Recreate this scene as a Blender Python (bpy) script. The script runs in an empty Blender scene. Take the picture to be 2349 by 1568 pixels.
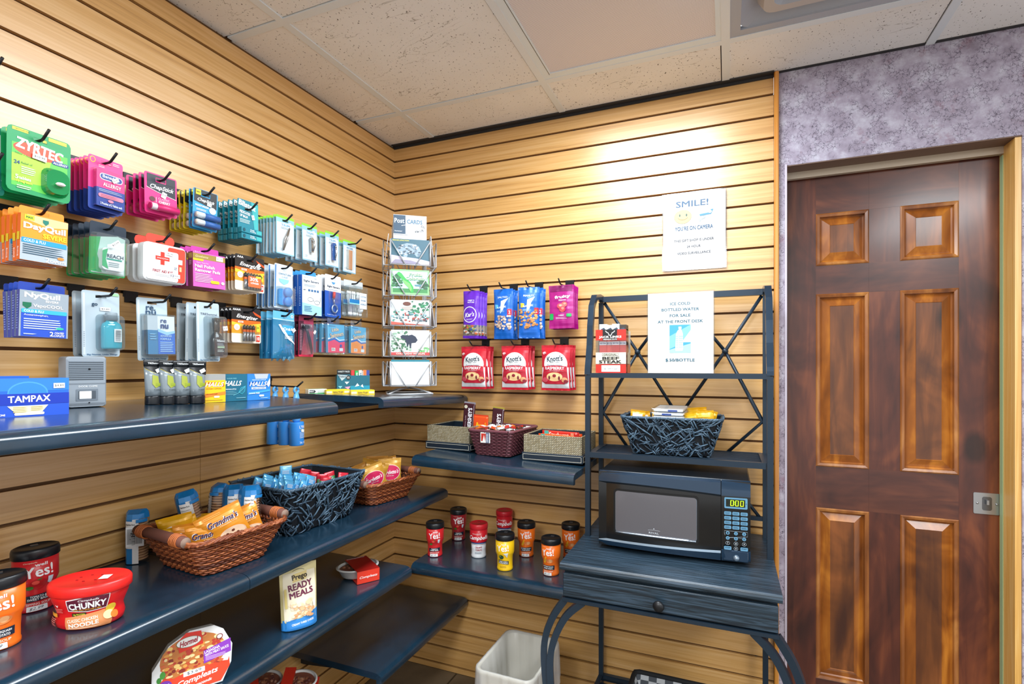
import bpy, math, random
from mathutils import Matrix, Vector
sc = bpy.context.scene
col = sc.collection
PI = math.pi
# ---------------------------------------------------------------- camera, world, lamps, exposure
cam_d = bpy.data.cameras.new('camera'); cam = bpy.data.objects.new('camera', cam_d); col.objects.link(cam)
cam_d.sensor_width = 36; cam_d.lens = 1190.8 * 36 / 2349; cam_d.shift_y = 55.08 / 2349; cam_d.clip_start = .02
cam.location = (1.4343, -2.0314, 1.36)
cam.rotation_euler = (PI / 2, 0, math.radians(22.4716))
sc.camera = cam
w = bpy.data.worlds.new('world'); sc.world = w; w.use_nodes = True
w.node_tree.nodes['Background'].inputs[0].default_value = (1, .985, .96, 1)
w.node_tree.nodes['Background'].inputs[1].default_value = .62
def area(name, loc, rot, sx, sy, energy, colr):
    l = bpy.data.lights.new(name, 'AREA'); l.shape = 'RECTANGLE'; l.size = sx; l.size_y = sy; l.energy = energy; l.color = colr
    o = bpy.data.objects.new(name, l); col.objects.link(o); o.location = loc; o.rotation_euler = rot
    return o
area('fixture_and_fill', (1.135, -.90, 2.368), (0, 0, 0), .52, 1.16, 24, (.88, .95, 1))
area('fixture_and_fill', (1.135, -3.31, 2.36), (0, 0, 0), .55, 1.16, 44, (.95, .98, 1))  # added lamp behind the camera, out of view, carrying much of the lighting
area('fixture_and_fill', (2.7, -2.1, 2.36), (0, 0, 0), .55, 1.16, 26, (.95, .98, 1))  # added fill lamp off to the side; no fixture stands here
sc.view_settings.view_transform = 'Standard'; sc.view_settings.look = 'None'
sc.view_settings.gamma = 1; sc.view_settings.use_curve_mapping = False
sc.view_settings.exposure = .76
# ---------------------------------------------------------------- materials
def lin(h):
    if not isinstance(h, str): return tuple(h)
    h = h.lstrip('#'); c = [int(h[i:i+2], 16) / 255 for i in (0, 2, 4)]
    return tuple(x / 12.92 if x <= .04045 else ((x + .055) / 1.055) ** 2.4 for x in c)
MC = {}
def mat(hx, rough=.4, metal=0, spec=.5, coat=0, emit=0):
    k = (hx, rough, metal, spec, coat, emit)
    if k in MC: return MC[k]
    m = bpy.data.materials.new('paint_' + str(hx).strip('#')); m.use_nodes = True
    b = m.node_tree.nodes['Principled BSDF']; c = lin(hx)
    b.inputs['Base Color'].default_value = (*c, 1); b.inputs['Roughness'].default_value = rough
    b.inputs['Metallic'].default_value = metal; b.inputs['Specular IOR Level'].default_value = spec
    b.inputs['Coat Weight'].default_value = coat; b.inputs['Coat Roughness'].default_value = .06
    if emit:
        b.inputs['Emission Color'].default_value = (*c, 1); b.inputs['Emission Strength'].default_value = emit
    MC[k] = m
    return m
def nt(name):
    m = bpy.data.materials.new(name); m.use_nodes = True; t = m.node_tree
    return m, t, t.nodes['Principled BSDF']
def N(t, ty, **k):
    n = t.nodes.new(ty)
    for a, b in k.items():
        if a.startswith('_'): setattr(n, a[1:], b)
        else:
            key = int(a[1:]) if a[0] == 'i' and a[1:].isdigit() else a.replace('__', ' ')
            n.inputs[key].default_value = b
    return n
def L(t, a, ao, b, bi): t.links.new(a.outputs[ao], b.inputs[bi])
def ramp(t, src, so, stops):
    r = t.nodes.new('ShaderNodeValToRGB'); L(t, src, so, r, 0)
    e = r.color_ramp.elements
    while len(e) < len(stops): e.new(.5)
    for x, (p, c) in zip(e, stops): x.position = p; x.color = (*lin(c), 1)
    return r
def coords(t, scale=(1, 1, 1), rot=(0, 0, 0), src='Object'):
    c = t.nodes.new('ShaderNodeTexCoord'); mp = t.nodes.new('ShaderNodeMapping'); L(t, c, src, mp, 0)
    mp.inputs['Scale'].default_value = scale; mp.inputs['Rotation'].default_value = rot
    return mp
def bump(t, b, src, so, strength=.3, dist=.001):
    n = t.nodes.new('ShaderNodeBump'); n.inputs['Strength'].default_value = strength; n.inputs['Distance'].default_value = dist
    L(t, src, so, n, 'Height'); L(t, n, 0, b, 'Normal'); return n
def clear(name, tint='#ffffff', gloss=.05, rough=.08, alpha=.0):
    k = ('clear', tint, gloss, alpha)
    if k in MC: return MC[k]
    m = bpy.data.materials.new(name); m.use_nodes = True; t = m.node_tree; t.nodes.clear()
    o = t.nodes.new('ShaderNodeOutputMaterial'); tr = N(t, 'ShaderNodeBsdfTransparent'); tr.inputs[0].default_value = (*lin(tint), 1)
    g = N(t, 'ShaderNodeBsdfGlossy', Roughness=rough); df = N(t, 'ShaderNodeBsdfDiffuse'); df.inputs[0].default_value = (*lin(tint), 1)
    m0 = t.nodes.new('ShaderNodeMixShader'); m0.inputs[0].default_value = alpha; L(t, tr, 0, m0, 1); L(t, df, 0, m0, 2)
    fr = N(t, 'ShaderNodeLayerWeight', Blend=.35); mu = N(t, 'ShaderNodeMath', _operation='MULTIPLY_ADD'); L(t, fr, 'Facing', mu, 0)
    mu.inputs[1].default_value = .28; mu.inputs[2].default_value = gloss
    m1 = t.nodes.new('ShaderNodeMixShader'); L(t, mu, 0, m1, 0); L(t, m0, 0, m1, 1); L(t, g, 0, m1, 2); L(t, m1, 0, o, 0)
    MC[k] = m
    return m
# oak slat laminate; ax: object axis along the grain
def oak(name, ax, base=('#b48245', '#d3a25e', '#e0b67c'), rough=.33):
    m, t, b = nt(name)
    s = [110, 110, 110]; s[ax] = 2.4
    mp = coords(t, tuple(s)); no = N(t, 'ShaderNodeTexNoise', Scale=1.0, Detail=6, Roughness=.62, Distortion=.6); L(t, mp, 0, no, 0)
    s2 = [30, 30, 30]; s2[ax] = .9
    mp2 = coords(t, tuple(s2)); wv = N(t, 'ShaderNodeTexNoise', Scale=1.0, Detail=3, Distortion=1.8); L(t, mp2, 0, wv, 0)
    mx = N(t, 'ShaderNodeMix', Factor=.42); L(t, no, 0, mx, 2); L(t, wv, 0, mx, 3)
    r = ramp(t, mx, 0, [(.30, base[0]), (.48, base[1]), (.66, base[2])])
    L(t, r, 0, b, 'Base Color'); b.inputs['Roughness'].default_value = rough; b.inputs['Specular IOR Level'].default_value = 1.0; b.inputs['Coat Weight'].default_value = .45; b.inputs['Coat Roughness'].default_value = .38
    bump(t, b, no, 0, .1, .0005)
    return m
OAK_Y = oak('oak_laminate_side', 1); OAK_X = oak('oak_laminate_rear', 0)
OAK_TRIM = oak('golden_oak_trim', 2, ('#b06a16', '#cc8426', '#d99636'), .3)
PINE = oak('pine_jamb_board', 2, ('#c98f3a', '#e0ac55', '#ecc680'), .45)
GROOVE = mat('#5c3c19', .7)
def black_oak():
    m, t, b = nt('black_stained_oak'); mp = coords(t, (6, 260, 150)); n = N(t, 'ShaderNodeTexNoise', Scale=1.0, Detail=5, Distortion=1.2); L(t, mp, 0, n, 0)
    r = ramp(t, n, 0, [(.38, '#141f29'), (.5, '#22333f'), (.62, '#36495a')]); L(t, r, 0, b, 'Base Color'); b.inputs['Roughness'].default_value = .36
    bump(t, b, n, 0, .5, .0012); return m
BLACK_OAK = black_oak()
def shelf_lam():
    m, t, b = nt('blue_black_shelf_laminate'); mp = coords(t, (4, 4, 4)); n = N(t, 'ShaderNodeTexNoise', Scale=3.0, Detail=8, Roughness=.7); L(t, mp, 0, n, 0)
    r = ramp(t, n, 0, [(.3, '#142a39'), (.7, '#193549')]); L(t, r, 0, b, 'Base Color')
    r2 = N(t, 'ShaderNodeMapRange'); L(t, n, 0, r2, 0); r2.inputs[3].default_value = .2; r2.inputs[4].default_value = .27; L(t, r2, 0, b, 'Roughness')
    b.inputs['Coat Weight'].default_value = .7; b.inputs['Coat Roughness'].default_value = .2
    return m
SHELF = shelf_lam()
IRON = mat('#20303f', .38, .3); PEGM = mat('#16181c', .35, .3); BLK = mat('#101318', .4)
WIRE = mat('#c9cdd2', .3, .35)
# ---------------------------------------------------------------- mesh builder
def rrect(x0, z0, x1, z1, r, n=4):
    r = min(r, abs(x1 - x0) / 2, abs(z1 - z0) / 2); p = []
    for cx, cz, a in ((x1 - r, z0 + r, -90), (x1 - r, z1 - r, 0), (x0 + r, z1 - r, 90), (x0 + r, z0 + r, 180)):
        for i in range(n + 1):
            t = math.radians(a + 90 * i / n); p.append((cx + r * math.cos(t), cz + r * math.sin(t)))
    return p
def ell(cx, cz, rx, rz, n=28, a0=0, a1=360):
    return [(cx + rx * math.cos(math.radians(a0 + (a1 - a0) * i / n)), cz + rz * math.sin(math.radians(a0 + (a1 - a0) * i / n))) for i in range(n if a1 - a0 >= 360 else n + 1)]
GC = {}
def glyphs(s, fl=''):
    k = (s, fl)
    if k in GC: return GC[k]
    cu = bpy.data.curves.new('t', 'FONT'); cu.body = s; cu.size = 1; cu.resolution_u = 2; cu.fill_mode = 'FRONT'
    if 'i' in fl: cu.shear = .35
    o = bpy.data.objects.new('t', cu); col.objects.link(o); bpy.context.view_layer.update()
    me = o.to_mesh()
    v = [(p.co.x, p.co.y) for p in me.vertices]; f = [tuple(p.vertices) for p in me.polygons]; o.to_mesh_clear()
    bpy.data.objects.remove(o); bpy.data.curves.remove(cu)
    if v:
        x0 = min(a for a, _ in v); x1 = max(a for a, _ in v); y0 = min(b for _, b in v); y1 = max(b for _, b in v)
        v = [((a - x0) / max(1e-6, x1 - x0) - .5, (b - y0) / max(1e-6, y1 - y0) - .5, 0) for a, b in v]
        if 'b' in fl or 'B' in fl:      # heavier strokes: the same letter laid again a hair to each side
            a = .018 if 'b' in fl else .034; hx, hz = a / max(.2, x1 - x0), a / max(.2, y1 - y0) * .8; V, Fc = [], []
            for sx, sz in ((-1, -1), (1, -1), (1, 1), (-1, 1)):
                o0 = len(V); V += [(p + sx * hx, q + sz * hz, len(V) // max(1, len(v))) for p, q, _ in v]; Fc += [tuple(o0 + i for i in t) for t in f]
            v, f = V, Fc
    GC[k] = (v, f)
    return GC[k]
class MB:
    def __init__(s): s.v = []; s.f = []; s.m = []; s.mats = []; s.sm = []; s.T = None
    def mi(s, m):
        if isinstance(m, str): m = mat(m)
        if m not in s.mats: s.mats.append(m)
        return s.mats.index(m)
    def add(s, vs, fs, m, smooth=False):
        b = len(s.v); k = s.mi(m)
        s.v += [tuple(s.T @ Vector(p)) for p in vs] if s.T else [tuple(p) for p in vs]
        s.f += [tuple(b + i for i in f) for f in fs]; s.m += [k] * len(fs); s.sm += [smooth] * len(fs)
        return s
    def box(s, x0, x1, y0, y1, z0, z1, m, ch=0):
        if ch:
            o = [(x0 + ch, z0), (x1 - ch, z0), (x1, z0 + ch), (x1, z1 - ch), (x1 - ch, z1), (x0 + ch, z1), (x0, z1 - ch), (x0, z0 + ch)]
            i = [(x0 + 2 * ch, z0 + ch), (x1 - 2 * ch, z0 + ch), (x1 - ch, z0 + 2 * ch), (x1 - ch, z1 - 2 * ch), (x1 - 2 * ch, z1 - ch), (x0 + 2 * ch, z1 - ch), (x0 + ch, z1 - 2 * ch), (x0 + ch, z0 + 2 * ch)]
            return s.loft([[(a, y0, b) for a, b in i], [(a, y0 + ch, b) for a, b in o], [(a, y1 - ch, b) for a, b in o], [(a, y1, b) for a, b in i]], m)
        return s.add([(x0, y0, z0), (x1, y0, z0), (x1, y1, z0), (x0, y1, z0), (x0, y0, z1), (x1, y0, z1), (x1, y1, z1), (x0, y1, z1)],
                     [(0, 3, 2, 1), (4, 5, 6, 7), (0, 1, 5, 4), (1, 2, 6, 5), (2, 3, 7, 6), (3, 0, 4, 7)], m)
    def loft(s, rings, m, cap=True, smooth=False, closed=True):
        n = len(rings[0]); vs = [p for r in rings for p in r]; fs = []
        for k in range(len(rings) - 1):
            for i in range(n if closed else n - 1):
                j = (i + 1) % n; fs.append((k * n + i, k * n + j, (k + 1) * n + j, (k + 1) * n + i))
        if cap: fs += [tuple(range(n))[::-1], tuple((len(rings) - 1) * n + i for i in range(n))]
        return s.add(vs, fs, m, smooth)
    def slab(s, out, y0, y1, m): return s.loft([[(x, y0, z) for x, z in out], [(x, y1, z) for x, z in out]], m)
    def lathe(s, prof, m, c=(0, 0, 0), n=28, sx=1, sy=1, cap=True, smooth=True):
        return s.loft([[(c[0] + r * sx * math.cos(2 * PI * i / n), c[1] + r * sy * math.sin(2 * PI * i / n), c[2] + z) for i in range(n)] for r, z in prof], m, cap, smooth)
    def tube(s, pts, r, m, n=6, cap=True, square=False):
        P = [Vector(p) for p in pts]; rings = []; up = None
        for i, p in enumerate(P):
            a = P[max(i - 1, 0)]; b = P[min(i + 1, len(P) - 1)]; d = (b - a).normalized()
            if up is None: up = Vector((0, 0, 1)) if abs(d.z) < .9 else Vector((1, 0, 0))
            x = d.cross(up)
            if x.length < 1e-4: x = d.orthogonal()
            x.normalize(); up2 = x.cross(d).normalized(); up = up2
            k = 1.0
            if 0 < i < len(P) - 1:
                c = (P[i] - P[i - 1]).normalized().dot((P[i + 1] - P[i]).normalized()); k = min(1.5, 1 / max(.5, math.sqrt(max(.01, (1 + c) / 2))))
            rr = r[i] if isinstance(r, (list, tuple)) else r
            if square: rings.append([tuple(p + (x * a_ + up2 * b_) * rr) for a_, b_ in ((1, 1), (-1, 1), (-1, -1), (1, -1))])
            else: rings.append([tuple(p + (x * math.cos(2 * PI * j / n) + up2 * math.sin(2 * PI * j / n)) * rr * k) for j in range(n)])
        return s.loft(rings, m, cap, not square)
    def sphere(s, c, r, m, n=10, sz=1):
        return s.lathe([(r * math.sin(PI * i / n) + 1e-5, -r * sz * math.cos(PI * i / n)) for i in range(n + 1)], m, c, n=max(8, n + 4))
    def build(s, name, parent=None, loc=None, rz=0):
        me = bpy.data.meshes.new(name); me.from_pydata(s.v, [], s.f)
        for m in s.mats: me.materials.append(m)
        me.polygons.foreach_set('material_index', s.m); me.polygons.foreach_set('use_smooth', s.sm); me.update()
        o = bpy.data.objects.new(name, me); col.objects.link(o)
        if parent: o.parent = parent
        if loc is not None: o.location = loc
        if rz: o.rotation_euler = (0, 0, rz)
        return o
    # printed matter: ops in millimetres on the face that looks along -y; fn maps (x, z, out) in metres to a surface
    def prints(s, ops, y0=0.0, fn=None, lay=.00022, dx=0, dz=0):
        f = fn or (lambda x, z, o: (x, y0 - o, z)); lay = min(lay, (.0016 if fn is None else .006) / max(1, len(ops))); o = lay
        def shape(out, m, o):
            out = [((a + dx) * .001, (b + dz) * .001) for a, b in out]
            if fn is None: s.add([f(a, b, o) for a, b in out], [tuple(range(len(out)))], m); return
            d = []
            for i in range(len(out)):
                a, b = out[i], out[(i + 1) % len(out)]; k = max(1, int(math.hypot(b[0] - a[0], b[1] - a[1]) / .006))
                d += [(a[0] + (b[0] - a[0]) * j / k, a[1] + (b[1] - a[1]) * j / k) for j in range(k)]
            cx = sum(p[0] for p in d) / len(d); cz = sum(p[1] for p in d) / len(d); n = len(d)
            R = 4; vs = [f(cx, cz, o)]; fs = []
            for k in range(1, R + 1): vs += [f(cx + (a - cx) * k / R, cz + (b - cz) * k / R, o) for a, b in d]
            for i in range(n):
                j = (i + 1) % n; fs.append((0, 1 + i, 1 + j))
                for k in range(R - 1): fs.append((1 + k * n + i, 1 + (k + 1) * n + i, 1 + (k + 1) * n + j, 1 + k * n + j))
            s.add(vs, fs, m, True)
        for q in ops:
            k = q[0]; o += lay
            if k == 'r': shape([(q[1], q[2]), (q[3], q[2]), (q[3], q[4]), (q[1], q[4])], q[5], o)
            elif k == 'q': shape(rrect(q[1], q[2], q[3], q[4], q[5]), q[6], o)
            elif k == 'e': shape(ell(q[1], q[2], q[3], q[4]), q[5], o)
            elif k == 'p': shape(q[1], q[2], o)
            elif k == 'o':
                A = ell(q[1], q[2], q[3], q[4]); B = ell(q[1], q[2], q[3] - q[5], q[4] - q[5]); n = len(A)
                vs = [f((a + dx) * .001, (b + dz) * .001, o) for a, b in A + B]
                s.add(vs, [(i, (i + 1) % n, n + (i + 1) % n, n + i) for i in range(n)], q[6])
            elif k == 'l':
                pts = q[1]; h = q[2] / 2; vs = []
                for i, (a, b) in enumerate(pts):
                    c = pts[max(0, i - 1)]; d = pts[min(len(pts) - 1, i + 1)]; l = math.hypot(d[0] - c[0], d[1] - c[1]) or 1
                    nx, nz = -(d[1] - c[1]) / l * h, (d[0] - c[0]) / l * h
                    vs += [f((a + nx + dx) * .001, (b + nz + dz) * .001, o), f((a - nx + dx) * .001, (b - nz + dz) * .001, o)]
                s.add(vs, [(2 * i, 2 * i + 1, 2 * i + 3, 2 * i + 2) for i in range(len(pts) - 1)], q[3])
            elif k == 't':   # text, cx, cz, w, h, colour, flags, rotation
                v, fc = glyphs(q[1], q[7] if len(q) > 7 else '')
                a = math.radians(q[8]) if len(q) > 8 else 0; ca, sa = math.cos(a), math.sin(a)
                vs = []
                for x, z, j in v:
                    x *= q[4]; z *= q[5]
                    vs.append(f((q[2] + x * ca - z * sa + dx) * .001, (q[3] + x * sa + z * ca + dz) * .001, o + lay + j * .00003))
                s.add(vs, fc, q[6])
            elif k == 'm':   # micro text: thin lines of small print   m x0 x1 ztop n pitch colour
                rnd = random.Random(int(q[1] * 7 + q[3] * 3))
                for i in range(q[4]):
                    zz = q[3] - i * q[5]; shape([(q[1], zz - q[5] * .22), (q[2] - rnd.random() * (q[2] - q[1]) * .35, zz - q[5] * .22), (q[2] - rnd.random() * (q[2] - q[1]) * .1, zz + q[5] * .2), (q[1], zz + q[5] * .2)], q[6], o)
        return s
def empty(name, loc=(0, 0, 0), rz=0):
    o = bpy.data.objects.new(name, None); col.objects.link(o); o.location = loc; o.rotation_euler = (0, 0, rz); o.empty_display_size = .02
    return o
def tag(o, label, cat, group=None):
    o['label'] = label; o['category'] = cat
    if group: o['group'] = group
    return o
def struct(o): o['kind'] = 'structure'; return o
def dup(root, loc, rot, label):
    r = root.copy(); col.objects.link(r); r.location = loc; r.rotation_euler = rot; r['label'] = label
    for ch in list(root.children):
        c = ch.copy(); col.objects.link(c); c.parent = r
        for g in list(ch.children):
            d = g.copy(); col.objects.link(d); d.parent = c
    return r
ORD = ['frontmost', 'second from the front', 'third from the front', 'fourth from the front', 'fifth from the front', 'sixth from the front', 'seventh from the front', 'eighth from the front', 'ninth from the front', 'tenth from the front']
G0, GP = 2.3124, .0762
def zg(k): return G0 - GP * k
# ================================================================ the room
CEIL = 2.382
def slatwall(name, ax, m, a0, a1, cut=None):
    b = MB(); d = .0041
    def bx(p0, p1, e0, e1, z0, z1, mm):
        if ax == 'y': b.box(e0, e1, p0, p1, z0, z1, mm)
        else: b.box(p0, p1, -e1, -e0, z0, z1, mm)
    bx(a0, a1, -.03, -.011, 0, CEIL - .012, GROOVE)
    if ax == 'x': b.box(-.03, 1.586, .011, .03, 0, CEIL + .03, GROOVE); b.box(-.03, .0, -.0, .03, 0, CEIL + .03, GROOVE)
    else: b.box(-.03, -.011, a0, .03, CEIL - .03, CEIL + .03, GROOVE)
    zs = [CEIL - .012] + [zg(k) for k in range(0, 31)] + [0]
    for i in range(len(zs) - 1):
        hi = zs[i] - (d if i else 0); lo = zs[i + 1] + (d if i < len(zs) - 2 else 0)
        if hi - lo < .004: continue
        segs = [(a0, a1)]
        if cut and hi < 1.25: segs = [(a0, cut - .0006), (cut + .0006, a1)]
        for p0, p1 in segs: bx(p0, p1, -.0115, 0, lo, hi, m)
        if i < len(zs) - 2: bx(a0, a1, -.0112, -.0105, lo - 2 * d - .001, lo + .001, GROOVE)
    rnd = random.Random(3)
    for k in range(0, 31):       # screw heads in the grooves
        if rnd.random() < .5:
            p = a0 + (a1 - a0) * rnd.random(); bx(p - .004, p + .004, -.0106, -.008, zg(k) - .003, zg(k) + .003, BLK)
    return struct(b.build(name))
slatwall('wall_left', 'y', OAK_Y, -3.6, 0, -.968)
slatwall('wall_back', 'x', OAK_X, 0, 1.586)
# papered wall with the door opening
def paper():
    m, t, b = nt('crackle_wallpaper'); mp = coords(t, (1, 1, 1))
    n1 = N(t, 'ShaderNodeTexNoise', Scale=16.0, Detail=6, Roughness=.65); L(t, mp, 0, n1, 0)
    r1 = ramp(t, n1, 0, [(.3, '#857b8c'), (.5, '#a59db0'), (.66, '#c0bfce')])
    wv = N(t, 'ShaderNodeTexNoise', Scale=60.0, Detail=3, Distortion=2.5); L(t, mp, 0, wv, 0)
    vo = N(t, 'ShaderNodeTexVoronoi', Scale=75.0, _feature='DISTANCE_TO_EDGE')
    ad = N(t, 'ShaderNodeMix', _data_type='VECTOR', Factor=.018); L(t, mp, 0, ad, 4); L(t, wv, 1, ad, 5); L(t, ad, 1, vo, 0)
    r2 = ramp(t, vo, 0, [(.0, '#5f5767'), (.06, '#ffffff')])
    nn = N(t, 'ShaderNodeTexNoise', Scale=22.0, Detail=2); L(t, mp, 0, nn, 0)
    rm = ramp(t, nn, 0, [(.42, '#000000'), (.52, '#ffffff')])
    mx = N(t, 'ShaderNodeMix', _data_type='RGBA', _blend_type='MULTIPLY'); L(t, rm, 0, mx, 0); L(t, r1, 0, mx, 6); L(t, r2, 0, mx, 7)
    n3 = N(t, 'ShaderNodeTexNoise', Scale=9.0, Detail=5, Roughness=.75); L(t, mp, 0, n3, 0)
    r3 = ramp(t, n3, 0, [(.57, '#000000'), (.66, '#b0b0b0')])
    mx2 = N(t, 'ShaderNodeMix', _data_type='RGBA'); L(t, r3, 0, mx2, 0); L(t, mx, 2, mx2, 6); mx2.inputs[7].default_value = (*lin('#7d4655'), 1)
    L(t, mx2, 2, b, 'Base Color'); b.inputs['Roughness'].default_value = .55; bump(t, b, n1, 0, .15, .001)
    return m
PAPER = paper()
OX0, OX1, OZ, DEP = 1.6265, 2.257, 2.056, .095
b = MB()
b.box(1.601, OX0, 0, DEP, 0, CEIL, PAPER); b.box(OX0, OX1, 0, DEP, OZ, CEIL, PAPER); b.box(OX1, 3.4, 0, DEP, 0, CEIL, PAPER)
struct(b.build('wall_right'))
b = MB().box(OX0, OX1, .001, DEP - .012, OZ - .003, OZ - .0005, mat('#7a6458', .7)); struct(b.build('trim_1'))                  # raw underside of the lintel
b = MB().box(OX0, OX1 - .002, DEP - .022, DEP - .004, 2.030, OZ - .003, mat('#b8aa98', .6)); struct(b.build('trim_2'))
b = MB().box(OX0 - .0055, OX0 + .001, -.0035, .006, 0, OZ + .003, mat('#c3bccb', .35)); struct(b.build('trim_3'))                # pale corner bead
b = MB().box(1.5865, 1.6012, -.022, 0, 0, CEIL, OAK_TRIM, .003); struct(b.build('trim_4'))
b = MB().box(OX1 - .016, OX1 - .0005, .004, .14, 0, OZ - .004, PINE); b.box(OX1 - .018, OX1 - .0155, DEP - .02, DEP - .002, 0, OZ - .03, mat('#9fb58a', .4)); struct(b.build('trim_5'))
b = MB().box(-.03, 3.4, DEP + .06, DEP + .08, 0, CEIL, mat('#2a211d')); struct(b.build('wall_behind_door'))
# ---------------------------------------------------------------- floor and ceiling
def slate():
    m, t, b = nt('slate_tile'); mp = coords(t, (1, 1, 1)); br = N(t, 'ShaderNodeTexBrick', Scale=1.0, Mortar__Size=.004, Brick__Width=.33, Row__Height=.33, Mortar__Smooth=.1)
    br.offset = 0; L(t, mp, 0, br, 0); n = N(t, 'ShaderNodeTexNoise', Scale=5.0, Detail=6); L(t, mp, 0, n, 0)
    r = ramp(t, n, 0, [(.3, '#4b4235'), (.7, '#7c6e5a')]); br.inputs['Mortar'].default_value = (*lin('#3a332a'), 1)
    L(t, r, 0, br, 1); L(t, r, 0, br, 2); L(t, br, 0, b, 'Base Color'); b.inputs['Roughness'].default_value = .4; bump(t, b, n, 0, .3, .002)
    return m
struct(MB().box(-.05, 3.4, -4.2, .0, -.03, 0, slate()).build('floor'))
def tilemat():
    m, t, b = nt('fissured_ceiling_tile'); mp = coords(t, (1, 1, 1))
    n = N(t, 'ShaderNodeTexNoise', Scale=2.2, Detail=3); L(t, mp, 0, n, 0); r = ramp(t, n, 0, [(.35, '#e6e4e0'), (.65, '#f2f1f0')])
    mp3 = coords(t, (190, 120, 190), (0, 0, .5)); n3 = N(t, 'ShaderNodeTexNoise', Scale=1.0, Detail=1); L(t, mp3, 0, n3, 0)
    r3 = ramp(t, n3, 0, [(.25, '#4a4136'), (.32, '#ffffff')])
    mx = N(t, 'ShaderNodeMix', _data_type='RGBA', _blend_type='MULTIPLY', Factor=1.0); L(t, r, 0, mx, 6); L(t, r3, 0, mx, 7)
    wv = N(t, 'ShaderNodeTexNoise', Scale=3.0, Detail=5, Distortion=1.5); mp4 = coords(t, (1.2, 3.6, 1)); L(t, mp4, 0, wv, 0)
    r4 = ramp(t, wv, 0, [(.492, '#ffffff'), (.498, '#8b8073'), (.503, '#ffffff')])
    ms = N(t, 'ShaderNodeTexNoise', Scale=6.0); L(t, mp, 0, ms, 0); rs = ramp(t, ms, 0, [(.5, '#000000'), (.6, '#ffffff')])
    mx2 = N(t, 'ShaderNodeMix', _data_type='RGBA', _blend_type='MULTIPLY'); L(t, rs, 0, mx2, 0); L(t, mx, 2, mx2, 6); L(t, r4, 0, mx2, 7)
    L(t, mx2, 2, b, 'Base Color'); b.inputs['Roughness'].default_value = .9; bump(t, b, n3, 0, .5, .001)
    return m
TILE = tilemat(); TBAR = mat('#e0e7ec', .4)
GX = [-.395, .2155, .823, 1.431, 2.03, 2.64]; GY = [-.262, -.866, -1.49, -2.09, -2.7, -3.3, -3.92]
gx = [0.0] + [x for x in GX if x > 0] + [3.4]; gy = [0.0] + GY + [-4.2]
LIGHTS = [(.823, 1.431, -.262, -1.49), (.823, 1.431, -2.7, -3.92)]; VENT = (1.431, 2.03, -.262, -.866)
def in_light(x, y): return any(l[0] < x < l[1] and l[3] < y < l[2] for l in LIGHTS + [VENT])
b = MB(); rnd = random.Random(5)
for i in range(len(gx) - 1):
    for j in range(len(gy) - 1):
        x0, x1, y1, y0 = gx[i], gx[i + 1], gy[j], gy[j + 1]
        if in_light((x0 + x1) / 2, (y0 + y1) / 2): continue
        if i == 1 and j >= 1 and j % 2 == 0 and False: continue
        h = rnd.uniform(-.0008, .0008)
        b.box(x0 + (.0115 if i else -.03), x1 - .0155, y0 + .0115, y1 - (.0155 if j else 0), CEIL + .001 + h, CEIL + .016, TILE)
        b.box(x0 - .02, x1 + .01, y0 - .01, y1 + .01, CEIL + .0165, CEIL + .03, mat('#1c1a18', .9))
struct(b.build('ceiling'))
b = MB()
for x in gx[1:-1]: b.box(x - .0125, x + .0125, -4.2, -.0, CEIL - .002, CEIL + .004, TBAR)
for y in GY:
    for i in range(len(gx) - 1):
        xm = (gx[i] + gx[i + 1]) / 2
        if any(l[0] < xm < l[1] and l[3] + .02 < y < l[2] - .02 for l in LIGHTS): continue
        b.box(gx[i] + (.0125 if i else 0), gx[i + 1] - .0125, y - .0125, y + .0125, CEIL - .002, CEIL + .004, TBAR)
b.box(0, 1.586, -.0255, -.0, CEIL - .0035, CEIL + .001, mat('#2b2a2c', .6)); b.box(0, 1.586, -.004, -.0, CEIL - .013, CEIL, mat('#2b2a2c', .6)); b.box(1.586, 3.4, -.013, .02, CEIL - .001, CEIL + .03, mat('#2b2a2c', .6))
struct(b.build('ceiling_grid'))
def lensmat():
    m, t, b = nt('prismatic_lens'); mp = coords(t, (150, 150, 1), (0, 0, PI / 4)); c = N(t, 'ShaderNodeTexChecker', Scale=1.0); L(t, mp, 0, c, 0)
    wx = N(t, 'ShaderNodeTexWave', Scale=.55, _wave_type='BANDS', _bands_direction='X'); wy = N(t, 'ShaderNodeTexWave', Scale=.55, _wave_type='BANDS', _bands_direction='Y')
    L(t, mp, 0, wx, 0); L(t, mp, 0, wy, 0); mu = N(t, 'ShaderNodeMath', _operation='MULTIPLY'); L(t, wx, 1, mu, 0); L(t, wy, 1, mu, 1)
    r = ramp(t, mu, 0, [(0, '#9b8f8c'), (.6, '#dbd2cf')]); L(t, r, 0, b, 'Base Color'); L(t, r, 0, b, 'Emission Color'); b.inputs['Emission Strength'].default_value = .15
    b.inputs['Base Color'].default_value = (.4, .36, .34, 1); b.inputs['Roughness'].default_value = .3
    return m
LENS = lensmat()
for i, l in enumerate(LIGHTS):  # the second fixture is unseen, added to go with the lamp behind the camera
    e = tag(empty('ceiling_light', (l[0], l[3], CEIL)), ['recessed ceiling light with a prismatic lens over the shelves', 'recessed ceiling light behind the camera over the shop floor'][i], 'ceiling light')
    W, D = l[1] - l[0], l[2] - l[3]; f = MB(); k = .012
    for q in ((k, .042, k, D - k), (W - .042 + .014, W - k, k, D - k), (.042, W - .028, k, .042), (.042, W - .028, D - .042, D - k)): f.box(q[0], q[1], q[2], q[3], -.001, .012, mat('#dde8ef', .35))
    f.box(.036, .0375, .036, D - .036, -.0016, 0, mat('#3c4046')); f.build('light_frame', e)
    MB().box(.042, W - .028, .042, D - .042, .002, .006, LENS).build('lens', e)
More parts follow.
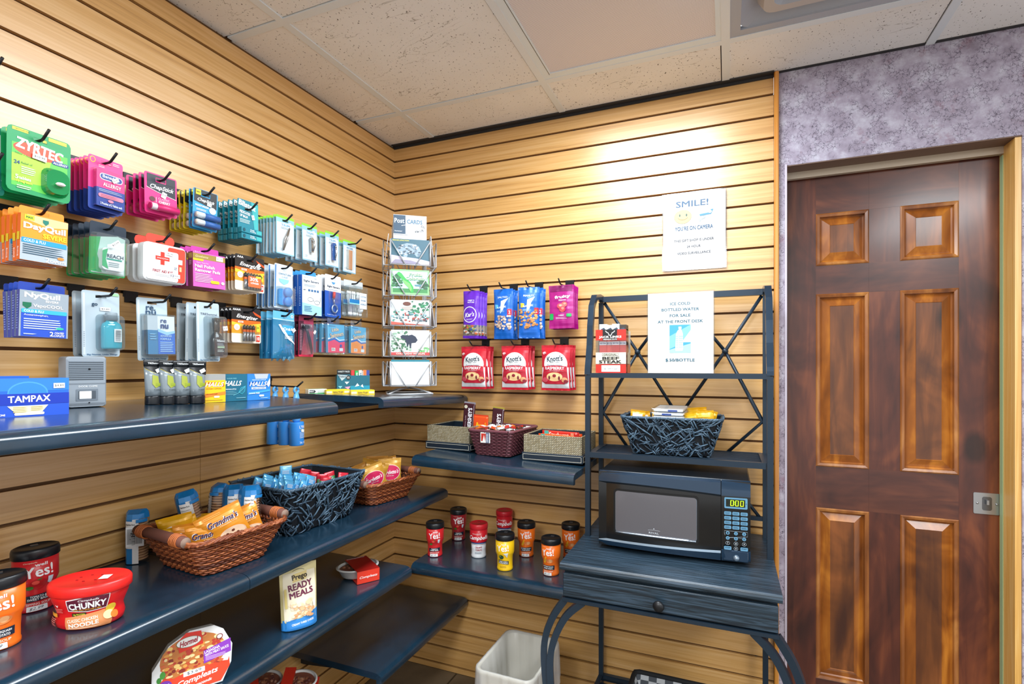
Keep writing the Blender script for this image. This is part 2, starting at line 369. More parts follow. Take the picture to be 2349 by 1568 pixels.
e = tag(empty('ceiling_vent', (VENT[0], VENT[3], CEIL)), 'square grey metal air diffuser set in the ceiling grid', 'vent'); VW, VD = .599, .604
g1 = mat('#a9aeb9', .45); g2 = mat('#b9b4b2', .45)
f = MB()
for a in (.012,): 
    f.box(a, VW - a, a, a + .03, 0, .012, g1); f.box(a, VW - a, VD - a - .03, VD - a, 0, .012, g1); f.box(a, a + .03, a + .03, VD - a - .03, 0, .012, g1); f.box(VW - a - .03, VW - a, a + .03, VD - a - .03, 0, .012, g1)
f.build('vent_frame', e)
f = MB()
def sqring(f, a, bq, z0, z1, m, r=.03):
    f.loft([[(x, y, z0) for x, y in rrect(a, a, VW - a, VD - a, r)], [(x, y, z1) for x, y in rrect(bq, bq, VW - bq, VD - bq, r)]], m, cap=False, smooth=False)
sqring(f, .04, .085, .004, .03, g1, .035); sqring(f, .085, .10, .03, -.004, g2); sqring(f, .10, .125, -.004, -.004, g2); sqring(f, .125, .15, -.004, .028, g1); sqring(f, .15, .165, .028, -.006, g2)
sqring(f, .165, .185, -.006, -.006, g2); sqring(f, .185, .2, -.006, .02, g1)
f.box(.19, VW - .19, .19, VD - .19, .018, .022, g1); f.box(.03, VW - .03, .03, VD - .03, .031, .034, g1)
f.build('louver', e)
# ---------------------------------------------------------------- knotty alder door
def alder(name, cols, knots=True, ax=2):
    m, t, b = nt(name); s = [26, 26, 26]; s[ax] = 2.6
    mp = coords(t, tuple(s)); n = N(t, 'ShaderNodeTexNoise', Scale=1.0, Detail=5, Distortion=1.0); L(t, mp, 0, n, 0)
    s = [7, 7, 7]; s[ax] = 3.2; mp2 = coords(t, tuple(s)); n2 = N(t, 'ShaderNodeTexNoise', Scale=1.0, Detail=3, Distortion=1.6); L(t, mp2, 0, n2, 0)
    mx = N(t, 'ShaderNodeMix', Factor=.62); L(t, n, 0, mx, 2); L(t, n2, 0, mx, 3)
    r = ramp(t, mx, 0, list(zip((.33, .5, .66), cols)))
    vo = N(t, 'ShaderNodeTexVoronoi', Scale=1.0); s = [4.2, 4.2, 4.2]; s[ax] = 2.6; mp3 = coords(t, tuple(s)); L(t, mp3, 0, vo, 0)
    r2 = ramp(t, vo, 0, [(.0, '#1c0d08'), (.10, '#3a1c10'), (.17, '#ffffff')])
    m2 = N(t, 'ShaderNodeMix', _data_type='RGBA', _blend_type='MULTIPLY', Factor=.75 if knots else 0.0); L(t, r, 0, m2, 6); L(t, r2, 0, m2, 7)
    L(t, m2, 2, b, 'Base Color'); b.inputs['Roughness'].default_value = .3; b.inputs['Coat Weight'].default_value = .3; b.inputs['Coat Roughness'].default_value = .15
    return m
AL_V = alder('alder_stile', ('#331614', '#54281c', '#7c4226')); AL_H = alder('alder_rail', ('#341918', '#512a20', '#6e3c28'), True, 0)
AL_F = alder('alder_field', ('#3e1f14', '#623618', '#8c5024')); AL_B = alder('alder_bevel', ('#5a2e12', '#94541c', '#c8802e'), False); AL_M = alder('alder_moulding', ('#5e3216', '#8e5426', '#bc8040'), False)
DY = .1
e = struct(empty('door_1', (1.60, DY, .008)))
DW, DH = .640, 2.028
def dx(px): return px - 1.60
XA0, XA1, XB0, XB1, XR = dx(1.729), dx(1.889), dx(1.978), dx(2.137), DW
zt = lambda z: z - .008
ROWS = [(1.717, 1.902), (1.003, 1.616), (.246, .856)]
b = MB(); yy = (0, .034)
for x0, x1 in ((0, XA0), (XB1, DW)): b.box(x0, x1, 0, .034, 0, DH, AL_V)
b.box(XA1, XB0, 0.0002, .034, 0, DH, AL_V)
zs = [0] + [zt(z) for r in ROWS[::-1] for z in r] + [DH]
for i in range(0, len(zs), 2):
    b.box(XA0, XA1, .0004, .034, zs[i], zs[i + 1], AL_H); b.box(XB0, XB1, .0004, .034, zs[i], zs[i + 1], AL_H)
    b.box(XA1, XB0, -.0003, .01, zs[i], zs[i + 1], AL_H)
b.build('door_leaf', e)
for x0, x1 in ((XA0, XA1), (XB0, XB1)):
    for z0, z1 in ROWS:
        z0, z1 = zt(z0), zt(z1); f = MB()
        def ring(i, y): return [(x0 + i, y, z0 + i), (x1 - i, y, z0 + i), (x1 - i, y, z1 - i), (x0 + i, y, z1 - i)]
        f.loft([ring(0, -.0008), ring(.004, -.0035), ring(.012, -.001), ring(.014, .009)], AL_M, cap=False)
        f.loft([ring(.014, .009), ring(.018, .012), ring(.043, .001), ring(.0445, .0025)], AL_B, cap=False)
        r = ring(.0445, .0025); f.add(r, [(0, 1, 2, 3)], AL_F); f.build('door_panel', e)
h = MB(); st = mat('#a9abae', .28, .85)
hx, hz = dx(2.208), zt(.917)
h.slab(rrect(hx - .034, hz - .034, hx + .034, hz + .034, .004), -.003, .0005, st)
h.slab(rrect(hx - .012, hz - .022, hx + .013, hz + .022, .006), -.0034, -.0028, mat('#6c6e72', .25, .9)); h.lathe([(.0001, -.004), (.007, -.004), (.008, 0)], st, n=16)
h.box(hx - .003, hx + .003, -.012, -.003, hz - .002, hz + .012, st); h.sphere((hx - .024, -.003, hz), .0035, st); h.sphere((hx + .025, -.003, hz), .0035, st)
h.build('door_handle', e)
# ================================================================ shelves on the slat walls
def shelf(name, label, L0, L1, d, zf, wallax, group=None, nose=.036, brackets=True):
    """board with a rolled front edge; zf(a, e) = top height at a along the wall, e out of the wall"""
    e = tag(empty(name, (0, 0, 0)), label, 'shelf', group); b = MB()
    def P(a, o, z): return (o, a, z) if wallax == 'y' else (a, -o, z)
    prof = [(.002, 0), (d - .03, 0)] + [(d - .03 + .030 * math.sin(t * PI / 12), -.016 * (1 - math.cos(t * PI / 12))) for t in range(1, 7)] + [(d, -nose + .006), (d - .002, -nose + .001), (d - .006, -nose), (d - .02, -nose), (d - .02, -.022), (.002, -.022)]
    def RG(pf, sm, cap=False):
        b.loft([[P(a, o, zf(a, o) + z) for o, z in pf] for a in (L0, L1)], SHELF, cap, sm, closed=cap)
    RG(prof[:2], False); RG(prof[1:10], True); RG(prof[9:] + prof[:1], False)
    for a, fl in ((L0, 1), (L1, 0)):
        v = [P(a, o, zf(a, o) + z) for o, z in prof]; b.add(v, [tuple(range(len(v)))[::(-1 if fl else 1)]], SHELF)
    b.build('board', e)
    if brackets:
        n = max(2, int(abs(L1 - L0) / .4) + 1)
        for i in range(n):
            a = L0 + .05 + (abs(L1 - L0) - .1) * i / (n - 1); z = zf(a, 0) - .022; t = .003
            pr = [(0.001, z), (d - .06, z - .001), (d - .06, z - .012), (.02, z - .05), (.001, z - .05)]
            k = MB().loft([[P(a - t, o, zz) for o, zz in pr], [P(a + t, o, zz) for o, zz in pr]], IRON); k.build('bracket', e)
    return e
flat = lambda h: (lambda a, o: h)
zA = lambda a, o: 1.273 - .047 * o
zS2 = lambda a, o: 1.262 - .015 * o - .037 * (a + .6)
ZB, ZC, ZD, ZF = .862, .638, .35, .635
zE = lambda a, o: 1.03 - .033 * (a - .37)
shelf('wall_shelf', 'dark shelf with rolled front edge holding the blue box, door chime and lozenges', -2.6, -.824, .385, zA, 'y')
shelf('wall_shelf', 'short dark corner shelf under the postcard rack and chewing gum', -.607, -.004, .385, zS2, 'y')
shelf('wall_shelf', 'long dark shelf holding the wicker baskets, its near section with soup cups', -2.6, -1.128, .385, flat(ZB), 'y')
shelf('wall_shelf', 'dark shelf section beyond the seam carrying the black twine basket', -1.1265, -.178, .385, flat(ZB), 'y')
shelf('wall_shelf', 'dark shelf under the baskets with the cream meal pouch standing on it', -2.6, -.440, .385, flat(ZC), 'y')
shelf('wall_shelf', 'lowest empty dark shelf near the corner above the floor', -.625, -.012, .39, flat(ZD), 'y')
shelf('wall_shelf', 'dark low shelf holding the red boxed meal trays', -2.2, -.70, .33, flat(.262), 'y')
shelf('wall_shelf', 'dark shelf on the rear wall carrying three candy boxes', .365, .978, .41, zE, 'x')
shelf('wall_shelf', 'dark shelf on the rear wall with eight soup cups standing on it', .362, .972, .41, flat(ZF), 'x')
# ================================================================ baker's rack
XL, XR2, YB, YF, ZT = .992, 1.556, -.07, -.275, .775
e = tag(empty('bakers_rack', (1.27, -.3, 0)), 'black iron rack with lattice back, drawer table and curved legs', 'rack'); e_off = (-1.27, .3, 0)
def RB(): m = MB(); m.T = Matrix.Translation(e_off); return m
r_ = .0085
for x in (XL, XR2):
    b = RB(); b.tube([(x, YB, .02), (x, YB, 1.60)], r_, IRON, square=True); b.build('rear_upright', e)
    b = RB(); b.tube([(x, YF, ZT), (x, YF, 1.328)], r_, IRON, square=True); b.build('front_upright', e)
    s = -1 if x == XL else 1
    pts = [(x, YF, 1.33)]
    for i in range(1, 9):
        t = i / 8; pts.append((x, YF + (.045) * (1 - math.cos(t * PI / 2)) if t < .5 else YF + .012 + .03 * (t - .5), 1.33 + .10 * t))
    pts += [(x, YF + .036, 1.50), (x, YF + .055, 1.57), (x, YF + .095, 1.608), (x, YF + .15, 1.616), (x, YB, 1.616)]
    b = RB(); b.tube(pts, [.010] * len(pts), mat('#26384a', .25, .5), square=True); b.build('curved_arm', e)
b = RB(); b.tube([(XL - .006, YB, 1.612), (XR2 + .006, YB, 1.612)], .0105, IRON, square=True); b.build('top_rail', e)
for nm, z in (('rail', 1.328),):
    b = RB(); b.tube([(XL, YF, z), (XR2, YF, z)], .008, IRON, square=True); b.tube([(XL, YB, z), (XR2, YB, z)], .006, IRON, square=True)
    b.tube([(XL, YF, z), (XL, YB, z)], .006, IRON, square=True); b.tube([(XR2, YF, z), (XR2, YB, z)], .006, IRON, square=True)
    for i in range(9): b.tube([(XL, YF + .022 * (i + .7), z), (XR2, YF + .022 * (i + .7), z)], .003, IRON)
    b.build('upper_shelf', e)
b = RB(); z = 1.056
b.tube([(XL + .003, YF, z), (XR2 - .012, YF, z)], .009, IRON, square=True); b.tube([(XL + .003, YB + .004, z), (XR2 - .012, YB + .004, z)], .007, IRON, square=True)
b.box(XL, XL + .022, YF, YB, z - .004, z + .008, IRON); b.box(XR2 - .022, XR2, YF, YB, z - .004, z + .008, IRON)
for i in range(11): b.tube([(XL + .012, YF + .0165 * (i + .9), z + .004), (XR2 - .012, YF + .0165 * (i + .9), z + .004)], .0035, IRON)
b.build('slatted_shelf', e)
b = RB(); yb = YB + .004; W3 = (XR2 - XL)
def lat(pts): b.tube([(XL + u * W3, yb, z) for u, z in pts], .0058, IRON, 8)
lat([(.02, 1.60), (.24, 1.412), (.5, 1.175)]); lat([(.98, 1.60), (.775, 1.412), (.5, 1.175)])
lat([(.24, 1.412), (.5, 1.61)]); lat([(.775, 1.412), (.5, 1.61)]); lat([(.24, 1.412), (.01, 1.185), (.17, 1.06)]); lat([(.775, 1.412), (.985, 1.170), (.79, 1.06)])
b.sphere((XL + .24 * W3, yb, 1.412), .011, IRON); b.sphere((XL + .775 * W3, yb, 1.412), .011, IRON); b.build('lattice', e)
b = RB(); b.tube([(XL, YB, .84), (XR2, YB, .84)], .007, IRON, square=True); b.tube([(XR2 - .10, YB, .95), (XR2 - .015, YB, .84)], .006, IRON); b.tube([(XL + .10, YB, .95), (XL + .015, YB, .84)], .006, IRON); b.build('lower_rail', e)
b = RB(); tx0, tx1, ty0, ty1 = .975, 1.566, -.552, -.035
pf = [(ty1, 0), (ty0 + .008, 0), (ty0 + .002, -.004), (ty0, -.011), (ty0 + .002, -.018), (ty0 + .008, -.022), (ty1, -.022)]
b.loft([[(tx0, y, ZT + z) for y, z in pf], [(tx0 + .003, y, ZT + z) for y, z in pf], [(tx1, y, ZT + z) for y, z in pf]], BLACK_OAK); b.build('table_top', e)
b = RB(); b.box(.985, 1.556, -.53, -.06, .672, ZT - .024, BLACK_OAK); b.build('apron', e)
dr = RB(); dr.box(.984, 1.557, -.546, -.53, .676, ZT - .030, BLACK_OAK, .002); dro = dr.build('drawer', e)
kb = RB(); kb.lathe([(.0055, 0), (.006, .012), (.013, .018), (.0155, .024), (.013, .030), (.004, .032)], BLK, n=18)
for i, v in enumerate(kb.v):
    x, y, z = v; x += 1.27; y -= .3; kb.v[i] = (x + 1.262 - 1.27, -.546 - z + .3, y + .704)
kb.build('knob', dro)
def leg(pts, nm='leg'):
    P = [Vector(p) for p in pts]; out = []
    for i in range(len(P) - 1):
        p0, p1, p2, p3 = P[max(0, i - 1)], P[i], P[i + 1], P[min(len(P) - 1, i + 2)]
        for k in range(6):
            t = k / 6; out.append(.5 * ((2 * p1) + (p2 - p0) * t + (2 * p0 - 5 * p1 + 4 * p2 - p3) * t * t + (3 * p1 - p0 - 3 * p2 + p3) * t ** 3))
    out.append(P[-1]); b = RB(); b.tube(out, .0095, IRON, square=True); b.build(nm, e)
b = RB(); b.box(.983, 1.558, -.548, -.06, .662, .672, IRON); b.build('under_frame', e)
for s, x0 in ((1, .988), (-1, 1.553)):
    X = lambda v: x0 - s * v
    leg([(X(0), -.535, .665), (X(.04), -.545, .60), (X(.06), -.555, .52), (X(.045), -.575, .40), (X(.02), -.59, .30), (X(-.02), -.58, .12), (X(0), -.60, .003)])
    leg([(X(-.055), -.535, .665), (X(0), -.545, .61), (X(.035), -.56, .52), (X(.032), -.575, .42), (X(.012), -.585, .30), (X(-.028), -.575, .12), (X(-.008), -.595, .003)])
b = RB(); z = .18
b.tube([(XL, YB, z), (XR2, YB, z)], .008, IRON, square=True); b.tube([(XL - .01, -.58, z), (XR2 + .01, -.58, z)], .008, IRON, square=True)
b.tube([(XL, YB, z), (XL - .01, -.58, z)], .008, IRON, square=True); b.tube([(XR2, YB, z), (XR2 + .01, -.58, z)], .008, IRON, square=True)
for i in range(20): b.tube([(XL - .004, YB - .025 * (i + 1), z), (XR2 + .004, YB - .025 * (i + 1), z)], .003, IRON)
b.build('bottom_shelf', e)
# ================================================================ microwave
e = tag(empty('microwave', (1.276, -.235, ZT + .001)), 'black countertop microwave oven with green lit clock on the rack table', 'microwave')
GB = mat('#04080d', .12, 0, .5, .3); GS = mat('#16334c', .14, .4, .6, .6)
W, D, Hh = .222, .135, .236; z0 = .012
b = MB(); b.box(-W, W, -D, D, z0, z0 + Hh, mat('#0e141a', .28, .2), .004); b.build('body', e)
for sx in (-1, 1):
    for sy in (-1, 1): MB().lathe([(.012, 0), (.012, .013)], BLK, (sx * .18, sy * .10, 0), 12).build('rubber_foot', e)
def fr(u): return -D - .012 - .012 * (1 - (u / W) ** 2)
xs = lambda a, bq, n=14: [a + (bq - a) * i / n for i in range(n + 1)]
def strip(b, a, c, rows, m):   # rows: (z, recess)
    X = xs(a, c); vs = [(x, fr(x) + rc, z) for z, rc in rows for x in X]; n = len(X)
    b.add(vs, [(k * n + i, k * n + i + 1, (k + 1) * n + i + 1, (k + 1) * n + i) for k in range(len(rows) - 1) for i in range(n - 1)], m, True)
def arc(x, A): return A * (1 - (x / W) ** 2)
XS = .143
dd = MB(); X = xs(-W, XS - .001, 20); n = len(X)
lv = [lambda x: z0 + .001, lambda x: z0 + .016 + .006 * (1 + x / W) - arc(x, .004), lambda x: z0 + .022 + .006 * (1 + x / W) - arc(x, .004), lambda x: z0 + Hh - .046 + arc(x, .006) - .008 * (x / W), lambda x: z0 + Hh - .040 + arc(x, .006) - .008 * (x / W), lambda x: z0 + Hh - .006, lambda x: z0 + Hh + .001]
rec = [.004, 0, .0035, .0035, 0, .002, .012]; ms = [GS, mat('#8fa3b5', .2, .6), GB, mat('#0b1016', .15), GS, GS]
for k in range(6):
    vs = [(x, fr(x) + rec[k], lv[k](x)) for x in X] + [(x, fr(x) + rec[k + 1], lv[k + 1](x)) for x in X]
    dd.add(vs, [(i, i + 1, n + i + 1, n + i) for i in range(n - 1)], ms[k], True)
dd.box(-W, XS - .001, -D - .011, -D + .001, z0 + .002, z0 + Hh - .001, GB); door = dd.build('oven_door', e)
fy = lambda x, z, o: (x, fr(x) + .0035 - o, z)
wd = MB(); zc0, zc1 = z0 + .050, z0 + .178
wd.prints([('q', -174, (z0 + .040) * 1000, 82, (z0 + .184) * 1000, 12, '#05080c'), ('q', -168, (zc0 - .002) * 1000, 76, zc1 * 1000, 9, mat('#8495a8', .15, .7)), ('q', -167, zc0 * 1000, 75, zc1 * 1000, 8, mat('#5b5a60', .22, .1, .6, .6))], fn=fy, lay=.0004)
wd.tube([(x, fr(x) - .001, zc0 - .001) for x in xs(-.166, .074, 10)], .0026, mat('#b9c6d4', .15, .8), 6)
wd.prints([('t', 'RIVAL', -48, (z0 + .060) * 1000, 30, 6, mat('#c9d0d8', .3), ''), ('l', [(-66 + 6 * i, (z0 + .064) * 1000 + 5 - .16 * (i - 3) ** 2) for i in range(7)], .7, mat('#c9d0d8', .3)), ('e', -48, (z0 + .073) * 1000, 1.6, 1.6, mat('#c9d0d8', .3))], fn=lambda x, z, o: (x, fr(x) - .0006 - o, z), lay=.0003)
wd.build('window', door)
cp = MB(); strip(cp, XS + .001, W, [(z0 + .001, .004), (z0 + .012, 0), (z0 + .036, .0005)], GS); strip(cp, XS + .001, W, [(z0 + .036, .0022), (z0 + Hh - .044, .0022)], GB); strip(cp, XS + .001, W, [(z0 + Hh - .044, 0), (z0 + Hh - .006, .002), (z0 + Hh + .001, .012)], GS)
cp.box(XS + .001, W, -D - .010, -D + .001, z0 + .002, z0 + Hh - .001, GB)
BL = '#5f93b4'; c0 = XS * 1000 + 40; Z = lambda v: (z0 + v) * 1000
ops = [('q', c0 - 31, Z(.156), c0 + 31, Z(.188), 3, BL), ('r', c0 - 27, Z(.161), c0 + 25, Z(.183), '#05140a')]
gl = mat('#a6e818', .4, emit=1.6)
for dxx in (-10.5, 2.5, 16): ops += [('l', [(c0 + dxx - 3.6, Z(.1645)), (c0 + dxx + 3.6, Z(.1645)), (c0 + dxx + 4.2, Z(.1795)), (c0 + dxx - 3.0, Z(.1795)), (c0 + dxx - 3.6, Z(.1645))], 1.9, gl)]
ops += [('r', c0 - 4.6, Z(.169), c0 - 3.2, Z(.1705), gl), ('r', c0 - 4.4, Z(.1745), c0 - 3.0, Z(.176), gl), ('l', [(c0 - 24, Z(.165)), (c0 - 17, Z(.165)), (c0 - 16.4, Z(.179)), (c0 - 23.4, Z(.179))], .9, '#2c4436'), ('e', c0 + 28, Z(.172), 1.2, 1, '#1a2a36')]
for r in range(4):
    for c in range(3):
        cx = c0 - 22 + 22 * c; cz = Z(.142 - .0135 * r); ops += [('q', cx - 9.5, cz - 5, cx + 9.5, cz + 5, 2.5, BL), ('m', cx - 7, cx + 7, cz + 1.5, 2, 3.2, '#264a63')]
ops += [('l', [(c0 - 29, Z(.078)), (c0 - 31, Z(.084)), (c0 - 31, Z(.091)), (c0 + 31, Z(.091)), (c0 + 31, Z(.078)), (c0 - 22, Z(.072)), (c0 + 22, Z(.072))], .7, '#a9b9c6')]
for i, s in enumerate('1234567890'):
    r, c = (i // 3, i % 3) if i < 9 else (3, 1); cx = c0 - 22 + 22 * c; cz = Z(.085 - .0145 * r)
    if i < 6: ops += [('e', cx, cz, 5.2, 5.2, BL), ('t', s, cx, cz, 3, 5, '#0c1c2a', 'b')]
    else: ops += [('o', cx, cz, 5.6, 5.6, .7, '#a9b9c6'), ('t', s, cx, cz, 3, 5, '#c8d2da', 'b')]
ops += [('q', c0 - 32, Z(.0415) - 5, c0 - 12, Z(.0415) + 5.5, 2.5, BL), ('q', c0 + 12, Z(.0415) - 5, c0 + 32, Z(.0415) + 5.5, 2.5, BL), ('t', 'STOP', c0 - 22, Z(.043), 13, 3.4, '#14324a', 'b'), ('t', 'START', c0 + 22, Z(.043), 14, 3.4, '#14324a', 'b')]
cp.prints(ops, fn=lambda x, z, o: (x, fr(x) + .0022 - o, z), lay=.00016)
cpo = cp.build('control_panel', e)
bt = MB(); bt.box(XS + .006, W - .006, fr(.18) - .002, fr(.18) + .006, z0 + .004, z0 + .034, GS, .0015); bt.sphere((XS + .041, fr(.18) - .003, z0 + .014), .009, mat('#8da0b2', .15, .7)); bt.build('door_button', cpo)
# ================================================================ paper signs
def sign_sheet(name, label, loc, rz, w, h, ops, tiltx=0, sleeve=True):
    e = tag(empty(name, loc, rz), label, 'sign'); e.rotation_euler = (tiltx, 0, rz)
    b = MB(); b.box(-w / 2 - .004, w / 2 + .004, 0, .0012, -.004, h + .004, clear('clear_sleeve', '#eef2f6', .06)); b.build('plastic_sleeve', e)
    b = MB(); b.box(-w / 2, w / 2, -.0008, -.0001, 0, h, mat('#dfe0e0', .5)); b.prints(ops, -.0008); b.build('printed_page', e)
    return e
TB = '#1f5a70'
sign_sheet('water_sign', 'white page offering ice cold bottled water, propped on the rack', (1.294, -.262, 1.337), 0, .203, .262,
 [('t', 'ICE COLD', 0, 226, 62, 9, TB, 'b'), ('t', 'BOTTLED WATER', 0, 207, 116, 9, TB, 'b'), ('t', 'FOR SALE', 0, 187.5, 64, 9, TB, 'b'), ('t', 'AT THE FRONT DESK', 0, 168, 140, 9, TB, 'b'),
  ('r', -33, 66, 33, 157, '#3f9dc0'), ('p', [(-33, 120), (33, 157), (33, 110), (-33, 78)], '#7cc0d8'), ('p', [(-33, 66), (33, 66), (33, 96), (-33, 76)], '#9fd2e2'), ('p', [(5, 100), (33, 140), (33, 100)], '#c9e6ee'),
  ('p', [(-14, 72), (8, 72), (10, 80), (9, 128), (6, 138), (4, 141), (4, 150), (-4, 150), (-4, 141), (-8, 138), (-13, 126), (-15, 80)], '#c8e4ec'), ('r', -4.5, 144, 4.5, 151, '#eef6f8')] +
 [('r', -13, 84 + 7 * i, 9, 85.2 + 7 * i, '#8fb9c6') for i in range(6)] + [('r', -6, 82, -4, 130, '#f4fafb')] +
 [('t', '$.50/BOTTLE', 0, 42, 90, 11, TB, 'b')], .0)
NV = '#1d4c70'
sign_sheet('camera_sign', 'white notice with smiley face and camera drawing, hung high on the rear wall', (1.322, -.010, 1.719), 0, .217, .280,
 [('t', 'SMILE!', -6, 240, 112, 22, NV, 'b'), ('l', [(-60, 232), (52, 250)], .01, '#f1f1f0'), ('e', -38, 193, 31, 26, '#4a5258'), ('e', -38, 193, 30, 25, '#cfae78'), ('e', -49, 199, 3, 5, '#3c5b52'), ('e', -25, 199, 3, 5, '#3c5b52'),
  ('l', [(-38 + 18 * math.sin(math.radians(a)), 194 - 12 * math.cos(math.radians(a))) for a in range(-70, 71, 14)], 1.4, '#7a5c30'),
  ('p', [(12, 206), (60, 214), (66, 202), (58, 196), (20, 192)], '#b4bcc2'), ('p', [(20, 197), (52, 200), (60, 212), (68, 212), (60, 194), (22, 190)], '#3f7f9c'), ('e', 56, 203, 6, 5, '#e8eef0'), ('p', [(30, 190), (42, 191), (40, 182), (26, 176), (20, 166), (16, 178), (30, 184)], '#98a2aa'),
  ('t', "YOU'RE ON CAMERA", 0, 150, 132, 15, NV, 'b'), ('l', [(70, 240), (71, 150), (66, 141), (-66, 134)], .8, '#d4d4d6'),
  ('t', 'THIS GIFT SHOP IS UNDER', 0, 105, 138, 9, '#4c4e58', 'b'), ('t', '24 HOUR', 0, 82, 48, 9, '#4c4e58', 'b'), ('t', 'VIDEO SURVEILLANCE', 0, 58, 116, 9, '#4c4e58', 'b')])
# ================================================================ goods hanging on pegs
HX, HZ = .0115, .0035      # half size of the hang hole
def hwf(w, top, bot, r, z):
    d = max(0, z - (top - r), (bot + r) - z); d = min(d, r)
    return w / 2 - r + math.sqrt(max(0, r * r - d * d))
def plate(b, w, top, bot, t, bands, r=.004, ox=0):
    """hang card, millimetres; hole round the origin; bands [(z_hi, z_lo, colour)]; front face y = 0, back at y = t"""
    w *= .001; top *= .001; bot *= .001; r *= .001 if r > .5 else 1; t *= .001
    for zh, zl, m in bands:
        zh *= .001; zl *= .001; zs = {zh, zl}
        for q in (top - r, bot + r, top - r * .3, bot + r * .3, top - r * .04, bot + r * .04):
            if zl < q < zh: zs.add(q)
        zs = sorted(zs)
        for s in (-1, 1):
            out = [(s * hwf(w, top, bot, r, z) + ox * .001, z) for z in zs] + [(s * HX, zs[-1]), (s * HX, zs[0])]
            b.slab(out if s > 0 else out[::-1], 0, t, m)
        if zh > HZ:
            lo = max(HZ, zl)
            if zh > lo: b.slab([(-HX, lo), (HX, lo), (HX, zh), (-HX, zh)], 0, t, m)
        if zl < -HZ:
            hi = min(-HZ, zh)
            if hi > zl: b.slab([(-HX, zl), (HX, zl), (HX, hi), (-HX, hi)], 0, t, m)
    return b
def blister(b, x0, z0, x1, z1, dp, m, r=6, tp=2.5):
    k = .001; A = rrect(x0 * k, z0 * k, x1 * k, z1 * k, r * k); B = rrect((x0 + tp) * k, (z0 + tp) * k, (x1 - tp) * k, (z1 - tp) * k, r * k)
    b.loft([[(x, -.0004, z) for x, z in A], [(x, -dp * k * .8, z) for x, z in A] if tp < 2 else [(x, -dp * k * .55, z) for x, z in [((a[0] + c[0]) / 2, (a[1] + c[1]) / 2) for a, c in zip(A, B)]], [(x, -dp * k, z) for x, z in B]], m, True, False)
    return b
CL = clear('clear_blister', '#f8fbfc', .05); CLB = clear('frosted_blister', '#eef4f6', .06, .1, .05)
def price(b, x, z, rot=-8, y=-.0012, w=17, h=9, txt='$4.89'):
    a = math.radians(rot); c, s = math.cos(a), math.sin(a)
    q = lambda u, v: (x + u * c - v * s, z + u * s + v * c)
    b.prints([('p', [q(-w / 2, -h / 2), q(w / 2, -h / 2), q(w / 2, h / 2), q(-w / 2, h / 2)], '#f2f2f0'), ('t', txt, x, z, w * .75, h * .42, '#55555c', '', rot)], y)
    return b
def sticker(e, x, z, rot, y, txt, w=17, h=9):
    price(MB(), x, z, rot, y, w, h, txt).build('price_sticker', e)
def cardthing(name, loc=(0, 0, 0)): return empty(name, loc)
# ---- product builders; each returns a root with its parts
def p_zyrtec():
    e = empty('pill_pack'); b = MB(); GR = '#0e9a58'
    plate(b, 108, 14, -116, .8, [(14, -116, GR)], 9); 
    b.prints([('p', [(-46, -18), (48, -18), (48, -60), (10, -108), (-46, -104)], '#5cc84a'), ('p', [(-46, -40), (20, -34), (8, -92), (-46, -96)], '#a6d83a'), ('e', -4, -26, 40, 15, '#f0512e'), ('p', [(-46, 12), (-20, 12), (-20, 6), (-46, 6)], '#f4e23c'), ('r', 14, 5, 46, 12, '#f4e23c'),
      ('t', 'ZYRTEC', 0, -20, 78, 20, '#ffffff', 'B', -6), ('t', 'Original Prescription Strength', -30, 9, 24, 4, '#2b5a30'), ('q', 20, -41, 50, -33, 4, '#1c4a8a'), ('t', 'ALLERGY', 35, -37, 25, 4.4, '#ffffff', 'b'), ('t', 'Indoor + Outdoor Allergies', -16, -41, 50, 4.5, '#1c5a3a', '', -5),
      ('t', '24', -38, -57, 9, 7, '#14388a', 'b'), ('t', 'Relief of', -22, -56, 18, 4, '#14603a'), ('m', -31, -6, -64, 4, 4, '#f0fae8'), ('t', '5', -38, -86, 5, 8, '#ffffff', 'b'), ('t', 'tablets', -25, -87, 19, 6, '#ffffff', 'b'), ('t', '10 mg each', -26, -95, 26, 5, '#e8ee4a', 'b'), ('m', -38, -12, -103, 2, 4, '#d8f4d0')])
    b.build('card', e); b = MB(); G2 = clear('green_blister', '#29c476', .08, .08, .4)
    blister(b, 2, -108, 50, -50, 13, G2, 16, 4); b.build('blister', e)
    MB().lathe([(.0001, 0), (.006, .001), (.009, .004), (.006, .007), (.0001, .008)], '#f4f4f2', (.027, -.019, -.088), 14, 1, .8).build('pill', e); sticker(e, -2, -36, -4, -.003, '$10.99', 24, 11)
    return e
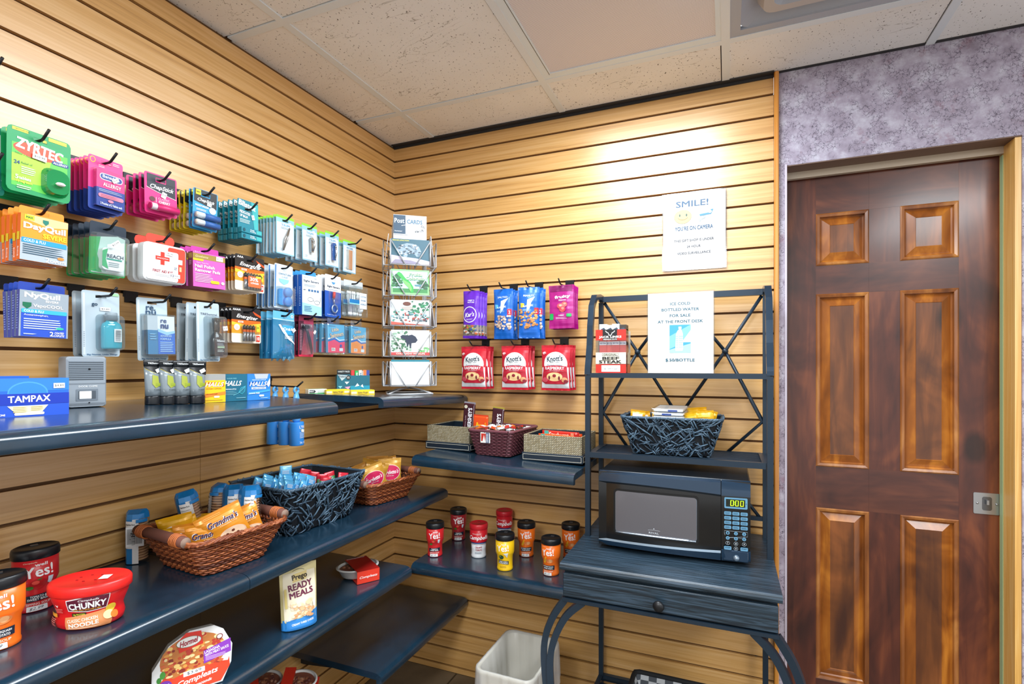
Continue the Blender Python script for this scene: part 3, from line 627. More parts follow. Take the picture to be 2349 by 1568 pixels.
def p_benadryl():
    e = empty('pill_pack'); b = MB()
    plate(b, 73, 10, -112, .8, [(10, -64, '#ec2f86'), (-64, -112, '#1f3f9a')], 5)
    b.prints([('o', -28, 0, 6, 7, 1.8, '#f5b23c'), ('m', -16, -2, -8, 2, 3.4, '#ffd5e6'), ('m', 14, 30, 4, 2, 3.4, '#ffd5e6')]); b.build('card', e)
    b = MB(); b.box(-.026, .034, -.011, -.0006, -.104, -.022, '#ec2f86'); b.box(-.0261, .0341, -.0112, -.0006, -.104, -.062, '#1f3f9a')
    b.prints([('q', -20, -43, 29, -28, 7, '#ffffff'), ('q', -18.5, -41.5, 27.5, -29.5, 6, '#1f3f9a'), ('t', 'Benadryl', 3, -35.5, 34, 9, '#ffffff', 'b'), ('t', 'ALLERGY', 6, -53, 38, 8, '#ffffff', 'b'), ('m', -22, 30, -66, 2, 3.2, '#b9c8f0'),
      ('q', -23, -84, 31, -75, 4.5, '#f48aa6'), ('m', -18, 22, -78, 2, 3.4, '#a8385e'), ('e', 3, -89, 6, 3.2, '#f48aa6'), ('t', '2 Pouches of 2 Tablets each', 4, -97.5, 46, 5, '#ffffff', 'b')], -.0112); b.build('carton', e)
    b = MB(); blister(b, -31, -106, 36.4, -19, 13.5, CL, 3, 1); b.build('blister', e); sticker(e, 12, -38, 35, -.0138, '$3.99', 15, 9)
    return e
def p_chapcherry():
    e = empty('lip_balm_pack'); b = MB(); plate(b, 80, 14, -86, .8, [(14, -86, '#e0277e')], 5); K = '#1c2330'
    b.prints([('p', [(-34, -6), (-12, -6), (12, -6), (36, -6), (36, -38), (8, -34), (-20, -26), (-34, -22)], K), ('r', -34, 5, 36, 11, K), ('r', -34, -7, -13, 6, K), ('r', 13, -7, 36, 6, K), ('l', [(-36, -23), (-10, -30), (38, -39)], 1, '#ffffff'),
      ('t', 'ChapStick', 2, -20, 58, 13, '#ffffff', 'bi'), ('e', -22, -50, 7, 6, '#5a2a30'), ('l', [(-13, -44), (-13, -57)], .8, '#ffffff'), ('t', 'CLASSIC', 6, -46, 28, 5, '#ffd0e4'), ('t', 'CHERRY', 7, -54, 28, 6.5, '#ffffff', 'b'), ('m', -10, 30, -62, 2, 3, '#ffb8d8')]); b.build('card', e)
    b = MB()
    for i in range(1): 
        r = .0085; z = -.070
        b.loft([[(x, -.010 + rr * math.cos(a), z + rr * math.sin(a)) for a in [2 * PI * k / 14 for k in range(14)]] for x, rr in ((-.034, .004), (-.034, .0078), (-.017, .0078), (-.017, r), (.036, r), (.036, .004))], '#d8226e', True, True)
        b.loft([[(x, -.010 + .00795 * math.cos(a), z + .00795 * math.sin(a)) for a in [2 * PI * k / 14 for k in range(14)]] for x in (-.032, -.019)], '#f3dfe8', False, True)
    b.build('balm_tube', e); b = MB(); blister(b, -36, -81, 38, -59, 18, CL, 3, 1.5); b.build('blister', e); sticker(e, 6, -35, -18, -.0016, '$2.99', 12, 15)
    return e
def p_chap(cb, band):
    e = empty('lip_balm_pack'); b = MB(); plate(b, 70, 12, -94, .8, [(12, -94, cb)], 4); K = '#2a2d31'
    b.prints([('r', -32, 4, 32, 11, K), ('r', -32, -7, -13, 4.5, K), ('r', 13, -7, 32, 4.5, K), ('p', [(-32, -6.5), (-12, -6.5), (12, -6.5), (32, -6.5), (32, -32), (0, -28), (-32, -22)], K), ('r', -28, -4, -14, 10, band), ('t', 'NEW', -21, 3, 10, 4, '#333333', 'b'), ('t', 'ChapStick', 1, -17, 48, 10, '#ffffff', 'bi'), ('t', 'MOISTURIZER', -10, -33, 38, 5, '#ffffff', 'b'), ('e', 20, -38, 10, 9, '#d8eef8'), ('m', -26, 4, -42, 2, 3, '#ffffff')]); b.build('card', e)
    b = MB()
    for z in (-.060, -.080):
        for x0, x1, rr, m in ((-.032, -.030, .006, '#e8dccc'), (-.030, -.010, .0078, '#e6eef4'), (-.010, .034, .0082, '#2a66b0' if cb != '#e0c21a' else '#d8c020')):
            b.loft([[(x, -.010 + r2 * math.cos(a), z + r2 * math.sin(a)) for a in [2 * PI * k / 12 for k in range(12)]] for x, r2 in ((x0, rr * .97), (x1, rr))], m, True, True)
    b.build('balm_tube', e); b = MB(); blister(b, -34, -71, 36, -51, 18, CL, 3, 1.5); blister(b, -34, -91, 36, -71.5, 18, CL, 3, 1.5); b.build('blister', e); sticker(e, 10, -24, -10, -.0016, '$2.99', 13, 9)
    return e
def p_blistex():
    e = empty('lip_balm_pack'); b = MB(); T = '#1a7f92'; plate(b, 72, 26, -94, .8, [(26, -94, T)], 4)
    b.prints([('p', [(10, 26), (35, 20), (35, -60), (22, -60)], '#3fb0b4'), ('t', 'Blistex', -3, 12, 58, 15, '#ffffff', 'B', -8), ('t', 'MEDICATED', -12, -12, 36, 8, '#ffffff', 'b', -6), ('t', 'LIP BALM', -16, -23, 26, 7, '#ffffff', 'b', -6), ('m', -30, 6, -33, 3, 4, '#cfeef0')]); b.build('card', e)
    b = MB()
    for z in (-74, -92):
        b.box(-.036, .036, -.016, -.001, z * .001 - .001, z * .001 + .0155, T, .0012); b.prints([('t', 'Cools', 0, z + 10.5, 14, 3.6, '#ffffff', 'b'), ('t', 'Soothing', 2, z + 5.5, 20, 3.6, '#ffffff', 'b'), ('r', 14, z + 2, 33, z + 13, '#3fb0b4'), ('e', -28, z + 7.5, 4, 5, '#0c4c5c')], -.016)
    b.build('carton', e); sticker(e, 16, -20, 15, -.0016, '$2.49', 10, 14)
    return e
def p_groom(kind):
    e = empty('grooming_card'); b = MB(); LB = '#8fc3dc'; plate(b, 72, 14, -108, .8, [(14, 6, '#8ed63a'), (6, -108, LB)], 3)
    b.prints([('p', [(-33, -8), (-12, -8), (12, -8), (33, -8), (33, -104), (-33, -104)], '#e9eff2'), ('t', 'TRIM' if kind != 'file' else 'EMERY BOARDS', 0, -15, 34, 7, '#4a9cc4', 'b'), ('m', -18, 18, -23, 2, 3.2, '#7fa8b8'), ('m', -29, -12, -90, 3, 3.2, '#b3c2cb')]); b.build('card', e)
    b = MB(); ST = mat('#9ba2a8', .25, .9); BL = mat('#2a5aa0', .3, .2)
    if kind == 'tweezers':
        for s in (-1, 1): b.tube([(-.012 + s * .001, -.005, -.096), (-.004 + s * .004, -.008, -.06), (.012, -.006, -.022)], [.0016, .0032, .0022], ST, 6)
    elif kind == 'file':
        for x, m in ((-12, '#c9c9c4'), (-2, '#e2a77f'), (8, '#d99a6c')): b.box((x - 3.6) * .001, (x + 4.5) * .001, -.004, -.001, -.096, -.022, m, .0008)
    else:
        m = ST if kind == 'clipper' else BL; s = 1.0 if kind == 'clipper' else 1.25
        b.loft([[(x * s * .001, -.003, (z * s - 56) * .001) for x, z in o] for o in ([(-5, -24), (5, -24), (6, 10), (7, 20), (4, 25), (-4, 25), (-7, 20), (-6, 10)],)] + [[(x * s * .001, -.012, (z * s - 56) * .001) for x, z in [(-5, -24), (5, -24), (6, 10), (7, 20), (4, 25), (-4, 25), (-7, 20), (-6, 10)]]], m)
        b.tube([(0, -.013, -.056 - .020 * s), (0, -.019, -.056 - .004 * s), (0, -.014, -.056 + .018 * s)], .003, ST if kind == 'clipper' else mat('#c8ccd2', .2, .9), 6); b.sphere((0, -.016, -.056 + .014 * s), .004, ST)
    b.build('nail_tool', e); b = MB(); blister(b, -20, -101, 20, -19, 20 if 'clip' in kind else 11, CL, 8, 3); b.build('blister', e); 
    if kind != 'file': sticker(e, 16, -8, 20, -.0016, '$2.49', 13, 7)
    return e
def p_box(name, w, h, d, front, sides, ops, tabc, tabops=(), tabw=None, sideops=()):
    """carton with a hang tab; origin at the hole"""
    e = empty(name); b = MB(); tw = tabw or w * .8; plate(b, tw, 9, -14, .7, [(9, -14, tabc)], 4); b.prints(list(tabops)); b.build('hang_tab', e)
    b = MB(); b.box(-w / 2000, w / 2000, -d / 1000, 0, -h / 1000 - .0085, -.0085, sides); f = MB
    b.box(-w / 2000 + .0002, w / 2000 - .0002, -d / 1000 - .0003, -d / 1000, -h / 1000 - .0083, -.0087, front); b.prints(ops, -d / 1000 - .0003)
    if sideops: b.T = Matrix.Rotation(-PI / 2, 4, 'Z'); b.prints(list(sideops), -w / 2000); b.T = None
    b.build('carton', e)
    return e
def p_dayquil():
    e = p_box('cold_remedy_carton', 80, 93, 11, '#f59a23', '#e0641e', [('p', [(-30, -9), (40, -9), (40, -22), (6, -28), (-30, -20)], '#f8c890'), ('r', -40, -101, 40, -58, '#aebcc8'), ('r', -34, -20, -18, -10, '#c8d42a'), ('t', 'MAX', -26, -15, 11, 4, '#2a6a30', 'b'), ('p', [(-4, -14), (6, -14), (6, -20), (1, -25), (-4, -20)], '#0b7a6a'),
      ('t', 'DayQuil', 0, -33, 70, 15, '#ffffff', 'B'), ('t', 'SEVERE', 17, -47, 40, 9, '#f2ea2a', 'B'), ('r', -38, -66, 38, -56, '#2a9cd6'), ('t', 'COLD & FLU', -17, -61, 36, 5.5, '#ffffff', 'b'), ('m', -36, 34, -70, 5, 4.2, '#35586e'), ('t', '2', 5, -95, 6, 9, '#ffffff', 'b'), ('t', 'CAPLETS', 23, -96, 28, 5, '#ffffff', 'b'), ('e', 28, -88, 6, 3, '#f08a3a')], '#f5941f', (), 76,
      [('t', '2 CAPLETS', 5.5, -85, 5, 20, '#ffffff'), ('r', 1, -62, 10, -46, '#d8c22a')])
    return e
def p_nyquil():
    return p_box('cold_remedy_carton', 82, 93, 11, '#96a3ae', '#1c3fa0', [('p', [(-38, -54), (38, -50), (38, -101), (-38, -101)], '#2450c0'), ('t', 'NyQuil', -4, -19, 58, 13, '#ffffff', 'B'), ('t', 'SEVERE', 12, -28, 22, 4, '#ffffff', 'b'), ('p', [(-36, -33), (-22, -33), (-22, -40), (-29, -46), (-36, -40)], '#0b6a4a'), ('t', 'VapoCOOL', 6, -39, 50, 8, '#ffffff', 'b'), ('q', -38, -54, 38, -46, 2, '#38b0e0'), ('t', 'COLD & FLU', -18, -50, 32, 4.6, '#ffffff', 'b'),
      ('t', 'Acetaminophen,', -14, -58, 40, 4.6, '#ffffff'), ('m', -34, 32, -66, 5, 4.6, '#c8d8f8'), ('e', 26, -82, 7, 2.6, '#30b89a'), ('t', '2', 12, -94, 6, 9, '#ffffff', 'b'), ('t', 'COATED', 25, -91.5, 16, 4, '#ffffff', 'bi'), ('t', 'CAPLETS', 25, -97, 18, 4, '#ffffff', 'bi'), ('m', -34, -12, -96, 1, 4, '#c8d8f8')], '#1c3fa0', (), 78, [('m', 2, 9, -20, 14, 5, '#6a88d8')])
def p_reach():
    e = empty('floss_pack'); b = MB(); plate(b, 76, 12, -106, .8, [(12, -24, '#16283a'), (-24, -106, '#18a04c')], 5)
    b.prints([('p', [(-36, -24), (20, -12), (36, -16), (36, -102), (-34, -102)], '#bcd6cb'), ('p', [(-36, -24), (-16, -20), (-22, -60), (-12, -100), (-36, -100)], '#1fa556'), ('p', [(-2, -34), (34, -24), (34, -98), (-4, -98)], '#eef2f1')]); b.build('card', e)
    b = MB(); b.slab(rrect(-.019, -.094, .028, -.044, .008), -.013, -.001, '#f2f4f3'); b.prints([('t', 'REACH', 8, -62, 34, 8, '#17425a', 'b'), ('r', -10, -71, 22, -67.5, '#1fa08a'), ('m', -6, 18, -77, 3, 4, '#90a0a4'), ('p', [(-19, -52), (-8, -46), (-12, -70), (-6, -92), (-19, -86)], '#24b06a')], -.013); b.build('floss_case', e)
    b = MB(); blister(b, -37, -105, 37, -12, 19, CLB, 8, 2.5); b.build('blister', e); sticker(e, 4, -34, 40, -.0195, '$2.09', 22, 9)
    return e
def p_firstaid():
    e = empty('first_aid_kit'); b = MB(); plate(b, 70, 16, -8, .8, [(16, -8, '#e8402c')], 10); b.build('hang_tab', e)
    b = MB(); b.loft([[(x, y, z) for x, z in rrect(-.052 + i, -.104 + i, .052 - i, -.010 - i, .012)] for y, i in ((.004, .006), (.002, 0), (-.020, 0), (-.024, .004))], '#eceff1'); 
    R = '#e23526'; b.prints([('q', 4, -100, 48, -15, 6, '#e8432f'), ('q', -46, -100, 30, -26, 5, '#f3f4f4'), ('r', -14, -62, -4, -30, R), ('r', -26, -51, 8, -41, R), ('t', 'Johnson & Johnson', -9, -46, 28, 4, '#ffffff', 'i'), ('t', 'FIRST AID KIT', -8, -78, 48, 6.5, '#a0283c', 'b'), ('m', -26, 10, -86, 2, 3.4, '#b4b8bc'), ('r', 18, -58, 24, -40, '#f4f4f4'), ('r', 30, -54, 40, -42, '#f4f4f4'), ('r', 16, -74, 28, -62, '#f4f4f4'), ('r', 32, -72, 38, -60, '#f0b890'), ('m', 19, 27, -64, 2, 4, '#50607a'), ('p', [(6, -90), (34, -90), (34, -80), (6, -80), (10, -85)], '#ffffff'), ('t', '12', 15, -85, 8, 5.5, '#22355a', 'b'), ('t', 'ITEMS', 26, -85, 12, 3.6, '#22355a')], -.024)
    b.build('case', e); sticker(e, 8, -32, -4, -.0262, '$2.99', 18, 8)
    return e
def p_polish(): return p_box('remover_pads_carton', 94, 92, 17, '#cf5fb4', '#7a2452', [('r', -47, -26, 47, -12, '#9c8440'), ('t', 'Goodsense', -22, -19, 36, 6, '#e8dcb0', 'i'), ('r', 20, -24, 40, -12, '#f2f2f0'), ('t', '$1.09', 30, -18, 14, 4, '#555555'), ('r', -47, -31, -18, -26, '#f0d82a'), ('t', 'Extra Thick For', -20, -36, 34, 3.4, '#f8d8f0'), ('t', 'Nail Polish', -14, -45, 56, 8, '#ffffff', 'b'), ('t', 'Remover Pads', -6, -56, 72, 8, '#ffffff', 'b'), ('m', -42, 10, -66, 6, 4, '#f4c8e8'), ('q', 2, -88, 28, -80, 4, '#e8d02a'), ('e', 38, -84, 5, 4, '#e8e4d0')], '#c23aa2', [('t', '1 Pad Cleans', -18, -5, 28, 4.4, '#ffffff'), ], 80, [('r', 0, -100, 17, -10, '#7a2452'), ('r', 1, -26, 16, -12, '#9c8440'), ('m', 3, 14, -34, 3, 4, '#d8a8c8')])
def p_battery(aaaa):
    e = empty('battery_pack'); b = MB(); plate(b, 102, 13, -91, .8, [(13, -24, '#1b1b1e'), (-24, -42, '#e8671c'), (-42, -64, '#f39a2a'), (-64, -91, '#f6e8d2')], 5)
    b.prints([('p', [(-51, -40), (0, -46), (51, -36), (51, -30), (0, -38), (-51, -30)], '#f9c13a'), ('p', [(20, 5), (51, -8), (51, -14), (30, -6)], '#e8501c'), ('t', 'AAAA' if aaaa else 'AAA', -34, 6, 26 if aaaa else 20, 6, '#ffffff', 'b'), ('t', 'Energizer', 2, -16 if aaaa else -17, 74, 14, '#ffffff', 'bi', -4), ('r', -30, -32, -12, -27, '#f7e6d4'), ('t', 'MAX', -21, -29.5, 11, 3, '#c8361c', 'b'), ('e', -34, -46, 10, 9, '#f8e9dc'), ('m', -40, -27, -44, 3, 3, '#e89a9a'),
      ('r', 34, -56, 46, -38, '#e0e83a'), ('t', '3X', 40, -44, 8, 6, '#2a2a20', 'b'), ('r', 33, -86, 46, -68, '#e2331c'), ('t', '10' if aaaa else '8', 39.5, -77, 9, 10, '#ffffff', 'b'), ('m', 33, 46, -60, 2, 3, '#8a8060')]); b.build('card', e)
    b = MB(); n = 4 if aaaa else 6
    for i in range(n):
        x = (-13 + (10.5 if aaaa else 10) * i - (0 if aaaa else 8)) * .001
        b.lathe([(.0022, .004), (.0022, .0015), (.0046, .001), (.0046, -.010)], '#23252a', (x, -.0065, -.042), 12); b.lathe([(.0046, -.010), (.0046, -.017)], '#c8551c', (x, -.0065, -.042), 12, cap=False); b.lathe([(.0046, -.017), (.0046, -.043), (.003, -.0435)], mat('#8d9196', .3, .7), (x, -.0065, -.042), 12)
    b.build('batteries', e)
    b = MB(); blister(b, -21, -88, 27, -36, 13, CL, 3, 1.2)
    if not aaaa: b.prints([('q', -18, -80, 26, -48, 3, '#ee6a3a'), ('t', '30%', 2, -57, 28, 10, '#ffffff', 'b'), ('t', 'LONGER', 4, -68, 28, 5, '#ffffff', 'b'), ('r', 8, -52, 26, -46, '#e8dc3a')], -.0135)
    b.build('blister', e)
    if not aaaa: sticker(e, 26, -12, 45, -.004, '$8.99', 15, 10)
    return e
def p_lenscase():
    e = empty('lens_case_pack'); b = MB(); plate(b, 74, 12, -128, .8, [(12, -128, '#d5e3ec')], 4); b.prints([('t', 'CONTACT LENS', 4, -18, 50, 5, '#6c8ca8', 'b'), ('t', 'CASE', 4, -27, 24, 6, '#8fb0c8'), ('p', [(-20, -34), (22, -34), (18, -44), (2, -52), (-16, -44)], '#8cc8e0'), ('m', -30, -4, -114, 3, 3.4, '#9ab4c6'), ('r', -35, -124, -31, 8, '#3a7cc0')]); b.build('card', e)
    b = MB()
    b.slab(rrect(-.024, -.118, .024, -.066, .006), -.008, -.001, '#4aa4e4')
    for z in (-.076, -.106): b.T = Matrix.Translation((.008, -.008, z)) @ Matrix.Rotation(PI / 2, 4, 'X'); b.lathe([(.0155, 0), (.0155, .008), (.014, .010), (.0001, .011)], '#3a94de', n=20); b.T = None
    b.build('lens_case', e); b = MB(); blister(b, -29, -122, 29, -58, 24, CLB, 6, 3); b.build('blister', e)
    return e
def p_sightbox(): return p_box('eyewear_kit_carton', 88, 132, 18, '#eaf3f8', '#1457b4', [('p', [(-44, -100), (44, -110), (44, -139), (-44, -139)], '#9fd4e6'), ('t', 'BAUSCH + LOMB', -8, -16, 56, 3.4, '#5a7ca0'), ('t', 'Sight Savers', -4, -28, 68, 9, '#2b3e58', 'b'), ('m', -36, 20, -40, 2, 4, '#88a0b4'), ('t', 'SPF', -34, -58, 10, 4, '#2b3e58', 'b')] + [('r', -18 + 13 * i, -61, -9 + 13 * i, -54, '#3f6fa0') for i in range(4)] + [('o', -8, -88, 13, 7, 1, '#3b444c'), ('o', 22, -96, 13, 7, 1, '#3b444c'), ('l', [(4, -90), (9, -92)], 1.2, '#3b444c'), ('l', [(34, -98), (38, -76)], 1.2, '#3b444c'), ('m', -36, 0, -112, 4, 5, '#5b90b0')], '#3a9ad8', (), 72, [('t', 'BAUSCH + LOMB', 9, -90, 5, 60, '#cfe2f8')] if False else [('m', 6, 12, -50, 12, 5.5, '#bcd4f2')])
def p_repair():
    e = empty('eyeglass_repair_kit'); b = MB(); plate(b, 80, 12, -138, .8, [(12, -46, '#e9eef2'), (-46, -138, '#1e56b4')], 5); b.prints([('p', [(-8, -12), (12, -12), (6, -20), (-2, -20)], '#4a94c8'), ('t', 'Sight Savers', 2, -30, 62, 9, '#2b3e58', 'b'), ('m', -28, 26, -40, 1, 4, '#8fa0b4'), ('t', 'Eyeglass Repair Kit', -6, -130, 46, 4.5, '#d8e6f8')]); b.build('card', e)
    b = MB(); b.tube([(-.002, -.006, -.070), (-.001, -.006, -.060), (0, -.006, -.048)], [.004, .0052, .0045], '#d0243c', 8); b.tube([(-.002, -.006, -.072), (.001, -.006, -.094)], .0022, mat('#b9c0c8', .2, .9), 6); b.tube([(.002 + .013 * math.cos(a), -.006, -.108 + .014 * math.sin(a)) for a in [2 * PI * k / 16 for k in range(17)]], .0028, mat('#b9c8d8', .15, .8), 6); b.build('magnifier_tool', e)
    b = MB(); blister(b, -22, -126, 24, -44, 14, CL, 8, 3); b.build('blister', e)
    return e
def p_swabs():
    e = empty('cotton_swab_bag'); b = MB(); plate(b, 108, 12, -14, .5, [(12, -14, '#cfd6da')], 3); b.build('header', e); rnd = random.Random(4)
    b = MB()
    for i in range(12):
        x = -.040 + .0068 * i + rnd.uniform(-.001, .001); a = rnd.uniform(-.004, .004)
        b.tube([(x - a, -.008, -.112), (x + a, -.008, -.038)], .0014, '#f4f4f4', 5); b.sphere((x + a, -.008, -.036), .0036, '#fafafa', 6, 1.8); b.sphere((x - a, -.008, -.114), .0034, '#fafafa', 6, 1.8)
    for i in range(4): b.sphere((.016 + .008 * (i % 2), -.012, -.050 - .016 * i), .0115, '#f6f6f6', 8)
    b.build('swabs', e)
    b = MB(); b.slab(rrect(-.053, -.126, .053, -.010, .005), -.024, 0, clear('clear_bag', '#f4f8fa', .06, .1, .03)); b.prints([('r', -52, -76, 4, -62, '#1c78b8'), ('r', -52, -80, 4, -76, '#8fd0d8'), ('r', 4, -94, 46, -34, '#eef1f2'), ('t', 'COTTON', 26, -48, 32, 6, '#6f95b4', 'b'), ('t', 'SWABS', 25, -62, 28, 6, '#6f95b4', 'b'), ('t', '& BALLS', 26, -76, 32, 6, '#6f95b4', 'b')], -.0242); b.build('bag', e)
    return e
def travel(name, w, h, parts, brand=None, ops=()):
    e = empty(name); b = MB(); plate(b, w, 12, 12 - h, 1.0, [(12, 12 - h, '#b4c6d1')], 5); rail = '#ccd6dc'
    b.prints([('r', -w / 2 + 2, 16 - h, -w / 2 + 7, 6, rail), ('m', -w / 2 + 3, -w / 2 + 6, -h * .55, 9, 4, '#8498a8'), ('t', 'Big Names, Little Things', 2, 16.5 - h, w * .8, 4, '#3f6a92', 'b')] + list(ops)); b.build('card', e); parts(e)
    return e
def p_wash():
    def q(e):
        b = MB(); TL = clear('teal_liquid', '#27c0d6', .05, .05, .8)
        b.lathe([(.0001, 0), (.020, 0), (.022, .004), (.022, .050), (.019, .058), (.0115, .063), (.0115, .066)], TL, (.014, -.013, -.120), 24, 1, .55); b.build('bottle', e)
        b = MB(); b.lathe([(.0125, .0), (.0125, .016), (.0115, .018), (.0001, .018)], '#8a9aa4', (.014, -.013, -.054), 20, 1, .8); b.build('cap', e)
        b = MB(); b.prints([('r', 12, -104, 28, -74, '#f4f6f6')] + [('r', 14, -102 + 2.4 * i, 26, -101 + 2.4 * i, '#30404a') for i in range(11)], -.0262); b.build('barcode_label', e)
        b = MB(); blister(b, -12, -126, 38, -40, 27, CLB, 10, 3); b.build('blister', e); sticker(e, 8, -28, 0, -.0016, '$4.89', 22, 8)
    return travel('mouthwash_pack', 80, 150, q, ops=[('t', 'go', -14, -20, 12, 8, '#2a4a66', 'b'), ('r', 20, 4, 38, 10, '#9ed0a0')])
def p_renu():
    def q(e):
        b = MB(); b.box(-.026, .040, -.024, -.001, -.130, -.034, '#eaf1f5'); b.box(-.0262, -.002, -.0243, -.001, -.1302, -.0338, '#c3ced6'); b.box(-.0262, -.002, -.0246, -.001, -.1304, -.070, '#2a7fae')
        b.prints([('p', [(-2, -130), (40, -130), (40, -72), (20, -78), (-2, -70)], '#1f6fd0'), ('p', [(-2, -74), (20, -82), (40, -76), (40, -70), (20, -74), (-2, -66)], '#9fd0ee'), ('t', 're', 12, -47, 14, 8, '#174a86', 'b'), ('t', 'nu', 14, -60, 18, 10, '#174a86', 'B'), ('t', 'ADVANCED', 17, -84, 28, 5, '#bfe0f6', 'b'), ('t', 'FORMULA', 16, -92, 26, 5, '#bfe0f6', 'b'), ('m', 2, 36, -100, 6, 4.6, '#a8d0f0'), ('m', -22, -6, -80, 3, 6, '#7fb8d8')], -.0247)
        b.build('carton', e); b = MB(); blister(b, -29, -134, 43, -29, 27, CLB, 3, 1.2); b.build('blister', e)
    return travel('lens_solution_pack', 74, 158, q, ops=[('t', 're.', -4, -14, 22, 10, '#2f4f6e', 'b'), ('t', 'nu', -4, -25, 24, 9, '#2f4f6e', 'b')])
def p_spray():
    def q(e):
        K = mat('#11161c', .18, 0, .6); b = MB(); b.lathe([(.0001, 0), (.0165, 0), (.0175, .003), (.0175, .046), (.014, .056), (.008, .064), (.008, .068)], K, (.010, -.018, -.134), 22, 1, .8)
        b.prints([('r', -4, -124, 22, -88, '#1b222a'), ('t', 'TRESemmé', 10, -92, 24, 6, '#ffffff', 'b'), ('m', 0, 20, -100, 2, 3.4, '#a8b0b8'), ('r', 0, -112, 22, -106, '#9fb89a'), ('m', 0, 20, -117, 2, 3.6, '#d0d8d0')], -.0325); b.build('bottle', e)
        b = MB(); b.lathe([(.0085, 0), (.009, .006), (.009, .03), (.007, .034), (.0001, .034)], K, (.010, -.018, -.066), 16); b.box(.002, .018, -.026, -.012, -.040, -.030, K); b.build('spray_head', e)
        b = MB(); blister(b, -14, -140, 31, -24, 37, CLB, 9, 2.5); b.build('blister', e); sticker(e, 22, -58, 8, -.0375, '$3.99', 14, 12)
    return travel('hair_spray_pack', 68, 160, q, ops=[('t', 'TRESemmé', 2, -19, 50, 6, '#33475c', '')])
def p_floss():
    e = empty('floss_pick_bag'); b = MB(); BG = clear('aqua_bag', '#48b0dc', .08, .1, .4); plate(b, 88, 14, -14, .6, [(14, -14, '#63b4d8')], 3); b.prints([('r', -44, -14, 44, -10, '#bfe2f0'), ('e', 34, 2, 6, 5, '#d8ecf4'), ('t', '30', 34, 2, 6, 4, '#3a7ca0', 'b')]); b.build('header', e)
    b = MB(); n = 10; vs = []
    def fy2(x, z): u = x / .046; v = (z + .074) / .062; return -.013 * (1 - abs(u) ** 2.5) * (1 - abs(v) ** 4) - .001
    X = [-.045 + .09 * i / n for i in range(n + 1)]; Zs = [-.136 + .123 * i / 12 for i in range(13)]
    vs = [(x, fy2(x, z), z) for z in Zs for x in X] + [(x, .004, z) for z in Zs for x in X]; m = n + 1; K = len(Zs) * m
    fs = [(k * m + i, k * m + i + 1, (k + 1) * m + i + 1, (k + 1) * m + i) for k in range(12) for i in range(n)]; b.add(vs, fs + [tuple(K + i for i in f)[::-1] for f in fs], BG, True)
    b.prints([('q', -18, -60, 34, -30, 8, '#2f9ad0'), ('t', 'Oral-B', 6, -42, 40, 9, '#ffffff', 'b'), ('m', -10, 30, -64, 3, 4, '#d8f0f8'), ('p', [(-30, -30), (-20, -50), (6, -76), (40, -90), (40, -86), (8, -68), (-14, -44), (-24, -28)], '#e8f4f8')], fn=lambda x, z, o: (x, fy2(x, z) - .0006 - o, z)); b.build('bag', e)
    b = MB(); rnd = random.Random(9); WB = mat('#7cc4e8', .25)
    for i in range(14):
        x, z, a = rnd.uniform(-.03, .03), rnd.uniform(-.125, -.07), rnd.uniform(0, PI); c, s = math.cos(a), math.sin(a)
        b.tube([(x - .02 * c, -.004, z - .02 * s), (x + .006 * c, -.003, z + .006 * s), (x + .014 * c - .006 * s, -.005, z + .014 * s + .006 * c)], .0015, WB, 5)
    b.build('floss_picks', e); sticker(e, 26, -44, 40, -.0165, '$3.49', 14, 11)
    return e
def p_razor():
    e = empty('razor_card'); b = MB(); plate(b, 66, 10, -128, .8, [(10, -40, '#a83a5a'), (-40, -128, '#dc3150')], 4); b.prints([('p', [(-32, -8), (-12, -8), (-12, -60), (-22, -122), (-32, -122)], '#4a1c30'), ('t', 'SALUTE', 2, -22, 50, 8, '#f2d8de', ''), ('m', -28, -18, -40, 14, 5, '#c8909e')]); b.build('card', e)
    b = MB(); K = mat('#1b2029', .25); b.tube([(-.012, -.010, -.030), (-.006, -.012, -.045), (.004, -.012, -.075), (.014, -.011, -.105), (.016, -.010, -.118)], [.003, .0045, .0055, .0045, .003], K, 8); b.box(-.026, .002, -.016, -.006, -.034, -.022, K, .002); b.build('razor', e)
    b = MB(); blister(b, -24, -122, 28, -16, 19, CLB, 10, 3); b.build('blister', e); sticker(e, 19, -44, 55, -.0196, '$2.79', 13, 9)
    return e
def p_card_toy(c2):
    e = empty('swim_diaper_pack'); b = MB(); BG = clear('clear_bag', '#f4f8fa', .06, .1, .03); plate(b, 60, 12, -12, .4, [(12, -12, BG)], 3); b.build('header', e)
    b = MB(); b.box(-.041, .041, -.012, -.001, -.112, -.012, '#5bb4dc'); b.prints([('p', [(-41, -112), (41, -112), (41, -70), (14, -74), (-10, -64), (-41, -72)], c2), ('p', [(-41, -74), (-10, -66), (14, -76), (41, -72), (41, -66), (14, -69), (-8, -58), (-41, -64)], '#2a70b8'), ('p', [(-41, -66), (-8, -59), (14, -70), (41, -67), (41, -64), (14, -66), (-8, -55), (-41, -61)], '#e8f4fa'),
      ('m', -36, 0, -18, 1, 4, '#3a6a90')] + [('t', 'Little', -6, -30, 34, 13, '#2a5a92', 'B', 8), ('t', 'Little', -6, -30, 33, 12, '#f5ddb0', 'b', 8), ('t', 'Swimmers', 2, -48, 66, 17, '#2a5a92', 'B', 10), ('t', 'Swimmers', 2, -48, 64, 15, '#f5ddb0', 'b', 10)] + [('r', -26, -106, -8, -95, '#f4f4f2'), ('m', -25, -9, -97, 3, 3, '#404040'), ('r', 12, -107, 30, -96, '#dcecf4'), ('e', 20, -88, 5, 6, '#3a5ca8')], -.012); b.build('pouch', e)
    b = MB(); b.box(-.050, .050, -.022, .001, -.118, -.010, BG, .003); b.build('bag', e)
    return e
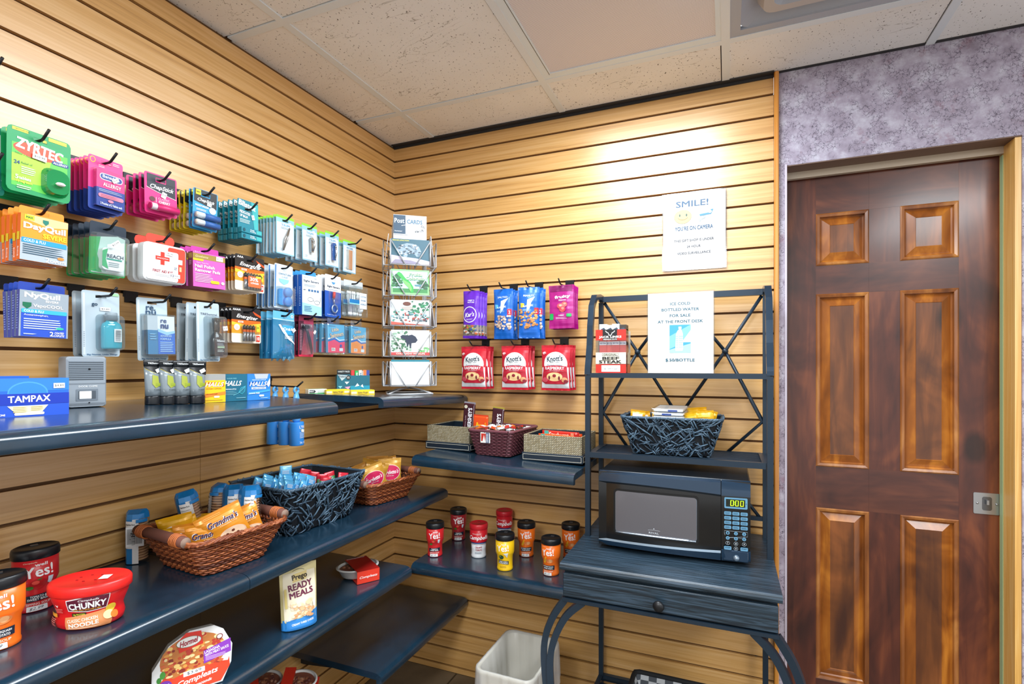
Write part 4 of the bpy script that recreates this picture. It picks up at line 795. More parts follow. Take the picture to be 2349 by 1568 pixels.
def p_roller():
    e = empty('lint_roller'); b = MB(); b.lathe([(.0001, -.180), (.0225, -.180), (.023, -.178), (.023, -.106), (.022, -.104), (.0001, -.104)], '#2f8be0', n=26)
    fn = lambda x, z, o: ((.0231 + o) * math.sin(x / .0231), -(.0231 + o) * math.cos(x / .0231), z)
    b.prints([('t', 'LYNX', 6, -119, 30, 9, '#ffffff', 'b'), ('t', 'LINT ROLLER', 6, -128, 22, 4, '#e8e03a', 'b'), ('m', -8, 20, -138, 5, 4, '#cfe4fa'), ('t', '36', -4, -170, 9, 7, '#d8ecff', 'b'), ('m', 4, 16, -168, 2, 4, '#cfe4fa'), ('p', [(-2, -126), (12, -130), (8, -138), (-4, -134)], '#f4f4f2')], fn=fn); b.build('refill', e)
    b = MB(); HB = mat('#5aa6e2', .35); b.loft([[(r * math.cos(a), r * .8 * math.sin(a), z) for a in [2 * PI * k / 18 for k in range(18)]] for r, z in ((.006, -.005), (.0125, -.030), (.016, -.062), (.018, -.086), (.014, -.098), (.010, -.104))], HB, True, True)
    b.tube([(.0085 * math.cos(a), 0, .0085 * math.sin(a)) for a in [2 * PI * k / 14 for k in range(15)]], .0042, HB, 8); b.build('handle', e)
    return e
# ---- pegs and what hangs on them.  column y, row groove, builder, [depths], label, name words
COLS = [-1.413, -1.286, -1.163, -1.043, -.904, -.771, -.666, -.557, -.432]
rndh = random.Random(12)
def peg(y, k, where):
    e = tag(empty('peg_hook', (0, y, zg(k))), 'black metal peg hook, ' + where, 'hook', 'peg hooks on the slat walls'); b = MB()
    b.box(-.006, .003, -.018, .018, -.012, .004, PEGM); b.box(.0005, .0035, -.015, .015, -.026, .004, PEGM); b.build('bracket', e)
    b = MB(); b.tube([(.003, 0, -.024), (.02, 0, -.0285), (.128, 0, -.030), (.134, 0, -.0285), (.156, 0, -.013)], .0028, PEGM, 8); b.build('wire', e); return e
def hang(rows, y, k, seq, dz=-.0305, jit=2.5):
    """seq: [(builder result factory, [x depths])] from the front; labels with an order on the peg"""
    n = 0
    for make, depths, label, cat, grp in seq:
        proto = None
        for i, x in enumerate(depths):
            lab = label.replace('*', ORD[n]); n += 1
            rz = PI / 2 + math.radians(rndh.uniform(-jit, jit) * (.3 if label[:5] == 'green' else 1)); rot = (math.radians(rndh.uniform(-1, 1)), math.radians(rndh.uniform(-1.5, 1.5)), rz)
            z = zg(k) + dz
            if proto is None:
                proto = make(); proto.location = (x, y, z); proto.rotation_euler = rot; tag(proto, lab, cat, grp)
            else: dup(proto, (x, y, z), rot, lab)
seqd = lambda a, n, s: [a - s * i for i in range(n)]
ROW = {6: 'top row', 8: 'second row', 10: 'third row'}
PL = {  # (row, column): name of what hangs there, for the pegs' labels
 (6, 0): 'green pill packs', (6, 1): 'pink and navy allergy packs', (6, 2): 'cherry lip balms', (6, 3): 'blue and yellow lip balms', (6, 4): 'teal lip balms', (6, 5): 'tweezers', (6, 6): 'nail clippers', (6, 7): 'blue toenail clippers', (6, 8): 'nail files',
 (8, 0): 'orange cold remedy', (8, 1): 'green floss packs', (8, 2): 'first aid kits', (8, 3): 'magenta remover pads', (8, 4): 'large battery packs', (8, 5): 'lens cases', (8, 6): 'blue eyewear cartons', (8, 7): 'repair kits', (8, 8): 'cotton swabs',
 (10, 0): 'blue cold remedy', (10, 1): 'mouthwash', (10, 2): 'lens solution', (10, 3): 'hair sprays', (10, 4): 'small battery packs', (10, 5): 'floss picks', (10, 6): 'razors', (10, 7): 'red swim diapers', (10, 8): 'orange swim diapers'}
for (k, c), nm in PL.items(): peg(COLS[c], k, 'holding the ' + nm + ' in the ' + ROW[k])
peg(-1.487, 7, 'with a teal pack beside the green pill packs')
peg(-1.487, 4.6 - .0, 'bare and highest, above the green pill packs')
H = lambda k, c, *seq: hang(None, COLS[c], k, seq)
H(6, 0, (p_zyrtec, [.124, .103, .082, .061, .040], 'green allergy pill blister pack with white pill, * on its peg', 'medicine', 'green pill packs'))
H(6, 1, (p_benadryl, seqd(.117, 6, .0165), 'pink and navy allergy tablet pack, * on its peg', 'medicine', 'pink and navy allergy packs'))
H(6, 2, (p_chapcherry, [.12, .098, .076, .05], 'magenta cherry lip balm card, * on its peg', 'lip balm', 'cherry lip balm cards'))
H(6, 3, (lambda: p_chap('#2f9ad0', '#e8dc2a'), [.122, .103], 'bright blue lip balm card, * on its peg', 'lip balm', 'blue lip balm cards'), (lambda: p_chap('#e0c21a', '#f0e45a'), [.084, .065, .047, .029], 'yellow lip balm card, * on its peg', 'lip balm', 'yellow lip balm cards'))
H(6, 4, (p_blistex, [.118, .099, .079, .058, .036], 'teal lip balm card, * on its peg', 'lip balm', 'teal lip balm cards'))
H(6, 5, (lambda: p_groom('tweezers'), seqd(.126, 7, .0135), 'pale blue card of tweezers, * on its peg', 'tweezers', 'tweezer cards'))
H(6, 6, (lambda: p_groom('clipper'), seqd(.126, 4, .024), 'small silver nail clipper on a pale blue card, * on its peg', 'nail clipper', 'nail clipper cards'))
H(6, 7, (lambda: p_groom('toenail'), seqd(.126, 4, .0235), 'large blue toenail clipper on a pale blue card, * on its peg', 'nail clipper', 'toenail clipper cards'))
H(6, 8, (lambda: p_groom('file'), [.100, .078, .056], 'pale blue card of emery nail files, * on its peg', 'nail file', 'nail file cards'))
H(8, 0, (p_dayquil, [.131, .111, .091, .071, .051], 'orange and white cold remedy carton, * on its peg', 'medicine', 'orange cold remedy cartons'))
H(8, 1, (p_reach, [.126, .105, .084, .063, .041], 'green and white dental floss pack, * on its peg', 'dental floss', 'green floss packs'))
H(8, 2, (p_firstaid, [.118, .075], 'white first aid kit with red cross, * on its peg', 'first aid kit', 'first aid kits'))
H(8, 3, (p_polish, [.119, .097, .075, .053], 'magenta nail polish remover pads carton, * on its peg', 'cosmetics', 'remover pad cartons'))
H(8, 4, (lambda: p_battery(False), seqd(.126, 7, .0155), 'black and orange pack of large batteries, * on its peg', 'batteries', 'large battery packs'))
H(8, 5, (p_lenscase, [.120, .094, .068, .042], 'pale contact lens case pack with blue caps, * on its peg', 'lens case', 'contact lens case packs'))
H(8, 6, (p_sightbox, [.119, .098, .077], 'white and blue eyewear care carton, * on its peg', 'eyewear kit', 'eyewear care cartons'))
H(8, 7, (p_repair, [.130, .113, .096, .079, .062], 'royal blue eyeglass repair kit card, * on its peg', 'repair kit', 'eyeglass repair kits'))
H(8, 8, (p_swabs, [.118, .090, .062], 'clear bag of cotton swabs and balls, * on its peg', 'cotton swabs', 'cotton swab bags'))
H(10, 0, (p_nyquil, [.131, .113, .095, .077], 'blue and silver night cold remedy carton, * on its peg', 'medicine', 'blue cold remedy cartons'))
H(10, 1, (p_wash, [.098, .063], 'travel mouthwash bottle with teal liquid on a card, * on its peg', 'mouthwash', 'travel mouthwash packs'))
H(10, 2, (p_renu, [.086], 'blue and white contact lens solution on a long pale card', 'lens solution', None))
H(10, 3, (p_spray, [.130, .092, .054], 'black hair spray bottle in a clear travel pack, * on its peg', 'hair spray', 'travel hair spray packs'))
H(10, 4, (lambda: p_battery(True), [.112, .096, .080, .064], 'orange pack of four small slim batteries, * on its peg', 'batteries', 'small battery packs'))
H(10, 5, (p_floss, [.120, .094, .068], 'aqua blue bag of floss picks, * on its peg', 'floss picks', 'floss pick bags'))
H(10, 6, (p_razor, [.112, .089, .066], 'black razor on a red card, * on its peg', 'razor', 'razor cards'))
H(10, 7, (lambda: p_card_toy('#ea4f6e'), [.132, .105, .078], 'swim diaper pack with pink band, bagged, * on its peg', 'diapers', 'pink swim diaper packs'))
H(10, 8, (lambda: p_card_toy('#f39a52'), [.131, .102], 'swim diaper pack with orange band, bagged, * on its peg', 'diapers', 'orange swim diaper packs'))
peg(-.727, 13, 'carrying the blue lint rollers in the gap between the upper shelves')
hang(None, -.727, 13, [(p_roller, [.128, .082, .036], 'blue lint roller on a peg between two shelves, * on it', 'lint roller', 'blue lint rollers')], dz=-.0415)
# ================================================================ soft bags
def bagfn(w, h, T, seed=0, crimp=.008, side=1):
    rn = random.Random(seed); ph = [rn.uniform(0, 6.28) for _ in range(6)]
    def f(x, z, o=0):
        u = max(-1, min(1, x / (w / 2))); v = max(-1, min(1, (z + h / 2) / (h / 2 - crimp))); k = (1 - abs(u) ** 2.6) * (1 - v ** 4) if abs(v) < 1 else 0
        y = T * max(0, k) ** .7 + .0006 * k * (math.sin(x * 190 + ph[0] + 2 * v) + math.sin(z * 230 + ph[1] + 3 * u)) + .0008 * (1 - k) * math.sin(x * 260 + ph[2])
        return (x * (1 - .05 * (1 - v * v) * 1.0), -(y + o) * side, z)
    return f
def softbag(b, w, h, T, m, ops, seed=0, n=14, bands=None, mback=None):
    f = bagfn(w, h, T, seed); g = bagfn(w, h, T * .6, seed + 1, side=-1)
    X = [-w / 2 + w * i / n for i in range(n + 1)]; K = n + 4; Zs = [-h + h * i / K for i in range(K + 1)]; mm = n + 1
    for fn2, flip in ((f, False), (g, True)):
        for k in range(K):
            c = m; zc = (Zs[k] + Zs[k + 1]) / 2 * 1000
            for zh, zl, bc in (bands or []):
                if zl <= zc <= zh: c = bc
            vs = [fn2(x, z) for z in Zs[k:k + 2] for x in X]; fs = [(i, i + 1, mm + i + 1, mm + i) for i in range(n)]
            b.add(vs, [q[::-1] for q in fs] if flip else fs, c, True)
    b.prints(ops, fn=lambda x, z, o: f(x, z, o + .0003), lay=.00025); return b
def foil(hx, r=.28): return mat(hx, r, .12, .7)
def b_bag(name, w, h, T, m, ops, bands=None, seed=0):
    e = empty(name); b = MB(); b.T = Matrix.Translation((0, 0, .011)); softbag(b, w, h, T, m, [], seed, bands=bands); b.build('pouch', e)
    b = MB(); f = bagfn(w, h, T, seed); b.T = Matrix.Translation((0, 0, .011)); b.prints(ops, fn=lambda x, z, o: f(x, z, o + .0004), lay=.00025); b.build('printed_front', e); return e
def nuts(cols, x0, x1, z0, z1, n, seed):
    r = random.Random(seed); return [('e', r.uniform(x0, x1), r.uniform(z0, z1), r.uniform(4, 7), r.uniform(3, 5), foil(r.choice(cols), .45)) for _ in range(n)]
PUR = foil('#6a2bc8'); NB = foil('#1266c8'); RD = foil('#d8203c')
def g_purple(): return b_bag('snack_bag', .075, .195, .0095, PUR, [('t', "SWEET 'N", 4, -40, 30, 5, '#ffffff', 'b'), ('t', 'SALTY MIX', 4, -48, 32, 5, '#ffffff', 'b'), ('o', -2, -98, 33, 33, 3.2, '#f4f2fa'), ('t', "Kar's", -2, -98, 46, 18, '#ffffff', 'bi', 8), ('m', -18, 14, -116, 2, 4, '#cdb8f0')] + nuts(['#c8b9a4', '#3a5a8c', '#4a3a34', '#8c9a4a', '#ddd6cc', '#c8683a'], -31, 31, -176, -142, 34, 2), [(11, -140, PUR), (-140, -180, foil('#8d8078', .5))], 4)
def g_nuts(honey=False):
    c2 = ['#c8894a', '#d9a564', '#b87434'] if honey else ['#cbb3a0', '#b99a86', '#dccbbd']
    return b_bag('snack_bag', .085, .20, .0115, NB, [('t', 'PEANUTS' if honey else 'SALTED', 0, -34, 44, 7, '#dbe9f8', 'b'), ('p', [(-6, -50), (8, -44), (26, -38), (10, -62), (4, -84), (-10, -100)], '#cfe6f8'), ('t', 'PLANTERS', -4, -74, 40, 7, '#e8f2fa', 'b', 6), ('p', [(-34, -62), (-20, -64), (-16, -78), (-34, -80)], '#e8c63a' if honey else '#5ab4e0'), ('q', 22, -108, 40, -82, 3, '#c8203a'), ('t', '2', 31, -95, 7, 12, '#ffffff', 'b'), ('m', -26, 14, -88, 2, 4, '#9ec8f0')] + nuts(c2, -36, 36, -162, -110 if not honey else -86, 46, 5 + honey), None, 7 + honey)
def g_fruity(): return b_bag('snack_bag', .100, .165, .0058, foil('#a8127c'), [('r', -44, -24, 44, -2, foil('#7a1458')), ('t', 'fruity', 6, -46, 62, 14, '#f6f0f4', 'B', 4), ('t', 'SNACKS', 6, -58, 30, 5, '#f6d8ec', 'b'), ('t', 'CHERRY', 0, -116, 24, 5, '#f8e8f2', 'b'), ('m', -22, 24, -124, 2, 4, '#e8a8d0'), ('q', -48, -132, -32, -108, 3, '#18a050'), ('q', 22, -122, 42, -110, 3, '#22a858'), ('e', -4, -80, 12, 10, '#e8505a'), ('e', 14, -74, 12, 10, '#f06a66'), ('e', 6, -92, 13, 11, '#e2424e'), ('e', -2, -78, 6, 4, '#f89a8a'), ('e', 16, -72, 6, 4, '#f8a89a'), ('e', 8, -90, 6, 5, '#f4887a')], None, 9)
def g_knott():
    W = '#eef0f0'
    return b_bag('cookie_bag', .120, .175, .0125, foil('#cf1f34'), [('e', 2, -74, 50, 48, W), ('r', -57, -166, 57, -86, foil('#dfe6ea', .35)), ('t', "Knott's", 0, -52, 66, 20, '#1f3a4a', 'b', 4), ('t', 'BERRY FARM', 0, -66, 40, 4, '#44606c'), ('t', 'Premium Cookies', 0, -77, 66, 6, '#3a6a8a', 'i'),
      ('p', [(-50, -82), (-30, -80), (0, -78), (30, -80), (50, -82), (52, -104), (28, -100), (0, -98), (-28, -100), (-52, -104)], '#c01a34'), ('t', 'RASPBERRY', 0, -89, 82, 11, '#ffffff', 'b'), ('t', 'Shortbread', 0, -99, 44, 5, '#f6dade', 'i'), ('p', [(-52, -104), (-30, -101), (0, -100), (30, -101), (52, -104), (56, -140), (40, -150), (-40, -150), (-56, -140)], '#b01a30'),
      ('e', 0, -122, 34, 17, '#e7c48c'), ('e', 0, -118, 8, 6, '#8a2230'), ('e', -22, -126, 4, 8, '#6f1a2a'), ('e', 20, -127, 4, 8, '#6f1a2a'), ('e', -40, -134, 12, 10, '#c24a58'), ('e', 42, -134, 12, 10, '#d8a070'), ('e', 46, -140, 8, 7, '#8a2230'), ('t', '99c', -44, -30, 14, 10, '#ffffff', 'b', 30)], [(11, -12, foil('#b8182c'))], 13)
def pegb(x, k, where):
    e = tag(empty('peg_hook', (x, 0, zg(k)), 0), 'black metal peg hook on the rear wall, ' + where, 'hook', 'peg hooks on the rear wall'); e.rotation_euler = (0, 0, -PI / 2); b = MB()
    b.box(-.006, .003, -.018, .018, -.012, .004, PEGM); b.box(.0005, .0035, -.018, .018, -.030, .004, PEGM); b.build('bracket', e)
    MB().tube([(.003, 0, -.024), (.02, 0, -.0285), (.128, 0, -.030), (.134, 0, -.0285), (.156, 0, -.013)], .0028, PEGM, 8).build('wire', e)
def hangb(x, k, make, ds, label, cat, grp, jit=1.6, bias=0):
    proto = None
    for i, d in enumerate(ds):
        rot = (0, math.radians(rndh.uniform(-1, 1)), math.radians(rndh.uniform(-jit, jit) + bias)); loc = (x + rndh.uniform(-.002, .002), -d, zg(k) - .030 - .0145); lab = label.replace('*', ORD[i])
        if proto is None: proto = make(); proto.location = loc; proto.rotation_euler = rot; tag(proto, lab, cat, grp)
        else: dup(proto, loc, rot, lab)
for x, nm in ((.462, 'holding purple snack bags'), (.603, 'holding plain blue nut bags'), (.716, 'holding honey nut bags'), (.848, 'holding magenta fruit snacks')): pegb(x, 8, nm)
for x, nm in ((.472, 'under the purple snacks, holding raspberry cookies'), (.654, 'under the blue nut bags, holding raspberry cookies'), (.825, 'under the fruit snacks, holding raspberry cookies')): pegb(x, 11, nm)
hangb(.462, 8, g_purple, [.118, .094, .070, .046], 'purple trail mix bag, * on its peg', 'snack bag', 'purple trail mix bags', bias=-2)
hangb(.603, 8, g_nuts, [.116, .087, .058], 'blue bag of salted nuts, * on its peg', 'snack bag', 'blue salted nut bags')
hangb(.716, 8, lambda: g_nuts(True), [.122], 'blue and yellow honey nut bag hanging in front of plain nut bags', 'snack bag', None, bias=14)
hangb(.722, 8, g_nuts, [.088, .056], 'blue salted nut bag behind the honey nuts, * of its two', 'snack bag', 'nut bags behind the honey nuts')
hangb(.848, 8, g_fruity, [.122, .104, .086, .068, .050], 'magenta fruit snack bag, * on its peg', 'snack bag', 'magenta fruit snack bags', 1)
for x, nm in ((.472, 'under the purple snacks'), (.654, 'under the blue nuts'), (.825, 'under the fruit snacks')):
    hangb(x, 11, g_knott, [.114, .080, .048], 'red and white raspberry cookie bag ' + nm + ', * there', 'cookie bag', 'raspberry cookie bags ' + nm, 1.6, -3)
# ================================================================ soup cups
def cup(label, kind, loc, rz, oval=False):
    e = tag(empty('soup_cup', loc, rz), label, 'soup', None); body = {'tomato': '#d3262c', 'dark': '#a3262e', 'red': '#c81f2a', 'orange': '#f0701c', 'yellow': '#f2c318', 'squash': '#f0701c'}[kind]
    lid = '#b01a22' if kind == 'red' else '#171a1f'; lidm = mat(lid if kind != 'red' else '#c8202c', .35); B = mat(body, .3); h = .108
    b = MB(); R = .034; sx = 1.1 if oval else 1; sy = .9 if oval else 1
    prof = [(.0001, 0), (.027, 0), (.0285, .002), (.0285, .008), (.0275, .010), (.0275, .030), (.0285, .050), (.0325, .060), (.0335, .064), (.0335, h)]
    if kind == 'red': b.lathe(prof[:6] + [(.0285, .050)], mat('#e4e8ec', .3), n=30, sx=sx, sy=sy); b.lathe([(.0285, .050), (.0325, .060), (.0335, .064), (.0335, h)], B, n=30, sx=sx, sy=sy)
    else: b.lathe(prof, B, n=30, sx=sx, sy=sy)
    def rad(z):
        z = max(.001, min(h, z))
        for (r0, z0), (r1, z1) in zip(prof[2:], prof[3:]):
            if z0 <= z <= z1: return r0 + (r1 - r0) * (z - z0) / max(1e-6, z1 - z0)
        return .0335
    def fn(x, z, o): r = rad(z) + .0003 + o; a = x / .031; return (r * sx * math.sin(a), -r * sy * math.cos(a), z)
    yes = [('t', 'Campbells', -11, 101, 18, 3.2, '#f6e2c8', 'i'), ('t', 'well', 3, 96, 16, 6, '#ffffff', 'b'), ('t', 'Yes!', 0, 82, 38, 21, '#ffffff', 'b', 4)]
    wht = [('q', -17, 3, 13, 13, 1, '#eef0f0'), ('t', '$2.99', -3, 8, 20, 5.5, '#3a4250', 'i', 3)]
    if kind in ('tomato', 'dark'): ops = yes + [('e', 0, 56, 12, 11, '#b81c20'), ('e', -4, 60, 5, 4, '#f0584a'), ('p', [(-3, 66), (5, 69), (1, 64)], '#3a6a2a'), ('p', [(12, 68), (20, 68), (18, 52), (12, 56)], '#cfd8e4'), ('e', -13, 50, 6, 4, '#3f7a2c'), ('p', [(-22, 34), (23, 36), (23, 23), (-22, 21)], '#1a2436'), ('t', 'TOMATO &', 0, 31, 24, 4.4, '#ffffff', 'b'), ('t', 'SWEET BASIL', 0, 26, 32, 4.2, '#ffffff', 'b'), ('t', 'SIPPING SOUP', 0, 17, 36, 4.6, '#f8d8d0', 'b')] + wht
    elif kind in ('orange', 'squash'): ops = yes + [('p', [(-20, 46), (-8, 66), (-4, 68), (-6, 54), (-12, 42)], '#f2b22a'), ('e', 6, 53, 13, 8, '#e8894a'), ('e', 9, 54, 6, 6, '#f4b27a'), ('p', [(-22, 36), (24, 38), (24, 23), (-22, 21)], '#1a2436'), ('t', 'BUTTERNUT SQUASH', 0, 32.5, 38, 4.4, '#ffffff', 'b'), ('t', '& SWEET POTATO', 0, 26.5, 34, 4.4, '#ffffff', 'b'), ('t', 'SIPPING SOUP', 0, 17, 36, 4.6, '#ffe0c8', 'b')] + wht
    elif kind == 'yellow': ops = yes + [('p', [(2, 64), (18, 66), (16, 48), (8, 58)], '#dfe6ea'), ('e', -6, 50, 9, 8, '#2c4a2e'), ('e', -9, 53, 3, 3, '#7aa04a'), ('p', [(-18, 40), (22, 36), (22, 24), (-18, 28)], '#1f2a2a'), ('t', 'SWEET CORN &', 2, 34, 32, 4, '#ffffff', 'b', -4), ('t', 'ROASTED POBLANO', 2, 29, 34, 3.6, '#ffffff', 'b', -4), ('m', -12, 14, 18, 2, 4, '#a8861a')]
    else: ops = [('t', 'Campbells', -8, 92, 30, 6, '#f8e0e0', 'i'), ('t', 'Campbells', 0, 76, 74, 19, '#ffffff', 'bi'), ('r', -30, 55, 30, 60, '#2a5a9c'), ('r', -30, 52, 30, 55, '#f2f2f2'), ('t', 'CREAMY', 0, 41, 28, 7, '#b0303a', 'b'), ('t', 'TOMATO', 0, 31, 26, 7, '#b0303a', 'b'), ('m', -16, 16, 22, 2, 4, '#8c98a4')]
    b.prints(ops, fn=fn); b.build('cup_body', e)
    b = MB(); l0 = h; b.lathe([(.0335, l0 - .002), (.0355, l0), (.0355, l0 + .013), (.034, l0 + .018), (.031, l0 + .0195), (.029, l0 + .017), (.0001, l0 + .017)], lidm, n=30, sx=sx, sy=sy); b.build('lid', e)
    MB().box(-.006, .006, .010, .020, l0 + .0172, l0 + .0182, mat('#3a3f46' if kind != 'red' else '#a01820', .3)).build('sip_tab', e)
    return e
F = lambda x, y: (x, y, ZF + .0005)
cup('red tomato soup cup with black lid, front of the rear shelf near its end', 'tomato', F(.398, -.300), .45)
cup('dark red soup cup with black lid, standing back by the slats', 'dark', F(.392, -.100), .5)
cup('red lidded soup cup with white lower half, in the front row', 'red', F(.558, -.246), .45)
cup('red lidded soup cup against the slats behind the yellow cup', 'red', F(.580, -.048), .3)
cup('yellow soup cup with black lid in the front row', 'yellow', F(.700, -.322), .15)
cup('orange soup cup with black lid just behind the yellow cup', 'orange', F(.722, -.165), .3)
cup('orange soup cup with black lid at the back corner beside the rack', 'orange', F(.885, -.118), .15)
cup('orange soup cup with black lid at the shelf edge by the drawer', 'orange', F(.866, -.300), -.05)
cup('large red tomato basil soup cup with black lid beside the wicker shelf wall', 'tomato', (.118, -1.418, ZB + .0005), 1.3, True)
cup('orange squash soup cup with grey-black lid in front of the tomato basil cup', 'squash', (.236, -1.528, ZB + .0005), 1.12, True)
# big red microwave bowl
e = tag(empty('soup_bowl', (.285, -1.408, ZB + .0005), .62), 'oval red microwavable soup bowl with vented red lid', 'soup'); R = mat('#d81e22', .28)
b = MB(); pr = [(.0001, 0), (.046, 0), (.051, .004), (.053, .014), (.051, .024), (.050, .030), (.054, .042), (.059, .056), (.0595, .068)]
b.lathe(pr, R, n=36, sx=1.06, sy=.80)
def fn(x, z, o):
    r = .0595
    for (r0, z0), (r1, z1) in zip(pr[1:], pr[2:]):
        if z0 <= z <= z1: r = r0 + (r1 - r0) * (z - z0) / max(1e-6, z1 - z0)
    a = x / .054; r += .0004 + o; return (1.06 * r * math.sin(a), -.8 * r * math.cos(a), z)
b.prints([('p', [(-16, 60), (14, 66), (46, 64), (44, 36), (14, 34), (-16, 38)], '#f0f0f0'), ('p', [(-14.5, 58.5), (14, 64.5), (44.5, 62.5), (42.5, 37.5), (14, 35.5), (-14.5, 39.5)], '#5e1630'), ('t', 'Campbells', 16, 58, 28, 5, '#ffffff', 'i'), ('t', 'CHUNKY', 14, 48, 52, 12, '#ffffff', 'B', 2), ('t', 'SOUP THAT EATS LIKE A MEAL', 14, 39.5, 42, 2.6, '#f0b82a', 'b'), ('q', -10, 27, 12, 34, 1, '#20301c'), ('t', '18g PROTEIN', 1, 30.5, 18, 4, '#e8e03a', 'b'),
  ('p', [(-22, 26), (40, 34), (52, 22), (52, 2), (-20, 4)], '#e0905a'), ('t', 'CLASSIC CHICKEN', 6, 21, 46, 5.6, '#fff2dc', 'b', 4), ('t', 'NOODLE', 8, 12.5, 44, 7.5, '#fff8ec', 'B', 4), ('m', -16, 36, 6, 1, 3, '#fbe2c4'), ('e', 50, 34, 9, 8, '#e8c43a'), ('e', 46, 22, 9, 8, '#f0dca0'), ('e', 56, 20, 7, 7, '#e07a2a'), ('p', [(-34, 52), (-31, 49), (-28, 52), (-31, 46)], '#ffffff'), ('m', -38, -22, 43, 3, 3.2, '#f08a80'), ('r', -64, 26, -38, 33, '#f0a83a'), ('m', -64, -40, 22, 5, 3, '#f08a80')], fn=fn); b.build('bowl_body', e)
b = MB(); b.lathe([(.062, .064), (.0645, .066), (.0645, .080), (.062, .084), (.058, .0845), (.055, .082), (.0001, .0835)], mat('#ee2a26', .32), n=40, sx=1.06, sy=.8)
for i in range(7): a = 2 * PI * i / 7; b.box(.022 * math.cos(a) - .002, .022 * math.cos(a) + .002, .016 * math.sin(a) - .0006, .016 * math.sin(a) + .0006, .083, .0842, mat('#8a1014'))
b.build('lid', e); b = MB(); b.box(.018, .034, -.012, .008, .0842, .0846, '#f2f2ee'); b.build('price_sticker', e)
# ================================================================ goods on the upper shelf
def onA(x): return zA(0, x) + .0006
def sbox(name, label, loc, rz, w, d, h, m, ops, cat, group=None, side=None, top=None, sideops=None):
    """upright carton standing on its base, front along -y"""
    e = tag(empty(name, loc, rz), label, cat, group); b = MB(); b.box(-w / 2, w / 2, 0, d, 0, h, side or m); b.build('carton', e)
    b = MB(); b.box(-w / 2 + .0003, w / 2 - .0003, -.0004, 0, .0003, h - .0003, m); b.prints(ops, -.0004, dx=0)
    if top: b.box(-w / 2 + .0003, w / 2 - .0003, 0, d - .0005, h, h + .0003, top)
    b.build('printed_face', e); return e
TX = [('r', -95, 0, 95, 64, '#2f7fe0'), ('e', 0, 64, 38, 30, '#4a9cf0'), ('e', 0, 62, 35, 27, '#2f8ae8'), ('r', -95, 22, 95, 46, '#1438b0'), ('t', 'TAMPAX', 2, 33, 86, 14, '#ffffff', 'b', 1), ('p', [(-36, 21), (36, 21), (24, 6), (-20, 6)], '#f1eabf'), ('q', -22, 3, 28, 8, 2, '#f2f3ee'), ('l', [(-34, 4), (-22, 5)], 1, '#ffffff'), ('m', -24, -4, 18, 4, 3, '#a89a50'), ('m', 4, 24, 18, 3, 3, '#a89a50'), ('t', '20 TAMPONS', -66, 7, 24, 4, '#ffffff', 'b'), ('r', 38, 45, 58, 56, '#f2f2f0'), ('t', '$4.89', 48, 50.5, 15, 5, '#44505a', ''), ('l', [(-44, 46), (-36, 58), (-20, 68), (0, 72)], 1, '#8cc4f8'), ('l', [(0, 72), (20, 68), (36, 58), (44, 46)], 1, '#8cc4f8')]
YA = math.atan2(1, .15)
RZA = PI / 2 - .05
e = sbox('tampon_box', 'blue tampon box with white lettering, front one of two on the upper shelf', (.196, -1.462, onA(.24)), RZA - .09, .118, .042, .074, '#2468d8', [tuple([q[0]] + [v for v in q[1:]]) for q in TX if q[0] != 'r' or abs(q[1]) < 90] if False else [('r', -59, 0, 59, 30, '#2456d0'), ('r', -59, 50, 59, 74, '#2f7fe0'), ('e', -4, 46, 30, 22, '#4a9cf0'), ('e', -4, 45, 28, 20.5, '#2f84e6'), ('r', -59, 24, 59, 45, '#1438b0'), ('t', 'TAMPAX', -2, 35, 62, 12, '#ffffff', 'b', 1), ('p', [(-34, 22), (26, 22), (16, 8), (-22, 8)], '#f1eabf'), ('q', -24, 4, 20, 9, 2, '#f2f3ee'), ('m', -26, -4, 19, 4, 3, '#b8a860'), ('m', 0, 18, 19, 3, 3, '#b8a860'), ('t', 'TAMPONS', -46, 6, 18, 3.6, '#ffffff', 'b'), ('r', 34, 54, 52, 64, '#f2f2f0'), ('t', '$4.89', 43, 59, 14, 4.6, '#44505a', '')], 'tampons', 'blue tampon boxes')
e = sbox('tampon_box', 'blue tampon box standing behind the front one', (.140, -1.500, onA(.16)), RZA - .03, .118, .042, .074, '#2468d8', [('e', -4, 46, 30, 22, '#4a9cf0'), ('r', -59, 24, 59, 45, '#1438b0')], 'tampons', 'blue tampon boxes')
# door chime
e = tag(empty('door_chime', (.120, -1.326, onA(.10)), RZA - .12), 'grey plastic door chime sensor with ribbed speaker', 'door chime'); G = mat('#8c97a1', .5)
w, h, d = .0365, .112, .045
b = MB(); b.loft([[(x, y, z) for x, z in rrect(-w + i, 0 + i * .3, w - i, h - i, .006)] for y, i in ((0, .003), (.003, 0), (d, 0))], G); b.build('housing', e)
b = MB()
for i in range(10): b.box(-w + .004, w - .006, -.0012, .001, h - .012 - .0042 * i, h - .0098 - .0042 * i, mat('#7d8994', .5)); b.box(-w + .004, w - .006, -.0003, .001, h - .0141 - .0042 * i, h - .012 - .0042 * i, mat('#414b54', .6))
b.sphere((.004, -.0012, h - .028), .0022, BLK, 6); b.build('speaker_grille', e)
b = MB(); b.prints([('t', 'DOOR CHIME', 2, 46, 34, 3.6, '#e4e8ea', 'b'), ('q', -20, 14, 20, 40, 1, '#6f7b86'), ('q', -16, 18, 16, 36, 1, '#4a545d'), ('q', -14, 18.5, 8, 35.5, 1, '#dfe3e4')] + [('r', -w * 1000 + 3, 5 + i * 3, w * 1000 - 3, 5.8 + i * 3, '#5b6670') for i in range(2)] + [('r', -w * 1000 + 2, 52, w * 1000 - 2, 52.8, '#5b6670')], 0); b.sphere((.004, -.0008, .0095), .0016, BLK, 6); b.build('sensor_window', e)
